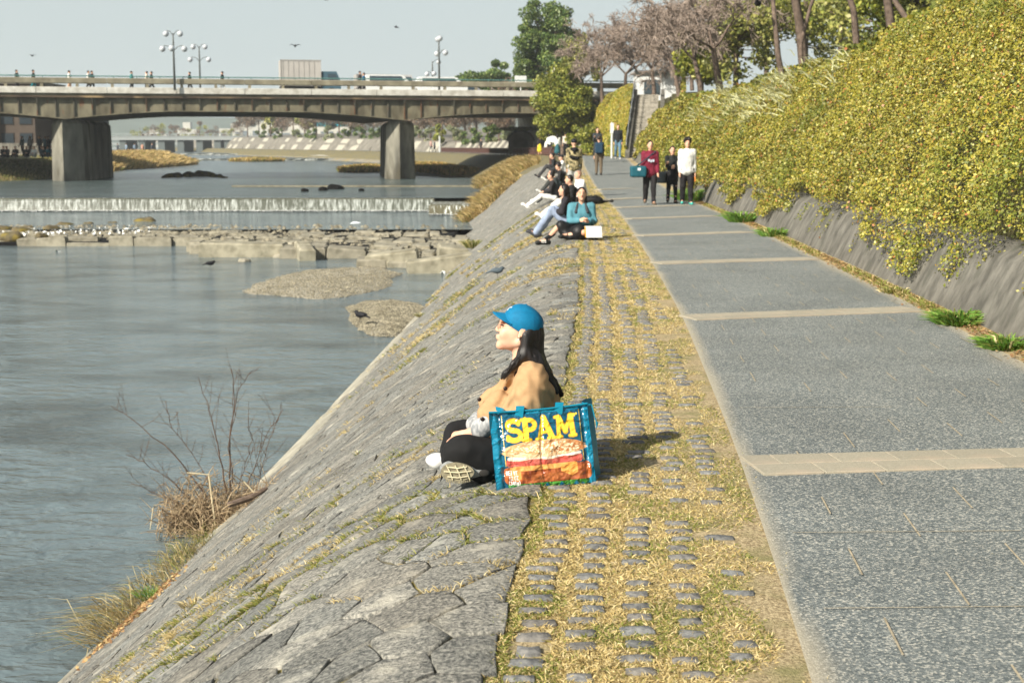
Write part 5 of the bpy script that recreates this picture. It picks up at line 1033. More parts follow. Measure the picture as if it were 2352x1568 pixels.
def person(loc, rz, J, label, top, bot, shoe=C(40, 40, 44), vox=.014, hair='short', haircol=None, skirt=0, loose=1.0, group=None, fv=(0, -1), extras=None, bare_legs=False, sleeves=True, long_hem=0.0, topmat=None, hood=None, s=1.0, simple=False, skin=None):
    o = empty('person', tuple(loc), rz); tag(o, label, 'person', group); f = V3(fv[0], fv[1], 0); f /= np.linalg.norm(f); sdv = V3(-f[1], f[0], 0)
    R = np.stack([sdv, -f, V3(0, 0, 1)], 1); H = J['hea']; hk = 1.0 * s
    def hp(x, y, z): return H + R @ V3(x, y, z) * hk          # head-local point, face towards -y
    sk = [ell(H, V3(.074, .092, .108) * hk, 0, R), ell(hp(0, -.02, -.05), V3(.058, .07, .07) * hk, 0, R), cap(hp(0, -.09, .012), hp(0, -.106, -.018), .010 * hk, .015 * hk), ell(hp(0, -.068, -.092), V3(.026, .024, .022) * hk, 0, R),
          ell(hp(.078, .005, -.01), V3(.012, .02, .03) * hk, 0, R), ell(hp(-.078, .005, -.01), V3(.012, .02, .03) * hk, 0, R), cap(J['nec'] - V3(0, 0, .05), hp(0, .01, -.08), .052 * s, .048 * s),
          cap(J['pel'], J['che'], .1 * s, .11 * s), cap(J['che'], J['nec'], .1 * s, .05 * s), cap(J['sL'], J['sR'], .05 * s)]
    for d in 'LR':
        sk += [cap(J['s' + d], J['e' + d], .045 * s, .038 * s), cap(J['e' + d], J['w' + d], .037 * s, .026 * s)]
        w, hnd = J['w' + d], J['h' + d]; dv = hnd - w; l = np.linalg.norm(dv) + 1e-9; dv /= l; side = np.cross(dv, [0, 0, 1.]) if abs(dv[2]) < .9 else V3(0, 1, 0); side /= np.linalg.norm(side); pn = np.cross(dv, side)
        pm = w + dv * .075 * s; sk += [cap(w, pm, .026 * s, .03 * s)]
        for k, (o_, L) in enumerate(((-.03, .062), (-.01, .074), (.01, .07), (.03, .055))): a = pm + side * o_ * s; b = a + (dv * .6 + pn * .1) * L * s; sk += [cap(a, b, .0095 * s), cap(b, b + (dv * .5 + pn * .5) * L * .5 * s, .0085 * s)]
        a = w + dv * .03 * s - side * .028 * s; sk += [cap(a, a - side * .02 * s + dv * .045 * s + pn * .015, .0105 * s, .009 * s)]
        sk += [cap(J['p' + d], J['k' + d], .075 * s, .052 * s), cap(J['k' + d], J['a' + d], .052 * s, .036 * s), cap(J['a' + d], J['t' + d] + V3(0, 0, .01), .035 * s, .028 * s)]
    m_sk = M_skin if skin is None else plain(skin, rough=.55)
    body('body', sk, vox, m_sk, o, k=.018 * s)
    lw = loose; sh_off = V3(0, 0, .01)
    tp = [cap(J['pel'] + sdv * .045 + V3(0, 0, .0), J['che'] + sdv * .06, .115 * lw * s, .12 * lw * s), cap(J['pel'] - sdv * .045, J['che'] - sdv * .06, .115 * lw * s, .12 * lw * s), cap(J['che'], J['nec'] - V3(0, 0, .05), .13 * s, .075 * s), cap(J['sL'] + sh_off, J['sR'] + sh_off, .062 * s), cap(J['nec'] - V3(0, 0, .03), J['sL'], .055 * s, .05 * s), cap(J['nec'] - V3(0, 0, .03), J['sR'], .055 * s, .05 * s)]
    if long_hem: tp += [cap(J['pel'] + sdv * .05, J['pel'] + sdv * .05 - V3(0, 0, long_hem), .12 * lw * s, .13 * lw * s), cap(J['pel'] - sdv * .05, J['pel'] - sdv * .05 - V3(0, 0, long_hem), .12 * lw * s, .13 * lw * s)]
    if sleeves:
        for d in 'LR': tp += [cap(J['s' + d], J['e' + d], .07 * lw * s, .058 * lw * s), cap(J['e' + d], J['w' + d] + (J['e' + d] - J['w' + d]) * .1, .058 * lw * s, .045 * lw * s)]
    nfold = lambda X: .024 * (vnoise(X, 10, 5) - .5) + .022 * np.abs(vnoise(X * [1, 1, .5], 18, 6) - .5)
    body('top', tp, vox, topmat or plain(top, rough=.85, bump=.3, bscale=30), o, k=.03 * s, disp=nfold)
    if skirt:
        bt = [cap(J['pel'], J['pel'] - V3(0, 0, skirt), .13 * s, (.17 + skirt * .12) * s)]
    else:
        bt = [cap(J['pL'], J['pR'], .11 * s)]
        for d in 'LR': bt += [cap(J['p' + d], J['k' + d], .098 * s * min(lw, 1.15), .074 * s * lw), cap(J['k' + d], J['a' + d] + (J['k' + d] - J['a' + d]) * .06, .072 * s * lw, .058 * s * lw)]
    if bot is not None: body('trousers' if not skirt else 'skirt', bt, vox, plain(bot, rough=.85, bump=.3, bscale=30), o, k=.02 * s, disp=nfold)
    for d in 'LR':
        a, t = J['a' + d], J['t' + d]; fd = t - a; fd[2] = 0; fd /= np.linalg.norm(fd) + 1e-9
        body('shoe', [cap(a - fd * .05 * s - V3(0, 0, .035 * s), t, .04 * s, .038 * s), cap(a, a - V3(0, 0, .03 * s), .043 * s), cap(t - V3(0, 0, 0.0), t + fd * .03 * s, .038 * s, .032 * s)], min(vox, .014), plain(shoe, rough=.6), o, k=.02)
    hm = M_hair if haircol is None else plain(haircol, rough=.5)
    hr = [ell(hp(0, .022, .028), V3(.084, .09, .1) * hk, 0, R)]
    if hair == 'curly': hr = [ell(hp(0, .0, .06), V3(.112, .115, .105) * hk, 0, R)]
    if hair in ('long', 'tied'): hr += [ell(hp(0, .055, -.02), V3(.075, .06, .11) * hk, 0, R)]
    if hair == 'long': hr += [cap(hp(.066, .03, 0), hp(.085, .03, -.2), .03 * hk, .025 * hk), cap(hp(-.066, .03, 0), hp(-.085, .03, -.2), .03 * hk, .025 * hk), cap(hp(0, .07, -.05), hp(0, .09, -.26), .06 * hk, .05 * hk)]
    if hair == 'cap': hr = [ell(hp(0, .01, .045), V3(.09, .1, .085) * hk, 0, R), rbx(hp(0, -.11, .045), V3(.05, .05, .004) * hk, .006, 0, R)]
    face = lambda X: .9 * (.0 + (-(((X - H) @ R)[:, 1] + .055 * hk))) if False else None
    body('hat' if hair == 'cap' else 'hair', hr, vox, hm, o, k=.02, disp=(lambda X: .035 * (vnoise(X, 26, 7) - .5)) if hair == 'curly' else (lambda X: .008 * (vnoise(X, 25, 7) - .5)), cut=None if hair == 'cap' else (lambda X: (-(((X - H) @ R)[:, 1]) - .045 * hk - .9 * np.maximum(((X - H) @ R)[:, 2] - .035 * hk, 0))))
    if not simple:
        for sg in (-1, 1):
            mb = MB(); mb.ball(hp(.03 * sg, -.083, .012), (.012 * hk, .007 * hk, .006 * hk), 8); mb.out('eye', M_eye, o, True)
            mb = MB(); mb.tube([hp(.014 * sg, -.089, .034), hp(.045 * sg, -.078, .036)], .0045 * hk, 5); mb.out('eyebrow', M_hair, o)
        mb = MB(); mb.ball(hp(0, -.089, -.052), (.021 * hk, .007 * hk, .007 * hk), 8); mb.out('lips', M_lip, o, True)
    return o
def face_rot(v): return math.atan2(v[0], -v[1])

# walkers in front of the ivy
q = P(1492, 470, 0); J = stand(1.72, .16, (.15, .3), (.1, .5))
a = person((q[0], q[1], 0), 0, J, 'walking man in burgundy sweatshirt carrying a teal duffel bag', C(116, 30, 52), C(40, 38, 40), C(110, 92, 74), loose=1.12, long_hem=.06)
mb = MB()
for x, z, w in ((-.05, 1.2, .05), (.01, 1.18, .04), (.07, 1.19, .05)): mb.box(x - w / 2, x + w / 2, -.19, -.183, z - .03, z + .035)
mb.out('chest_print', plain(C(190, 200, 214)), a)
g = body('duffel_bag', [rbx((-.33, -.1, .9), (.17, .12, .1), .05)], .014, plain(C(20, 84, 98), rough=.6), None, disp=lambda X: .012 * (vnoise(X, 9, 3) - .5)); g.location = (q[0], q[1], 0); tag(g, 'dark teal duffel bag slung at the hip of the man in burgundy', 'duffel bag')
mb = MB(); mb.tube([(-.42, -.14, 1.02), (-.1, -.15, 1.25), (.13, -.1, 1.44), (.1, .08, 1.44), (-.2, .1, 1.15), (-.4, -.02, 1.02)], .017, 6); mb.out('strap', plain(C(20, 60, 72)), g); mb = MB(); mb.box(-.36, -.28, -.275, -.268, .93, 1.0); mb.out('patch', plain(C(222, 226, 226)), g)
q = P(1543, 467, 0); J = stand(1.56, .14, (.2, .9), (.5, 1.5)); a = person((q[0], q[1], 0), 0, J, 'walking woman all in black with hair tied back, between two men', C(30, 34, 34), C(28, 26, 30), C(24, 24, 26), hair='tied', loose=.85)
S_ = body('skirt', [cap((0, 0, .9), (0, 0, .68), .12, .17)], .014, plain(C(26, 26, 28)), a)
g = body('handbag', [rbx((0, 0, 0), (.1, .05, .13), .03)], .012, plain(C(28, 34, 38), rough=.4), None, disp=lambda X: .01 * (vnoise(X, 9, 3) - .5)); g.location = (q[0] - .3, q[1] - .05, .72); tag(g, 'soft black handbag carried by the woman in black', 'handbag'); mb = MB(); mb.tube([(-.06, 0, .14), (.02, 0, .34), (.1, 0, .14)], .012, 6); mb.out('handle', plain(C(24, 26, 28)), g)
q = P(1577, 470, 0); J = stand(1.78, .09, (-.05, .15), (0, .15)); a = person((q[0], q[1], 0), 0, J, 'walking man in oversized white sweatshirt with curly black hair', C(214, 214, 210), C(34, 32, 34), C(70, 176, 164), hair='curly', loose=1.14, long_hem=.05)
mb = MB(); h_ = J['hL']; mb.box(h_[0] - .02, h_[0] + .02, h_[1] - .04, h_[1] + .03, h_[2] - .16, h_[2] - .02, bev=.006); g = mb.out('phone', plain(C(226, 140, 60)), loc=(q[0], q[1], 0)); tag(g, 'orange phone held low by the man in the white sweatshirt', 'phone')
# figures near the stairs
q = P(1375, 402, .35); q = P(1375, 402, float(ZR(q[1]))); J = stand(1.6, .05, (.0, .1), (.0, .1)); a = person(q, math.pi, J, 'person seen from behind walking away with a dark blue backpack', C(52, 58, 62), C(104, 92, 76), C(50, 44, 40), vox=.018, hair='short', haircol=C(60, 48, 40))
g = body('backpack', [rbx((0, 0, 0), (.11, .05, .17), .05)], .018, plain(C(32, 62, 84)), None); g.location = (q[0], q[1] - .2, q[2] + 1.12); tag(g, 'dark blue backpack worn by the person walking away', 'backpack')
for sg in (-1, 1): mb = MB(); mb.tube([(.09 * sg, 0, .16), (.1 * sg, .12, .26), (.11 * sg, .3, .2)], .015, 5); mb.out('strap', plain(C(30, 50, 66)), g)
q = P(1372, 373, .7); J = stand(1.74, .05, (.1, .2), (.3, 1.9)); a = person(q, .1, J, 'man in dark jacket coming down the path behind the backpack wearer', C(54, 58, 62), C(60, 58, 58), vox=.02, loose=1.1)
q = P(1419, 366, .85); J = stand(1.76, .14, (.0, .2), (.0, .2)); a = person(q, .0, J, 'man in black jacket and blue jeans beside the pale post', C(34, 36, 40), C(96, 128, 148), C(200, 200, 196), vox=.02, loose=1.1, haircol=C(60, 50, 44))
# umbrella pair and passers-by at the bend
def at_ground(px, py):
    z = .7
    for _ in range(5): q = P(px, py, z); z = float(ZR(q[1]))
    return q
q = PY(1240, 350, 116); q[2] = .72; person(q, math.pi, stand(1.62, .1), 'woman in black top and yellow skirt by the dark underpass', C(34, 32, 34), C(226, 208, 50), vox=.024, hair='long', haircol=C(120, 76, 50), skirt=.45, simple=True)
q = PY(1262, 354, 110); q[2] = .75; person(q, math.pi, stand(1.6, .1, armR=(.8, 1.6)), 'woman in white holding a white parasol at the bend', C(232, 232, 228), C(40, 44, 50), vox=.024, hair='long', simple=True)
def parasol(px, py, Y, r, label, tilt):
    q = PY(px, py, Y); o = empty('parasol', tuple(q)); o.rotation_euler = tilt; tag(o, label, 'parasol'); mb = MB(); v = [(0, 0, .28)]; fs = []
    for j, (rr, z) in enumerate(((.4, .23), (.75, .1), (1.0, -.08))):
        for k in range(16): t = k * math.pi / 8; e = 1 - .05 * (k % 2); v.append((rr * r * e * math.cos(t), rr * r * e * math.sin(t), z))
    for k in range(16): fs.append((0, 1 + k, 1 + (k + 1) % 16))
    for j in range(2):
        for k in range(16): a = 1 + j * 16; fs.append((a + k, a + 16 + k, a + 16 + (k + 1) % 16, a + (k + 1) % 16))
    mb.add(v, fs); mb.out('canopy', mat('white_nylon', C(240, 240, 236), None, trans=.3), o); mb = MB(); mb.tube([(0, 0, .3), (0, 0, -.75)], .012, 6); mb.out('shaft', M_steel, o)
    S = [(0, 0, .27, r * math.cos(k * math.pi / 4), r * math.sin(k * math.pi / 4), -.08, .006, .006) for k in range(8)]; segs('rib', S, M_steel, o)
parasol(1272, 321, 109.5, .58, 'white parasol held over the woman at the bend', (.25, .2, 0)); parasol(1260, 330, 110.5, .42, 'smaller white parasol tucked behind the larger one', (.5, -.5, 0))
q = PY(1280, 356, 108); q[2] = .76; person(q, math.pi, stand(1.58, .08), 'woman in white blouse and teal skirt under the parasol', C(230, 232, 226), C(44, 96, 104), vox=.024, hair='long', skirt=.55, simple=True)
q = PY(1299, 357, 106); q[2] = .77; person(q, math.pi, stand(1.68, .06), 'person in pale shirt and black trousers walking right of the parasols', C(206, 196, 184), C(30, 30, 32), vox=.024, simple=True)

# seated group along the crest -------------------------------------------------
def seated(face, legs=(.42, .4), spread=.16, knee_up=.2, lean=.1, arms='fwd', h=1.0, side_slope=-.25, cross=False):
    """joints of a figure sitting on the ground facing -Y (rotated afterwards); feet lie lower by side_slope"""
    J = {'pel': V3(0, 0, .1), 'che': V3(0, -lean * .5, .42), 'nec': V3(0, -lean * .9, .6), 'hea': V3(0, -lean * 1.1 - .02, .745)}
    for sd, sg in (('L', 1), ('R', -1)):
        J['s' + sd] = V3(.17 * sg, -lean * .8, .54); J['p' + sd] = V3(.09 * sg, -.02, .09)
        kx = spread * sg; J['k' + sd] = V3(kx, -legs[0], .1 + knee_up); J['a' + sd] = V3(kx * .8, -legs[0] - legs[1], side_slope * (legs[0] + legs[1]) + .06)
        if cross: J['k' + sd] = V3(.3 * sg, -.26, .12); J['a' + sd] = V3(-.1 * sg, -.38, .05)
        J['t' + sd] = J['a' + sd] + V3(0, -.13, .05)
        if arms == 'fwd': J['e' + sd] = V3(.24 * sg, -.16, .32); J['w' + sd] = V3(.1 * sg, -.34, .26 + knee_up * .3)
        else: J['e' + sd] = V3(.28 * sg, .1, .32); J['w' + sd] = V3(.3 * sg, .2, .1)
        J['h' + sd] = J['w' + sd] + (J['w' + sd] - J['e' + sd]) / np.linalg.norm(J['w' + sd] - J['e' + sd]) * .08
    return J
def sit(px, py, rz, label, **k):
    J = k.pop('J'); q = hit(px, py); q[2] += .01; return person(q, rz, J, label, **k), q
RL = -math.pi / 2                       # faces the river (-X)
# woman in the teal jacket, facing the camera
J = seated(0, lean=.03)
J.update(hea=V3(.0, -.04, .77), nec=V3(0, 0, .61), eL=V3(.21, -.04, .3), wL=V3(.1, -.3, .3), hL=V3(.02, -.34, .32), eR=V3(-.2, -.1, .3), wR=V3(-.03, -.3, .33), hR=V3(.05, -.35, .36),
         pL=V3(.09, 0, .09), kL=V3(.02, -.38, .12), aL=V3(-.25, -.3, .07), tL=V3(-.36, -.34, .05), pR=V3(-.09, 0, .1), kR=V3(-.38, -.18, .24), aR=V3(-.62, -.3, -.02), tR=V3(-.76, -.36, -.06))
a, q = sit(1335, 548, 0, 'woman in teal blouson and black skirt sitting on the crest facing the camera', J=J, top=C(84, 138, 152), bot=None, shoe=C(32, 34, 34), vox=.011, hair='long', loose=1.12, s=1.0)
body('skirt', [cap((0, -.02, .09), (-.05, -.28, .12), .13, .15), cap((-.1, -.05, .12), (-.36, -.18, .22), .12, .1), cap((.1, -.1, .1), (.2, -.25, .06), .12, .09), cap((-.3, -.2, .12), (-.2, -.3, .04), .09, .06)], .012, plain(C(26, 26, 28), rough=.5, bump=.5, bscale=14), a, k=.05, disp=lambda X: .02 * (vnoise(X, 8, 3) - .5))
body('sock', [cap((-.5, -.24, .09), (-.62, -.3, -.0), .042, .04)], .011, plain(C(24, 26, 28)), a)
mb = MB()
for k in range(3): mb.box(-.70 + k * .03, -.69 + k * .03, -.40, -.385, -.06, -.01)
mb.out('shoe_stripes', plain(C(236, 236, 232)), a)
body('collar', [cap((-.07, -.06, .6), (-.1, -.13, .46), .02, .03), cap((.07, -.06, .6), (.1, -.13, .46), .02, .03)], .01, plain(C(60, 62, 66)), a)
mb = MB(); mb.ball((-.078, -.06, .73), .014, 8); mb.out('earring', plain(C(236, 234, 226)), a)
b_ = MB(); b_.prism([(-.14, 0, 0), (.14, 0, 0), (.125, .0, .19), (-.155, .0, .19)], (0, .1, 0)); g = b_.out('paper_bag', plain(C(240, 240, 236))); g.location = (q[0] + .2, q[1] - .52, q[2] + .04); g.rotation_euler = (.05, 0, .1); tag(g, 'white paper bag with a yellow side leaning on the woman in teal', 'paper bag')
b_ = MB(); b_.prism([(-.142, -.004, 0.003), (-.142, .1, .003), (-.157, .1, .19), (-.157, -.004, .19)], (-.004, 0, 0)); b_.out('side_panel', plain(C(236, 178, 60)), g)
b_ = MB(); b_.prism([(-.13, 0, .004), (.13, 0, .004), (.12, 0, .15), (-.14, 0, .15)], (0, -.003, 0)) ; b_.out('front_print', plain(C(250, 250, 248)), g)
# her neighbour facing the river in striped jacket and pale jeans
J = seated(0, legs=(.36, .34), knee_up=.26, lean=.12); sit(1312, 525, RL - .2, 'person with long dark hair, dark jacket and pale blue jeans facing the river', J=J, top=C(44, 42, 48), bot=C(150, 164, 190), shoe=C(60, 60, 64), vox=.014, hair='long', loose=1.1)
J = seated(0, legs=(.45, .42), knee_up=.08, lean=.16); a, q = sit(1325, 482, RL, 'person in loose black top with white trousers stretched out down the slope', J=J, top=C(30, 30, 32), bot=C(228, 228, 224), shoe=C(238, 238, 234), vox=.015, hair='short', loose=1.2)
J = seated(0, legs=(.42, .36), knee_up=.12, lean=.26); a, q = sit(1290, 455, RL, 'boy leaning forward in dark jacket and grey trousers looking down', J=J, top=C(52, 60, 62), bot=C(84, 88, 92), shoe=C(224, 222, 214), vox=.015, loose=1.1)
J = seated(0, legs=(.42, .36), knee_up=.2, lean=.14); a, q = sit(1340, 462, RL + .4, 'person with shaved hair and white shirt sitting beside the standing man', J=J, top=C(236, 236, 236), bot=C(120, 124, 116), shoe=C(220, 220, 214), vox=.015, haircol=C(168, 130, 108))
J = seated(0, legs=(.42, .36), knee_up=.2, lean=.14); a, q = sit(1294, 432, RL, 'seated person in black with curly black hair beside the camouflage hoodie', J=J, top=C(36, 36, 38), bot=C(60, 62, 60), shoe=C(210, 210, 206), vox=.016, hair='curly')
J = seated(0, legs=(.42, .36), knee_up=.2, lean=.1); a, q = sit(1296, 404, RL, 'seated person in white shirt with a black cap on the crest', J=J, top=C(236, 236, 234), bot=C(50, 52, 54), shoe=C(220, 220, 214), vox=.018, hair='cap', haircol=C(30, 30, 32))
J = seated(0, legs=(.42, .36), knee_up=.2, lean=.16); a, q = sit(1278, 398, RL, 'farthest seated person on the crest, in dark clothes with dark hair', J=J, top=C(40, 42, 44), bot=C(60, 60, 62), vox=.018)
J = seated(0, legs=(.42, .42), knee_up=.05, lean=.1); a, q = sit(1275, 462, RL, 'seated person behind the boy with white trousers and white trainers', J=J, top=C(46, 44, 46), bot=C(232, 230, 226), shoe=C(244, 244, 240), vox=.016, hair='short')
# standing man from behind in camouflage
M_camo = mat('camouflage', C(142, 130, 96), C(84, 80, 56), scale=11, detail=1, ramp=(.48, .52), c3=C(178, 164, 124), s3=9, t3=(.56, .58)); q = hit(1318, 452); J = stand(1.76, .0, (.0, .15), (.05, .2))
a = person(q, math.pi, J, 'standing man from behind in camouflage hoodie, black cap and grey trousers', C(120, 112, 84), C(176, 176, 172), C(70, 70, 72), vox=.014, hair='cap', haircol=C(28, 30, 36), loose=1.15, long_hem=.05, topmat=M_camo)
body('hood', [cap((-.07, .1, 1.46), (.07, .1, 1.46), .055), cap((0, .13, 1.42), (0, .15, 1.34), .06, .03)], .014, plain(C(26, 26, 28)), a, k=.04); mb = MB(); mb.box(-.035, .035, .095, .1, 1.62, 1.65); 
g = body('sling_bag', [cap((-.1, -.17, 1.22), (.1, -.17, 1.18), .05), cap((.1, -.17, 1.18), (.2, -.12, 1.22), .04, .025)], .014, plain(C(24, 24, 26))); g.location = tuple(q); tag(g, 'black sling bag across the back of the camouflage hoodie', 'sling bag'); mb = MB(); mb.tube([(-.12, -.17, 1.24), (-.17, -.1, 1.4), (-.1, .02, 1.47), (.05, .15, 1.35), (.2, .1, 1.25), (.22, -.1, 1.2)], .014, 6); mb.out('strap', plain(C(24, 24, 26)), g)
q = hit(1362, 470); g = body('dark_backpack', [ell((0, 0, .12), (.3, .16, .12)), cap((.2, 0, .08), (.5, .02, .09), .05, .02), ell((.52, .02, .1), (.05, .05, .04))], .016, plain(C(28, 30, 32), rough=.7), k=.05, disp=lambda X: .03 * (vnoise(X, 7, 4) - .5)); g.location = tuple(q); g.rotation_euler = (0, 0, .1); tag(g, 'black bundle with a pointed strap lying on the strip behind the woman in teal', 'bag')
mb = MB(); mb.tube([(-.1, -.1, .2), (.05, -.16, .26), (.2, -.08, .16)], .012, 5); mb.out('strap', plain(C(40, 42, 44)), g)

# tiny people: one mesh each, clothes as coloured regions
def tiny(loc, rz, top, bot, label, h=1.7, pose='walk', hair=HAIRB, group=None, vox=.042, bag=None):
    J = stand(h, random.uniform(.08, .22), (random.uniform(-.2, .4), .4), (random.uniform(-.2, .3), .3)) if pose != 'sit' else seated(0, legs=(.4, .36), knee_up=random.uniform(.1, .26), side_slope=0)
    hd = J['hea']; pr = [ell(hd, (.085, .1, .12), 0), cap(J['nec'] - V3(0, 0, .05), hd, .055, .05, 0), ell(hd + V3(0, .03, .045), (.1, .1, .1), 3), cap(J['pel'], J['che'], .14, .15, 1), cap(J['sL'], J['sR'], .085, None, 1), cap(J['che'], J['nec'], .12, .07, 1)]
    for d in 'LR': pr += [cap(J['s' + d], J['e' + d], .065, .055, 1), cap(J['e' + d], J['w' + d], .05, .04, 1), cap(J['w' + d], J['h' + d], .045, None, 0), cap(J['p' + d], J['k' + d], .1, .08, 2), cap(J['k' + d], J['a' + d], .075, .055, 2), cap(J['a' + d], J['t' + d], .05, .045, 4)]
    if bag is not None: pr.append(ell(J['che'] + V3(0, .16, -.05), (.13, .08, .18), 5))
    o = body('person', pr, vox, [M_skin, plain(top), plain(bot), plain(hair), plain(C(60, 58, 58)), plain(bag or C(40, 40, 40))], k=.03); o.location = tuple(loc); o.rotation_euler = (0, 0, rz); return tag(o, label, 'person', group)
bp = [(36, 168, C(60, 66, 66), C(50, 50, 54), 'leftmost walker on the bridge, in dark clothes'), (74, 160, C(36, 36, 40), C(40, 120, 130), 'walker in black top and blue trousers, second from the left on the bridge'), (157, 170, C(226, 226, 220), C(200, 160, 130), 'walker in white top alone on the bridge above the left pier'),
      (201, 163, C(222, 220, 214), C(60, 60, 60), 'walker in white beside a companion in dark on the bridge'), (209, 163, C(44, 58, 66), C(50, 50, 50), 'walker in dark coat beside a companion in white on the bridge'), (300, 164, C(50, 140, 140), C(60, 64, 70), 'walker in teal top left of the tall street lamp'),
      (335, 166, C(226, 214, 196), C(60, 60, 64), 'walker in cream top beside a small dark one'), (346, 168, C(48, 50, 50), C(60, 60, 60), 'small dark walker beside the one in cream'), (434, 168, C(40, 42, 44), C(60, 60, 60), 'walker in black between the two left street lamps'), (509, 164, C(40, 42, 44), C(210, 210, 206), 'walker in black top and white trousers right of the street lamps'),
      (826, 163, C(40, 40, 44), C(50, 50, 56), 'man of the couple on the bridge before the grey truck'), (835, 167, C(34, 100, 140), C(50, 50, 56), 'woman in blue of the couple on the bridge')]
for px, py, t, b, lb in bp:
    q = PY(px, py + 2, np.interp(px, [0, 1200], [111.6, 120.6])); hgt = q[2] - 5.78 + .04; tiny((q[0], q[1] + .2, 5.78), random.choice((1.57, -1.57)) + random.uniform(-.2, .2), t, b, lb, h=min(max(hgt, 1.5), 1.85))
o = None
q = PY(1290, 187, 120); tiny((q[0], q[1], 5.7), 0, C(232, 232, 230), C(60, 60, 64), 'person in white standing above the round bush at the bridge end'); q = PY(1196, 187, 121)
fp = [(1105, 344, 180, C(48, 46, 48), C(50, 50, 54), 'person in black with an orange pack on the far path behind the railing', C(200, 96, 50)), (990, 347, 205, C(220, 180, 170), C(110, 112, 114), 'person in pink walking beside the white post on the far path', None), (998, 347, 206, C(70, 80, 88), C(60, 62, 66), 'person in grey walking beside the one in pink', None),
      (800, 352, 275, C(210, 110, 60), C(60, 60, 60), 'person in orange top on the far right bank', None), (848, 352, 262, C(60, 60, 64), C(80, 80, 84), 'person in dark clothes on the far right bank, right of the one in orange', None), (925, 350, 240, C(228, 228, 226), C(60, 60, 66), 'person in white with others left of the right pier', None), (940, 350, 240, C(216, 214, 206), C(80, 80, 84), 'person in cream just left of the right pier', None), (880, 350, 250, C(70, 110, 150), C(70, 70, 74), 'person in blue on the far right bank path', None), (912, 352, 240, C(70, 74, 78), C(70, 70, 74), 'person in grey with the group left of the right pier', None)]
for px, py, Y, t, b, lb, bg_ in fp:
    q = PY(px, py, Y); q[2] = float(ZR(Y)) ; tiny(q, random.uniform(-1, 4), t, b, lb, vox=.06, bag=bg_)
mb = MB(); q = PY(1010, 348, 203); mb.tube([(0, 0, 0), (0, 0, 2.3)], .12, 8); g = mb.out('white_post', plain(C(206, 210, 210)), loc=(q[0], q[1], .4)); mb = MB(); mb.ball((0, 0, 2.32), (.14, .14, .08), 8); mb.out('cap', M_steel, g); tag(g, 'pale post beside two walkers on the far path', 'post')
crowd = [(52, 350, 122, C(120, 128, 124), C(50, 54, 50), 'walk', 'person in grey-green coat standing on the left bank'), (70, 350, 122, C(170, 160, 158), C(110, 84, 66), 'walk', 'person in pale grey jacket and brown trousers on the left bank'), (92, 352, 118, C(34, 34, 38), C(30, 30, 34), 'walk', 'person standing all in black among the left bank group'),
         (106, 348, 124, C(130, 170, 190), C(50, 54, 60), 'walk', 'person in light blue shirt on the left bank'), (112, 352, 123, C(30, 30, 34), C(40, 40, 44), 'walk', 'person in black beside the one in light blue'), (126, 350, 126, C(150, 170, 180), C(150, 170, 190), 'walk', 'person in pale blue standing near the left pier'), (136, 348, 128, C(226, 210, 206), C(40, 40, 44), 'walk', 'person in white shirt nearest the left pier'),
         (8, 362, 116, C(24, 26, 26), C(24, 26, 26), 'sit', 'dark figure sitting at the extreme left of the bank'), (18, 362, 116, C(20, 22, 24), C(24, 26, 28), 'sit', 'dark sitting figure second from the left edge'), (37, 362, 116, C(20, 22, 22), C(22, 24, 24), 'sit', 'lone dark sitting figure between the left-edge pair and the group'), (62, 362, 116, C(28, 28, 30), C(30, 30, 30), 'sit', 'dark sitting figure at the left of the group'),
         (80, 363, 116, C(226, 226, 222), C(200, 200, 196), 'sit', 'sitting figure in white in the left bank group'), (98, 363, 116, C(36, 60, 70), C(40, 44, 50), 'sit', 'sitting figure in dark blue in the left bank group'), (110, 363, 117, C(60, 140, 160), C(150, 160, 170), 'sit', 'sitting figure in turquoise in the left bank group'), (122, 362, 118, C(150, 160, 170), C(170, 176, 184), 'sit', 'sitting figure with pale trousers nearest the left pier'), (134, 361, 119, C(50, 60, 60), C(60, 60, 60), 'sit', 'sitting figure in dark grey against the left pier')]
for px, py, Y, t, b, ps, lb in crowd:
    q = PY(px, py, Y); q[2] = .57; tiny(q, random.uniform(-.6, .9), t, b, lb, pose=ps)
for i in range(14):
    px = 270 + i * 6.5 + random.uniform(-1.5, 1.5); Y = 215 + random.uniform(-8, 8); q = PY(px, 345, Y); tiny((q[0], q[1], .0), random.uniform(0, 6), random.choice((C(230, 230, 228), C(200, 150, 130), C(60, 66, 76), C(130, 150, 170), C(190, 130, 110))), random.choice((C(50, 50, 56), C(120, 124, 130))), 'tiny picnicker in the crowd behind the dry reeds, right of the left pier', pose='sit' if i % 3 else 'walk', group='picnickers behind the reeds', vox=.07)

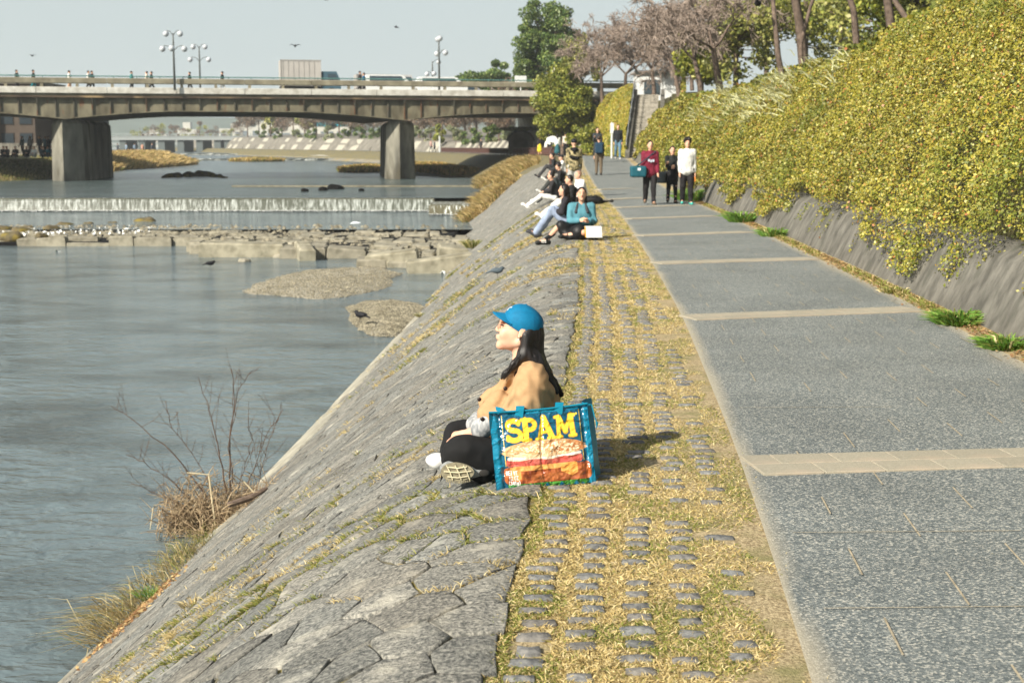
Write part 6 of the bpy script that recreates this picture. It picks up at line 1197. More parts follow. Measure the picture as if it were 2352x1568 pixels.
# birds
def bird(px, py, z, L, cols, label, rz, pose='stand', Y=None, cat='crow'):
    q = P(px, py, z) if Y is None else PY(px, py, Y); s = L; k = [plain(c, rough=.6) for c in cols]; pr = [ell((0, 0, .42 * s), (.3 * s, .15 * s, .16 * s), 0), ell((-.26 * s, 0, .55 * s), (.12 * s, .09 * s, .1 * s), 0), cap((-.2 * s, 0, .48 * s), (-.26 * s, 0, .56 * s), .1 * s, .08 * s, 0), cap((-.36 * s, 0, .55 * s), (-.5 * s, 0, .51 * s), .035 * s, .012 * s, 1), cap((.22 * s, 0, .42 * s), (.58 * s, 0, .3 * s), .07 * s, .04 * s, 2)]
    for sg in (-1, 1):
        if pose == 'fly': pr += [cap((-.05 * s, .1 * sg * s, .47 * s), (0, .5 * sg * s, .68 * s), .08 * s, .05 * s, 2), cap((0, .5 * sg * s, .68 * s), (.2 * s, .9 * sg * s, .56 * s), .05 * s, .02 * s, 2)]
        else: pr += [ell((.08 * s, .12 * sg * s, .43 * s), (.3 * s, .05 * s, .11 * s), 2), cap((0, .06 * sg * s, .3 * s), (-.02 * s, .07 * sg * s, .02 * s), .022 * s, .016 * s, 1), cap((-.02 * s, .07 * sg * s, .02 * s), (-.12 * s, .08 * sg * s, .015 * s), .016 * s, .012 * s, 1)]
    o = body('bird', pr, s * .028, [k[0], k[1], k[2]], k=.03 * s); o.location = tuple(q); o.rotation_euler = (0, 0, rz); return tag(o, label, cat)
BK = (C(24, 24, 28), C(30, 28, 28), C(20, 20, 26)); PG = (C(120, 126, 136), C(90, 70, 66), C(150, 156, 162))
bird(828, 741, -2.22, .42, BK, 'black crow standing on the nearer gravel bar', -.5); bird(483, 617, -2.4, .42, BK, 'black crow wading in the shallow river', math.pi + .2); bird(135, 586, -2.5, .3, (C(40, 50, 44), C(60, 60, 50), C(220, 220, 216)), 'small duck with a white flank floating far left', .8, cat='duck')
q = hit(1142, 639); bird(1142, 639, q[2], .3, (C(72, 84, 92), C(70, 60, 60), C(84, 96, 104)), 'dark grey pigeon standing on the stone slope', math.pi, cat='pigeon'); q = hit(893, 780); bird(893, 780, q[2], .32, PG, 'pale grey pigeon resting on the toe kerb by the gravel bar', .1, cat='pigeon')
for px, py, Y, lb in ((678, 113, 90, 'bird flying above the grey truck'), (748, 6, 80, 'bird flying near the top edge over the river'), (74, 133, 130, 'tiny bird flying above the bridge at the left'), (910, 68, 120, 'tiny bird flying left of the right street lamps')): bird(px, py, 0, .42, (C(60, 62, 66), C(60, 60, 60), C(50, 52, 56)), lb, random.uniform(0, 3), 'fly', Y, cat='bird')
bird(1740, 26, 0, .55, BK, 'black crow perched high in the bare tree at the top edge', 1.2, Y=43.5)
# ------------------------------------------------------------------ the seated woman in the foreground
W0 = P(1200, 1095, -.02); YW0 = W0[1] + .12
def K(px, py, dy=0.0): return PY(px, py, YW0 + dy) - np.array([W0[0], YW0, 0])     # local coordinates, origin under her seat, z from path level
wo_ = empty('person', (W0[0], YW0, 0)); tag(wo_, 'young woman in tan jacket and blue cap sitting cross-legged on the stone crest', 'person')
M_skinw = mat('fair_skin', C(222, 178, 152), C(212, 162, 136), scale=12, rough=.5); M_skinw.node_tree.nodes['Principled BSDF'].inputs['Subsurface Weight'].default_value = .06
M_tan = mat('tan_cotton', C(178, 144, 106), C(168, 134, 97), scale=30, rough=.85, bump=.25, bscale=180, bdist=.002); M_blk = mat('black_cotton', C(26, 26, 27), C(20, 20, 21), scale=20, rough=.9, bump=.2, bscale=120, bdist=.002)
M_capb = mat('blue_cap', C(0, 110, 152), C(0, 100, 140), scale=50, rough=.75, bump=.15, bscale=300, bdist=.001)
Hc = K(1196, 756); fwdv = V3(-1, 0, 0)
th = math.radians(8)                                                    # chin slightly raised
Rh = np.array([[math.cos(th), 0, math.sin(th)], [0, 1, 0], [-math.sin(th), 0, math.cos(th)]])
def hh(x, y, z): return Hc + Rh @ V3(x, y, z)                            # head frame: face towards -x
FC = Rh
sk = [ell(hh(.01, 0, .02), (.092, .074, .085), 0, FC), ell(hh(-.035, 0, -.03), (.066, .062, .085), 0, FC), ell(hh(-.055, 0, -.07), (.05, .05, .035), 0, FC), ell(hh(-.092, 0, -.098), (.020, .022, .017), 0, FC),
      cap(hh(-.104, 0, .018), hh(-.119, 0, -.016), .007, .009), cap(hh(-.112, .012, -.02), hh(-.112, -.012, -.02), .008), ell(hh(-.110, 0, -.047), (.011, .021, .006), 0, FC), ell(hh(-.107, 0, -.060), (.012, .019, .007), 0, FC),
      ell(hh(-.076, -.032, -.028), (.028, .024, .034), 0, FC), ell(hh(-.076, .032, -.028), (.028, .024, .034), 0, FC), ell(hh(-.1, 0, .04), (.012, .05, .02), 0, FC), cap(hh(-.085, 0, -.09), hh(-.0, -.045, -.06), .022, .026), cap(hh(-.085, 0, -.09), hh(-.0, .045, -.06), .022, .026),
      cap(hh(.01, 0, -.05), K(1204, 832), .052, .055), cap(K(1204, 832), K(1222, 900), .06, .1), cap(K(1222, 900), K(1228, 1060), .12, .14)]
sh_n, sh_f = K(1222, 872, -.17), K(1212, 870, .17); el_n, el_f = K(1188, 968, -.22), K(1150, 952, .2); wr_n, wr_f = K(1108, 985, -.12), K(1118, 990, .06)
hn, hf = K(1062, 999, -.06), K(1090, 1001, .02)
for a, b, c, d in ((sh_n, el_n, wr_n, hn), (sh_f, el_f, wr_f, hf)): sk += [cap(a, b, .05, .042), cap(b, c, .042, .031), cap(c, d, .030, .022)]
def hand(w, h):
    dv = h - w; dv /= np.linalg.norm(dv); side = V3(0, 1, 0) - dv * dv[1]; side /= np.linalg.norm(side); pn = np.cross(side, dv); pm = h + dv * .035; out = [cap(h, pm, .024, .03)]
    for o_, L in ((-.03, .062), (-.010, .072), (.010, .068), (.029, .054)): a = pm + side * o_; b = a + dv * L * .55 - pn * .006; c = b + dv * L * .42 - pn * .02; out += [cap(a, b, .0095, .009), cap(b, c, .009, .008)]
    a = h - side * .02; out += [cap(a, a - side * .022 + dv * .04, .012, .010), cap(a - side * .022 + dv * .04, a - side * .018 + dv * .07 - pn * .008, .010, .009)]; return out
sk += hand(wr_n, hn) + hand(wr_f, hf)
hipn, hipf = K(1232, 1062, -.1), K(1232, 1062, .1); kn_n, kn_f = K(1058, 1040, -.2), K(1064, 996, .22); an_n, an_f = K(1112, 1084, -.2), K(1035, 1052, .12)
for a, b, c in ((hipn, kn_n, an_n), (hipf, kn_f, an_f)): sk += [cap(a, b, .08, .05), cap(b, c, .05, .036)]
body('body', sk, .0048, M_skinw, wo_, k=.012)
# ear, eye, glasses, lips
body('ear', [cap(hh(.005, -.074, .012), hh(-.004, -.078, -.03), .013, .008), cap(hh(.018, -.078, .012), hh(.008, -.082, -.022), .009, .006), ell(hh(.01, -.078, .02), (.016, .007, .014))], .0035, M_skinw, wo_, k=.006)
mb = MB(); mb.ball(hh(-.004, -.084, -.042), .0045, 8); mb.out('earring', plain(C(230, 226, 210), rough=.2), wo_, True)
for sg in (-1, 1):
    mb = MB(); mb.ball(hh(-.098, .03 * sg, .012), (.009, .012, .005), 8); mb.out('eye', M_eye, wo_, True)
    mb = MB(); mb.tube([hh(-.103, .018 * sg, .034), hh(-.092, .046 * sg, .035)], .0035, 5); mb.out('eyebrow', M_hair, wo_)
mb = MB(); mb.ball(hh(-.113, 0, -.047), (.008, .016, .0045), 8); mb.ball(hh(-.111, 0, -.058), (.008, .014, .005), 8); mb.out('lips', plain(C(206, 120, 112)), wo_, True)
mb = MB()
for sg in (-1, 1):
    c = [hh(-.118 + .0 * math.cos(t), (.034 + .024 * math.cos(t)) * sg, .008 + .021 * math.sin(t)) for t in np.linspace(0, 2 * math.pi, 17)]; mb.tube(c, .0009, 5, cap=False); mb.tube([hh(-.116, .058 * sg, .014), hh(-.06, .074 * sg, .016), hh(0, .078 * sg, .018)], .0009, 5)
mb.out('glasses', plain(C(120, 104, 84), rough=.3), wo_)
# hair: under the cap, down the back, one lock over the near shoulder
hr = [ell(hh(.028, 0, .005), (.086, .083, .088), 0, FC), cap(hh(.06, 0, -.03), K(1226, 822), .066, .052), cap(K(1226, 822), K(1250, 858), .052, .042), cap(K(1250, 858), K(1274, 897), .038, .018), cap(K(1270, 880), K(1289, 905), .03, .009), cap(K(1250, 850, -.06), K(1280, 900, -.05), .03, .012),
      cap(hh(.035, -.07, -.02), K(1204, 815, -.08), .028, .026), cap(K(1204, 815, -.08), K(1180, 838, -.1), .026, .018), cap(K(1180, 838, -.1), K(1160, 858, -.09), .017, .009), cap(K(1160, 856, -.09), K(1153, 868, -.08), .013, .006), cap(hh(.03, .07, -.02), K(1200, 830, .1), .035, .03), cap(K(1210, 812, -.06), K(1232, 835, -.06), .045, .05)]
M_hairw = mat('black_hair', C(30, 24, 23), C(12, 10, 10), scale=60, rough=.5, stretch=(1, 1, .3), bump=.6, bscale=110, bdist=.004, spec=.5)
body('hair', hr, .0055, M_hairw, wo_, k=.02, disp=lambda X: .008 * (vnoise(X * [1, 1.6, .2], 75, 8) - .5) , cut=lambda X: (-(((X - Hc) @ Rh)[:, 0]) - .012 - 2.0 * np.maximum(-.03 - ((X - Hc) @ Rh)[:, 2], 0) - .25 * np.maximum(((X - Hc) @ Rh)[:, 2], 0)))
S = []
for _ in range(190):
    y_ = random.uniform(-.07, .07); a = K(1236 + random.uniform(-8, 6), 815, y_); b = K(1262 + random.uniform(-6, 8), 860, y_ * .8); c = K(1284 + random.uniform(-5, 4), 897, y_ * .4); d = K(1290 + random.uniform(-8, 5), 908 + random.uniform(-6, 4), y_ * .3)
    for p, q_ in ((a, b), (b, c), (c, d)): S.append((*p, *q_, .0016, .0012))
for _ in range(70): y_ = -.1 + random.uniform(-.02, .02); a = K(1200 + random.uniform(-6, 8), 800, y_ + .02); b = K(1182 + random.uniform(-8, 6), 836, y_ - .012); c = K(1156 + random.uniform(-5, 7), 866 + random.uniform(-6, 6), y_); S += [(*a, *b, .0015, .0013), (*b, *c, .0013, .001)]
segs('hair_strands', S, M_hairw, wo_)
# cap
capw = [ell(hh(.014, 0, .03), (.098, .088, .084), 0, FC)]
cutp = lambda X: -(((X - Hc) @ Rh)[:, 2] + .008 + .42 * ((X - Hc) @ Rh)[:, 0])
crown = body('cap', capw + [ell(hh(-.006, 0, .045), (.088, .08, .084), 0, FC)], .0045, M_capb, wo_, k=.02, cut=cutp)
mb = MB(); v = []; nu, nv = 17, 7
for i in range(nu):
    a = (i / (nu - 1) - .5) * 2 * 1.15
    for j in range(nv):
        r = j / (nv - 1); y_ = math.sin(a) * (.083 + .004 * r); x0 = -.0925 * math.cos(a) + .005; L = .066 * math.cos(a * 1.25) ** .6 if abs(a * 1.25) < 1.57 else 0
        v.append(hh(x0 - L * r, y_, .072 - .062 * math.sin(a) ** 2 * (1 - .25 * r) - .002 * r))
for i in range(nu): 
    for j in range(nv): p = v[i * nv + j]; v.append(p - Rh @ V3(0, 0, .0045))
fs = [(i * nv + j, i * nv + j + 1, (i + 1) * nv + j + 1, (i + 1) * nv + j) for i in range(nu - 1) for j in range(nv - 1)]; n0 = nu * nv; fs += [tuple(n0 + q_ for q_ in f)[::-1] for f in fs]; fs += [(i * nv + nv - 1, n0 + i * nv + nv - 1, n0 + (i + 1) * nv + nv - 1, (i + 1) * nv + nv - 1) for i in range(nu - 1)]
mb.add(v, fs); mb.out('brim', M_capb, crown, True)
mb = MB(); mb.ball(hh(.008, 0, .128), (.008, .008, .004), 8); mb.out('button', M_capb, crown, True)
mb = MB(); mb.tube([hh(-.058, -.022, .106), hh(-.066, -.008, .102), hh(-.072, .004, .096), hh(-.078, -.014, .088)], .0042, 6); mb.out('cap_emblem', plain(C(240, 242, 244)), crown)
S = [(*hh(.014 + .099 * math.cos(t0) * cx_, .089 * sx_ * math.cos(t0), .03 + .086 * math.sin(t0)), *hh(.014 + .099 * math.cos(t1) * cx_, .089 * sx_ * math.cos(t1), .03 + .086 * math.sin(t1)), .0012, .0012) for (cx_, sx_) in ((.5, -.87), (-.5, -.87), (1, 0)) for t0, t1 in zip(np.linspace(.15, 1.5, 9)[:-1], np.linspace(.15, 1.5, 9)[1:])]
segs('seam', S, mat('cap_seam', C(0, 96, 134)), crown)
# jacket with draped folds
tr = [cap(K(1222, 905, .05), K(1236, 1050, .06), .105, .135), cap(K(1225, 905, -.05), K(1238, 1050, -.05), .11, .14), cap(K(1190, 880), K(1160, 950, .02), .085, .1), cap(K(1160, 950, .02), K(1180, 1030, 0), .1, .1), cap(sh_n + V3(0, .03, 0), sh_f, .072), cap(K(1214, 846, -.05), K(1214, 846, .05), .062), cap(K(1245, 868), K(1268, 960), .06, .085),
      cap(sh_n, el_n, .082, .092), cap(el_n, K(1122, 962, -.15), .09, .062), cap(sh_f, el_f, .08, .085), cap(el_f, K(1112, 968, .06), .08, .055), cap(K(1170, 870, -.05), K(1125, 925, -.02), .045, .055), cap(K(1140, 920, -.1), K(1118, 948, -.13), .055, .045)]
fold_c = [(K(1150, 905, -.2), (.55, 0, .83), 34), (K(1200, 930, -.25), (-.25, 0, .97), 26), (K(1250, 920, -.2), (-.45, 0, .9), 30)]
def folds(X):
    d = np.zeros(len(X))
    for c, dr, fq in fold_c:
        u = (X - c); dr = np.array(dr); perp = np.cross(dr, [0, 1, 0]); t = u @ perp; l = u @ dr; w = np.exp(-(t / .09) ** 2 - (l / .14) ** 2)
        d += w * .006 * np.sin(t * fq * 3.1 + 2.5 * vnoise(X, 9, 2) * 2)
    r = X - sh_n; rad = np.hypot(r[:, 0], r[:, 2]); an = np.arctan2(r[:, 2], r[:, 0]); d += .0105 * np.clip((rad - .05) / .12, 0, 1) * np.sin(an * 9 + 3.5 * vnoise(X, 7, 31) + rad * 8) * (X[:, 1] < .02)
    return d + .02 * (vnoise(X * [1, 1, .6], 9, 11) - .5) + .015 * np.abs(vnoise(X * [1.2, 1, .5], 16, 12) - .5)
jk = body('jacket', tr, .006, M_tan, wo_, k=.014, disp=folds)
body('collar', [cap(K(1236, 828, -.03), K(1215, 846, -.085), .03, .026), cap(K(1215, 846, -.085), K(1182, 866, -.075), .028, .02), cap(K(1182, 866, -.075), K(1164, 874, -.03), .02, .014), cap(K(1236, 828, -.03), K(1236, 828, .03), .03), cap(K(1236, 828, .03), K(1195, 850, .08), .03, .02)], .0055, mat('brown_corduroy', C(86, 52, 38), C(64, 38, 28), scale=60, rough=.9, stretch=(3, 1, .4)), jk, k=.012)
M_cuff = mat('striped_lining', C(172, 173, 173), C(130, 133, 136), scale=70, detail=1, stretch=(1, 1, .3), ramp=(.4, .6))
body('cuff', [cap(K(1122, 970, -.17), K(1106, 984, -.14), .052, .056)], .0055, M_cuff, jk, k=.015); body('cuff', [cap(K(1098, 962, .03), K(1090, 974, .0), .04, .045)], .0055, M_cuff, jk, k=.015)
for px, py, dy in ((1101, 917, -.135), (1108, 962, -.215), (1161, 892, -.14)): c = K(px, py, dy); mb = MB(); mb.ball(c, (.011, .006, .011), 10); mb.out('button', plain(C(44, 30, 26), rough=.3), jk, True)
# trousers
tz = [cap(hipn, kn_n, .098, .082), cap(kn_n, an_n, .082, .062), cap(K(1075, 1030, -.24), K(1130, 1050, -.2), .07, .085), cap(hipf, kn_f, .095, .07), cap(kn_f, an_f, .068, .055), cap(hipn, hipf, .12), cap(K(1042, 990, .2), K(1034, 1040, .1), .05, .05), cap(K(1032, 1045, -.05), K(1024, 1075, -.16), .05, .024), cap(K(1024, 1070, -.2), K(1012, 1104, -.26), .028, .009), cap(K(1018, 1092, -.19), K(1030, 1102, -.17), .008, .004), cap(K(1120, 1060, -.2), K(1150, 1075, -.12), .06, .05)]
body('trousers', tz, .0065, M_blk, wo_, k=.03, disp=lambda X: .014 * (vnoise(X * [1, 1, .6], 8, 21) - .5) + .01 * np.abs(vnoise(X, 17, 22) - .5))
# shoes: near shoe shows its tread, far shoe a white toe
M_shoe = mat('grey_mesh_shoe', C(150, 152, 150), C(116, 118, 118), scale=90, rough=.6); M_tread = mat('tread_rubber', C(150, 142, 118), C(116, 110, 92), scale=50, rough=.8); M_lug = plain(C(206, 196, 164))
c0 = K(1052, 1084, -.30); sn = body('shoe', [ell(c0 + V3(.0, .045, .006), (.094, .04, .048)), cap(K(1060, 1078, -.24), K(1110, 1082, -.22), .04, .034), cap(K(1105, 1078, -.24), K(1128, 1082, -.22), .03, .026)], .005, M_shoe, wo_, k=.02)
mb = MB(); ol = []
for t in np.linspace(0, 2 * math.pi, 28)[:-1]: rx = .086 if math.cos(t) < 0 else .08; ol.append((c0[0] + rx * math.cos(t), c0[1], c0[2] + (.046 - .006 * math.cos(t)) * math.sin(t)))
mb.prism(ol, (0, .018, 0)); so = mb.out('sole', M_tread, sn)
mb = MB(); y_ = c0[1] - .004
for k_ in range(-1, 2): mb.tube([(c0[0] + k_ * .042 - .014, y_, c0[2] + .036), (c0[0] + k_ * .042 + .004, y_ - .002, c0[2]), (c0[0] + k_ * .042 + .016, y_, c0[2] - .037)], .0042, 5)
for zz in (-.022, .004, .026): mb.tube([(c0[0] - .074 + abs(zz), y_, c0[2] + zz), (c0[0], y_ - .002, c0[2] + zz - .005), (c0[0] + .07 - abs(zz), y_, c0[2] + zz + .002)], .0042, 5)
mb.out('tread', M_lug, so)
mb = MB()
for k_ in range(13): a = c0[0] - .06 + k_ * .0095; mb.box(a, a + .006, c0[1] - .003, c0[1] + .02, c0[2] - .056 + .00008 * (k_ - 6) ** 2 * 3, c0[2] - .042)
mb.out('lugs', M_tread, so)
c1 = K(1112, 1086, -.27); mb = MB(); mb.ball(c1, (.028, .008, .018), 12); mb.out('heel_pad', plain(C(44, 42, 40)), so, True)
body('shoe', [ell(K(1004, 1056, .02), (.06, .045, .033)), cap(K(1004, 1060, .02), K(1050, 1062, .05), .04, .04)], .006, plain(C(238, 238, 236), rough=.5), wo_, k=.02)

# ------------------------------------------------------------------ the printed shopping bag
BLg, BRg = P(1140, 1127, -.015), P(1369, 1107, -.002); TLg = PY(1123, 948, BLg[1] + .05); TRg = PY(1349, 927, BRg[1] + .05)
ctr = (BLg + BRg) / 2; ctr[2] = 0
bagr = empty('shopping_bag', tuple(ctr)); tag(bagr, 'glossy teal shopping bag printed with big yellow lettering and a burger', 'shopping bag')
gb, hgh = 300, 240; s_, t_ = np.meshgrid(np.linspace(0, 1, gb), np.linspace(0, 1, hgh)); s_, t_ = s_.ravel(), t_.ravel()
def bil(s, t): return (BLg * ((1 - s) * (1 - t))[:, None] + BRg * (s * (1 - t))[:, None] + TLg * ((1 - s) * t)[:, None] + TRg * (s * t)[:, None]) - ctr
Vb = bil(s_, t_); q3 = np.stack([s_, t_, s_ * 0], 1)
wr = .010 * np.abs(fbm(q3, 7, 66) - .5) + .020 * (fbm(q3, 3.2, 61) - .5) + .010 * np.abs(fbm(q3 * [1, 1, 1], 9, 63) - .5) * 2 + .006 * np.exp(-((s_ - .5 + .02 * np.sin(t_ * 5)) / .014) ** 2) + .010 * np.exp(-((s_ - .93) / .02) ** 2) + .01 * np.exp(-((s_ - .09) / .02) ** 2)
Vb[:, 1] += wr * 1.0 - .03 * np.sin(np.pi * np.clip(t_, 0, 1)) * np.sin(np.pi * s_); Vb[:, 2] -= .008 * np.sin(np.pi * s_) * t_
# print: distances measured in units of panel height (width 1.3)
X_ = s_ * 1.3; Y_ = t_; col_ = np.tile(np.array(C(0, 84, 112)[:3]), (len(s_), 1))
def put(mask, c): 
    global col_; m = np.clip(mask, 0, 1)[:, None]; col_ = col_ * (1 - m) + np.array(c[:3]) * m
AA = .004
def sd_seg(ax, ay, bx, by): 
    px, py = X_ - ax, Y_ - ay; dx, dy = bx - ax, by - ay; h = np.clip((px * dx + py * dy) / (dx * dx + dy * dy + 1e-9), 0, 1); return np.hypot(px - dx * h, py - dy * h)
def stroke(pts, w):
    d = np.full(len(X_), 9.)
    for a, b in zip(pts[:-1], pts[1:]): d = np.minimum(d, sd_seg(*a, *b) - w)
    return d
fill = lambda d: np.clip(.5 - d / AA, 0, 1)
cyan = C(0, 122, 154)
put((s_ < .085).astype(float), cyan); put((s_ > .945).astype(float), cyan); put((t_ > .965).astype(float), cyan)
for x in (.122, .128): pass
for x in (.155, 1.175): put(fill(np.abs(X_ - x) - .004) * (t_ < .95) * (t_ > .3), C(236, 196, 60))
def arc(cx, cy, rx, ry, a0, a1, n=14): return [(cx + rx * math.cos(math.radians(a)), cy + ry * math.sin(math.radians(a))) for a in np.linspace(a0, a1, n)]
Lt = []
base, hgt = .635, .255                       # lettering sits between .60 and .90, tilted with the bag
def LP(x, y): return (x, base + y * hgt)
Sx = .30; Lt.append((arc(Sx + .0, base + .74 * hgt, .075, .26 * hgt * .9, 40, 270), .030)); Lt.append((arc(Sx + .0, base + .26 * hgt, .085, .25 * hgt, 90, -150), .030)); Lt.append(([(Sx + .065, base + .8 * hgt), (Sx + .075, base + .93 * hgt)], .022)); Lt.append(([(Sx - .085, base + .05 * hgt), (Sx - .08, base + .2 * hgt)], .022))
Px = .455; Lt += [([LP(Px, 0), LP(Px, 1)], .032), (arc(Px + .05, base + .74 * hgt, .075, .24 * hgt, 90, -90), .026), ([LP(Px - .045, 1), LP(Px + .05, 1)], .02), ([LP(Px - .045, 0), LP(Px + .05, 0)], .02), ([LP(Px, .5), LP(Px + .05, .5)], .02)]
Ax = .70; Lt += [([LP(Ax - .075, 0.02), LP(Ax - .005, 1.0)], .022), ([LP(Ax, 1.02), LP(Ax + .09, .04)], .034), ([LP(Ax - .05, .33), LP(Ax + .06, .33)], .017), ([LP(Ax - .11, 0), LP(Ax - .045, 0)], .018), ([LP(Ax + .045, 0), LP(Ax + .13, 0)], .018)]
Mx = .965; Lt += [([LP(Mx - .085, .03), LP(Mx - .07, 1)], .024), ([LP(Mx - .07, .95), LP(Mx + .01, .25)], .032), ([LP(Mx + .01, .25), LP(Mx + .085, .98)], .022), ([LP(Mx + .09, 1), LP(Mx + .105, .03)], .032), ([LP(Mx - .12, 0), LP(Mx - .05, 0)], .018), ([LP(Mx + .06, 0), LP(Mx + .14, 0)], .018), ([LP(Mx - .115, 1), LP(Mx - .06, 1)], .018), ([LP(Mx + .09, 1), LP(Mx + .135, 1)], .018)]
shl = np.minimum.reduce([stroke(p, w) for p, w in Lt]); put(fill(shl - .007), C(180, 120, 30)); put(fill(shl), C(250, 214, 60)); put(fill(np.hypot(X_ - 1.135, Y_ - .90) - .014), C(250, 214, 60))
nz = fbm(np.stack([X_, Y_, X_ * 0], 1), 14, 70); nz2 = fbm(np.stack([X_, Y_, X_ * 0], 1), 40, 73)
# lettuce, browned slab, cheese, tomato, egg white, bun
dl = np.abs(Y_ - .06 - .02 * np.sin(X_ * 31) - .02 * np.sin(X_ * 67 + 1)) - .045; put(fill(dl) * (X_ > .16) * (X_ < 1.22), C(40, 116, 44)); put(fill(dl) * (nz > .56) * (X_ > .16) * (X_ < 1.22), C(20, 64, 30)); put(fill(dl) * (nz2 > .6) * (X_ > .16) * (X_ < 1.22), C(92, 164, 66))
def rr(cx, cy, hx, hy, r): a = np.abs(X_ - cx) - hx + r; b = np.abs(Y_ - cy) - hy + r; return np.hypot(np.maximum(a, 0), np.maximum(b, 0)) + np.minimum(np.maximum(a, b), 0) - r
ds = rr(.69, .175 + .0, .57, .11, .06); put(fill(ds), C(150, 74, 36)); put(fill(ds) * (nz > .52) * .6, C(190, 108, 58)); put(fill(ds) * (nz < .42) * .6, C(110, 46, 24)); put(fill(rr(.80, .13, .34, .05, .04)) * .4, C(196, 120, 70))
dt = rr(.66, .345, .50, .05, .04); put(fill(dt), C(196, 86, 74)); put(fill(dt) * (nz > .55) * .5, C(222, 130, 112))
dc = np.maximum(np.maximum(-(Y_ - .20 - .0 * X_), Y_ - .30), np.abs(X_ - .66) - .40 - .1 * (Y_ - .2)); put(fill(dc) * (Y_ > .235), C(238, 170, 96)); put(fill(np.maximum(np.maximum(.12 - Y_ + .9 * np.abs(X_ - 1.0) * .6, Y_ - .29), np.abs(X_ - .97) - .11)), C(240, 168, 84)); put(fill(np.maximum(np.maximum(.1 - Y_ + .5 * np.abs(X_ - .28), Y_ - .29), np.abs(X_ - .27) - .07)), C(238, 160, 90))
put(fill(rr(.62, .40 + .0, .44, .022, .02) + .01 * np.sin(X_ * 15)), C(240, 226, 200)); put(fill(rr(.98, .405, .17, .016, .015)), C(244, 240, 232))
db = np.where(Y_ > .5, np.hypot((X_ - .67) / .555, (Y_ - .47) / .155) - 1, np.hypot((X_ - .67) / .555, (Y_ - .47) / .07) - 1) * .12; bun = np.array(C(222, 170, 116)[:3]); put(fill(db), C(224, 176, 124)); put(fill(db) * np.clip((X_ - .66) * 5, 0, 1) * (.5 + .5 * (nz > .5)), C(198, 128, 78)); put(fill(db) * (nz2 > .6) * .5, C(240, 206, 160)); put(fill(db) * (Y_ < .44) * .5, C(236, 208, 170))
R_ = random.Random(4)
for _ in range(190):
    sx_, sy_ = R_.uniform(.22, 1.12), R_.uniform(.44, .60); a = R_.uniform(-.6, .6)
    if ((sx_ - .66) / .5) ** 2 + ((sy_ - .47) / .14) ** 2 < .85: u = (X_ - sx_) * math.cos(a) + (Y_ - sy_) * math.sin(a); w = -(X_ - sx_) * math.sin(a) + (Y_ - sy_) * math.cos(a); put(fill((np.hypot(u / .015, w / .007) - 1) * .008), C(250, 232, 196))
put(np.exp(-((X_ - .655) / .006) ** 2) * fill(db) * .35, C(176, 128, 90))  # shading of the bag's middle crease, painted into the bun colour
G5 = {'N': [[(0, 0), (0, 1), (1, 0), (1, 1)]], 'E': [[(1, 0), (0, 0), (0, 1), (1, 1)], [(0, .5), (.8, .5)]], 'T': [[(.5, 0), (.5, 1)], [(0, 1), (1, 1)]], 'W': [[(0, 1), (.25, 0), (.5, .8), (.75, 0), (1, 1)]], '1': [[(.2, .8), (.55, 1), (.55, 0)]], '2': [[(0, .8), (.3, 1), (.8, .95), (.9, .65), (0, 0), (1, 0)]], 'O': [arc(.5, .5, .5, .5, 0, 360, 12)], 'Z': [[(0, 1), (1, 1), (0, 0), (1, 0)]],
      '(': [[(.7, 1.1), (.4, .5), (.7, -.1)]], ')': [[(.3, 1.1), (.6, .5), (.3, -.1)]], '3': [[(0, .95), (.6, 1), (.85, .75), (.4, .52), (.9, .28), (.5, 0), (0, .08)]], '4': [[(.7, 0), (.7, 1), (0, .3), (1, .3)]], '0': [arc(.5, .5, .42, .5, 0, 360, 12)], 'g': [arc(.45, .4, .35, .3, 0, 360, 10), [(.8, .7), (.8, -.15), (.5, -.3), (.1, -.2)]]}
def write(txt, x, y, h, sp, w):
    for ch in txt:
        if ch != ' ':
            for st_ in G5[ch]: put(fill(stroke([(x + a * sp * .72, y + b * h) for a, b in st_], w)), C(244, 240, 236))
        x += sp * (.5 if ch == ' ' else 1)
write('NET WT', .150, .192, .048, .027, .0047); write('12 OZ', .178, .125, .048, .028, .0047); write('(340g)', .168, .058, .046, .027, .0047)
M_bag = bpy.data.materials.new('printed_laminate'); M_bag.use_nodes = True; nt = M_bag.node_tree; bb = nt.nodes['Principled BSDF']; at = nt.nodes.new('ShaderNodeAttribute'); at.attribute_name = 'tint'; nt.links.new(at.outputs['Color'], bb.inputs['Base Color'])
bb.inputs['Roughness'].default_value = .24; bb.inputs['Specular IOR Level'].default_value = .6; bb.inputs['Coat Weight'].default_value = .6; bb.inputs['Coat Roughness'].default_value = .16
tcb = nt.nodes.new('ShaderNodeTexCoord'); nb_n = nt.nodes.new('ShaderNodeTexNoise'); nb_n.inputs['Scale'].default_value = 8; nb_n.inputs['Detail'].default_value = 3; nb_n.inputs['Distortion'].default_value = 1.2; nt.links.new(tcb.outputs['Object'], nb_n.inputs[0]); bpn = nt.nodes.new('ShaderNodeBump'); bpn.inputs['Distance'].default_value = .03; bpn.inputs['Strength'].default_value = .9; nt.links.new(nb_n.outputs[0], bpn.inputs['Height']); nt.links.new(bpn.outputs[0], bb.inputs['Normal']); nt.links.new(bpn.outputs[0], bb.inputs['Coat Normal'])
i = (np.arange(hgh - 1)[:, None] * gb + np.arange(gb - 1)[None]).ravel(); make('front_panel', Vb, np.stack([i, i + 1, i + gb + 1, i + gb], 1), M_bag, bagr, smooth=True, col=col_)
M_teal = mat('teal_laminate', C(0, 124, 156), C(0, 108, 138), scale=5, rough=.3, spec=.5, bump=.5, bscale=14, bdist=.01); M_tband = plain(C(0, 128, 158), rough=.8)
DP = V3(.034, .19, 0)
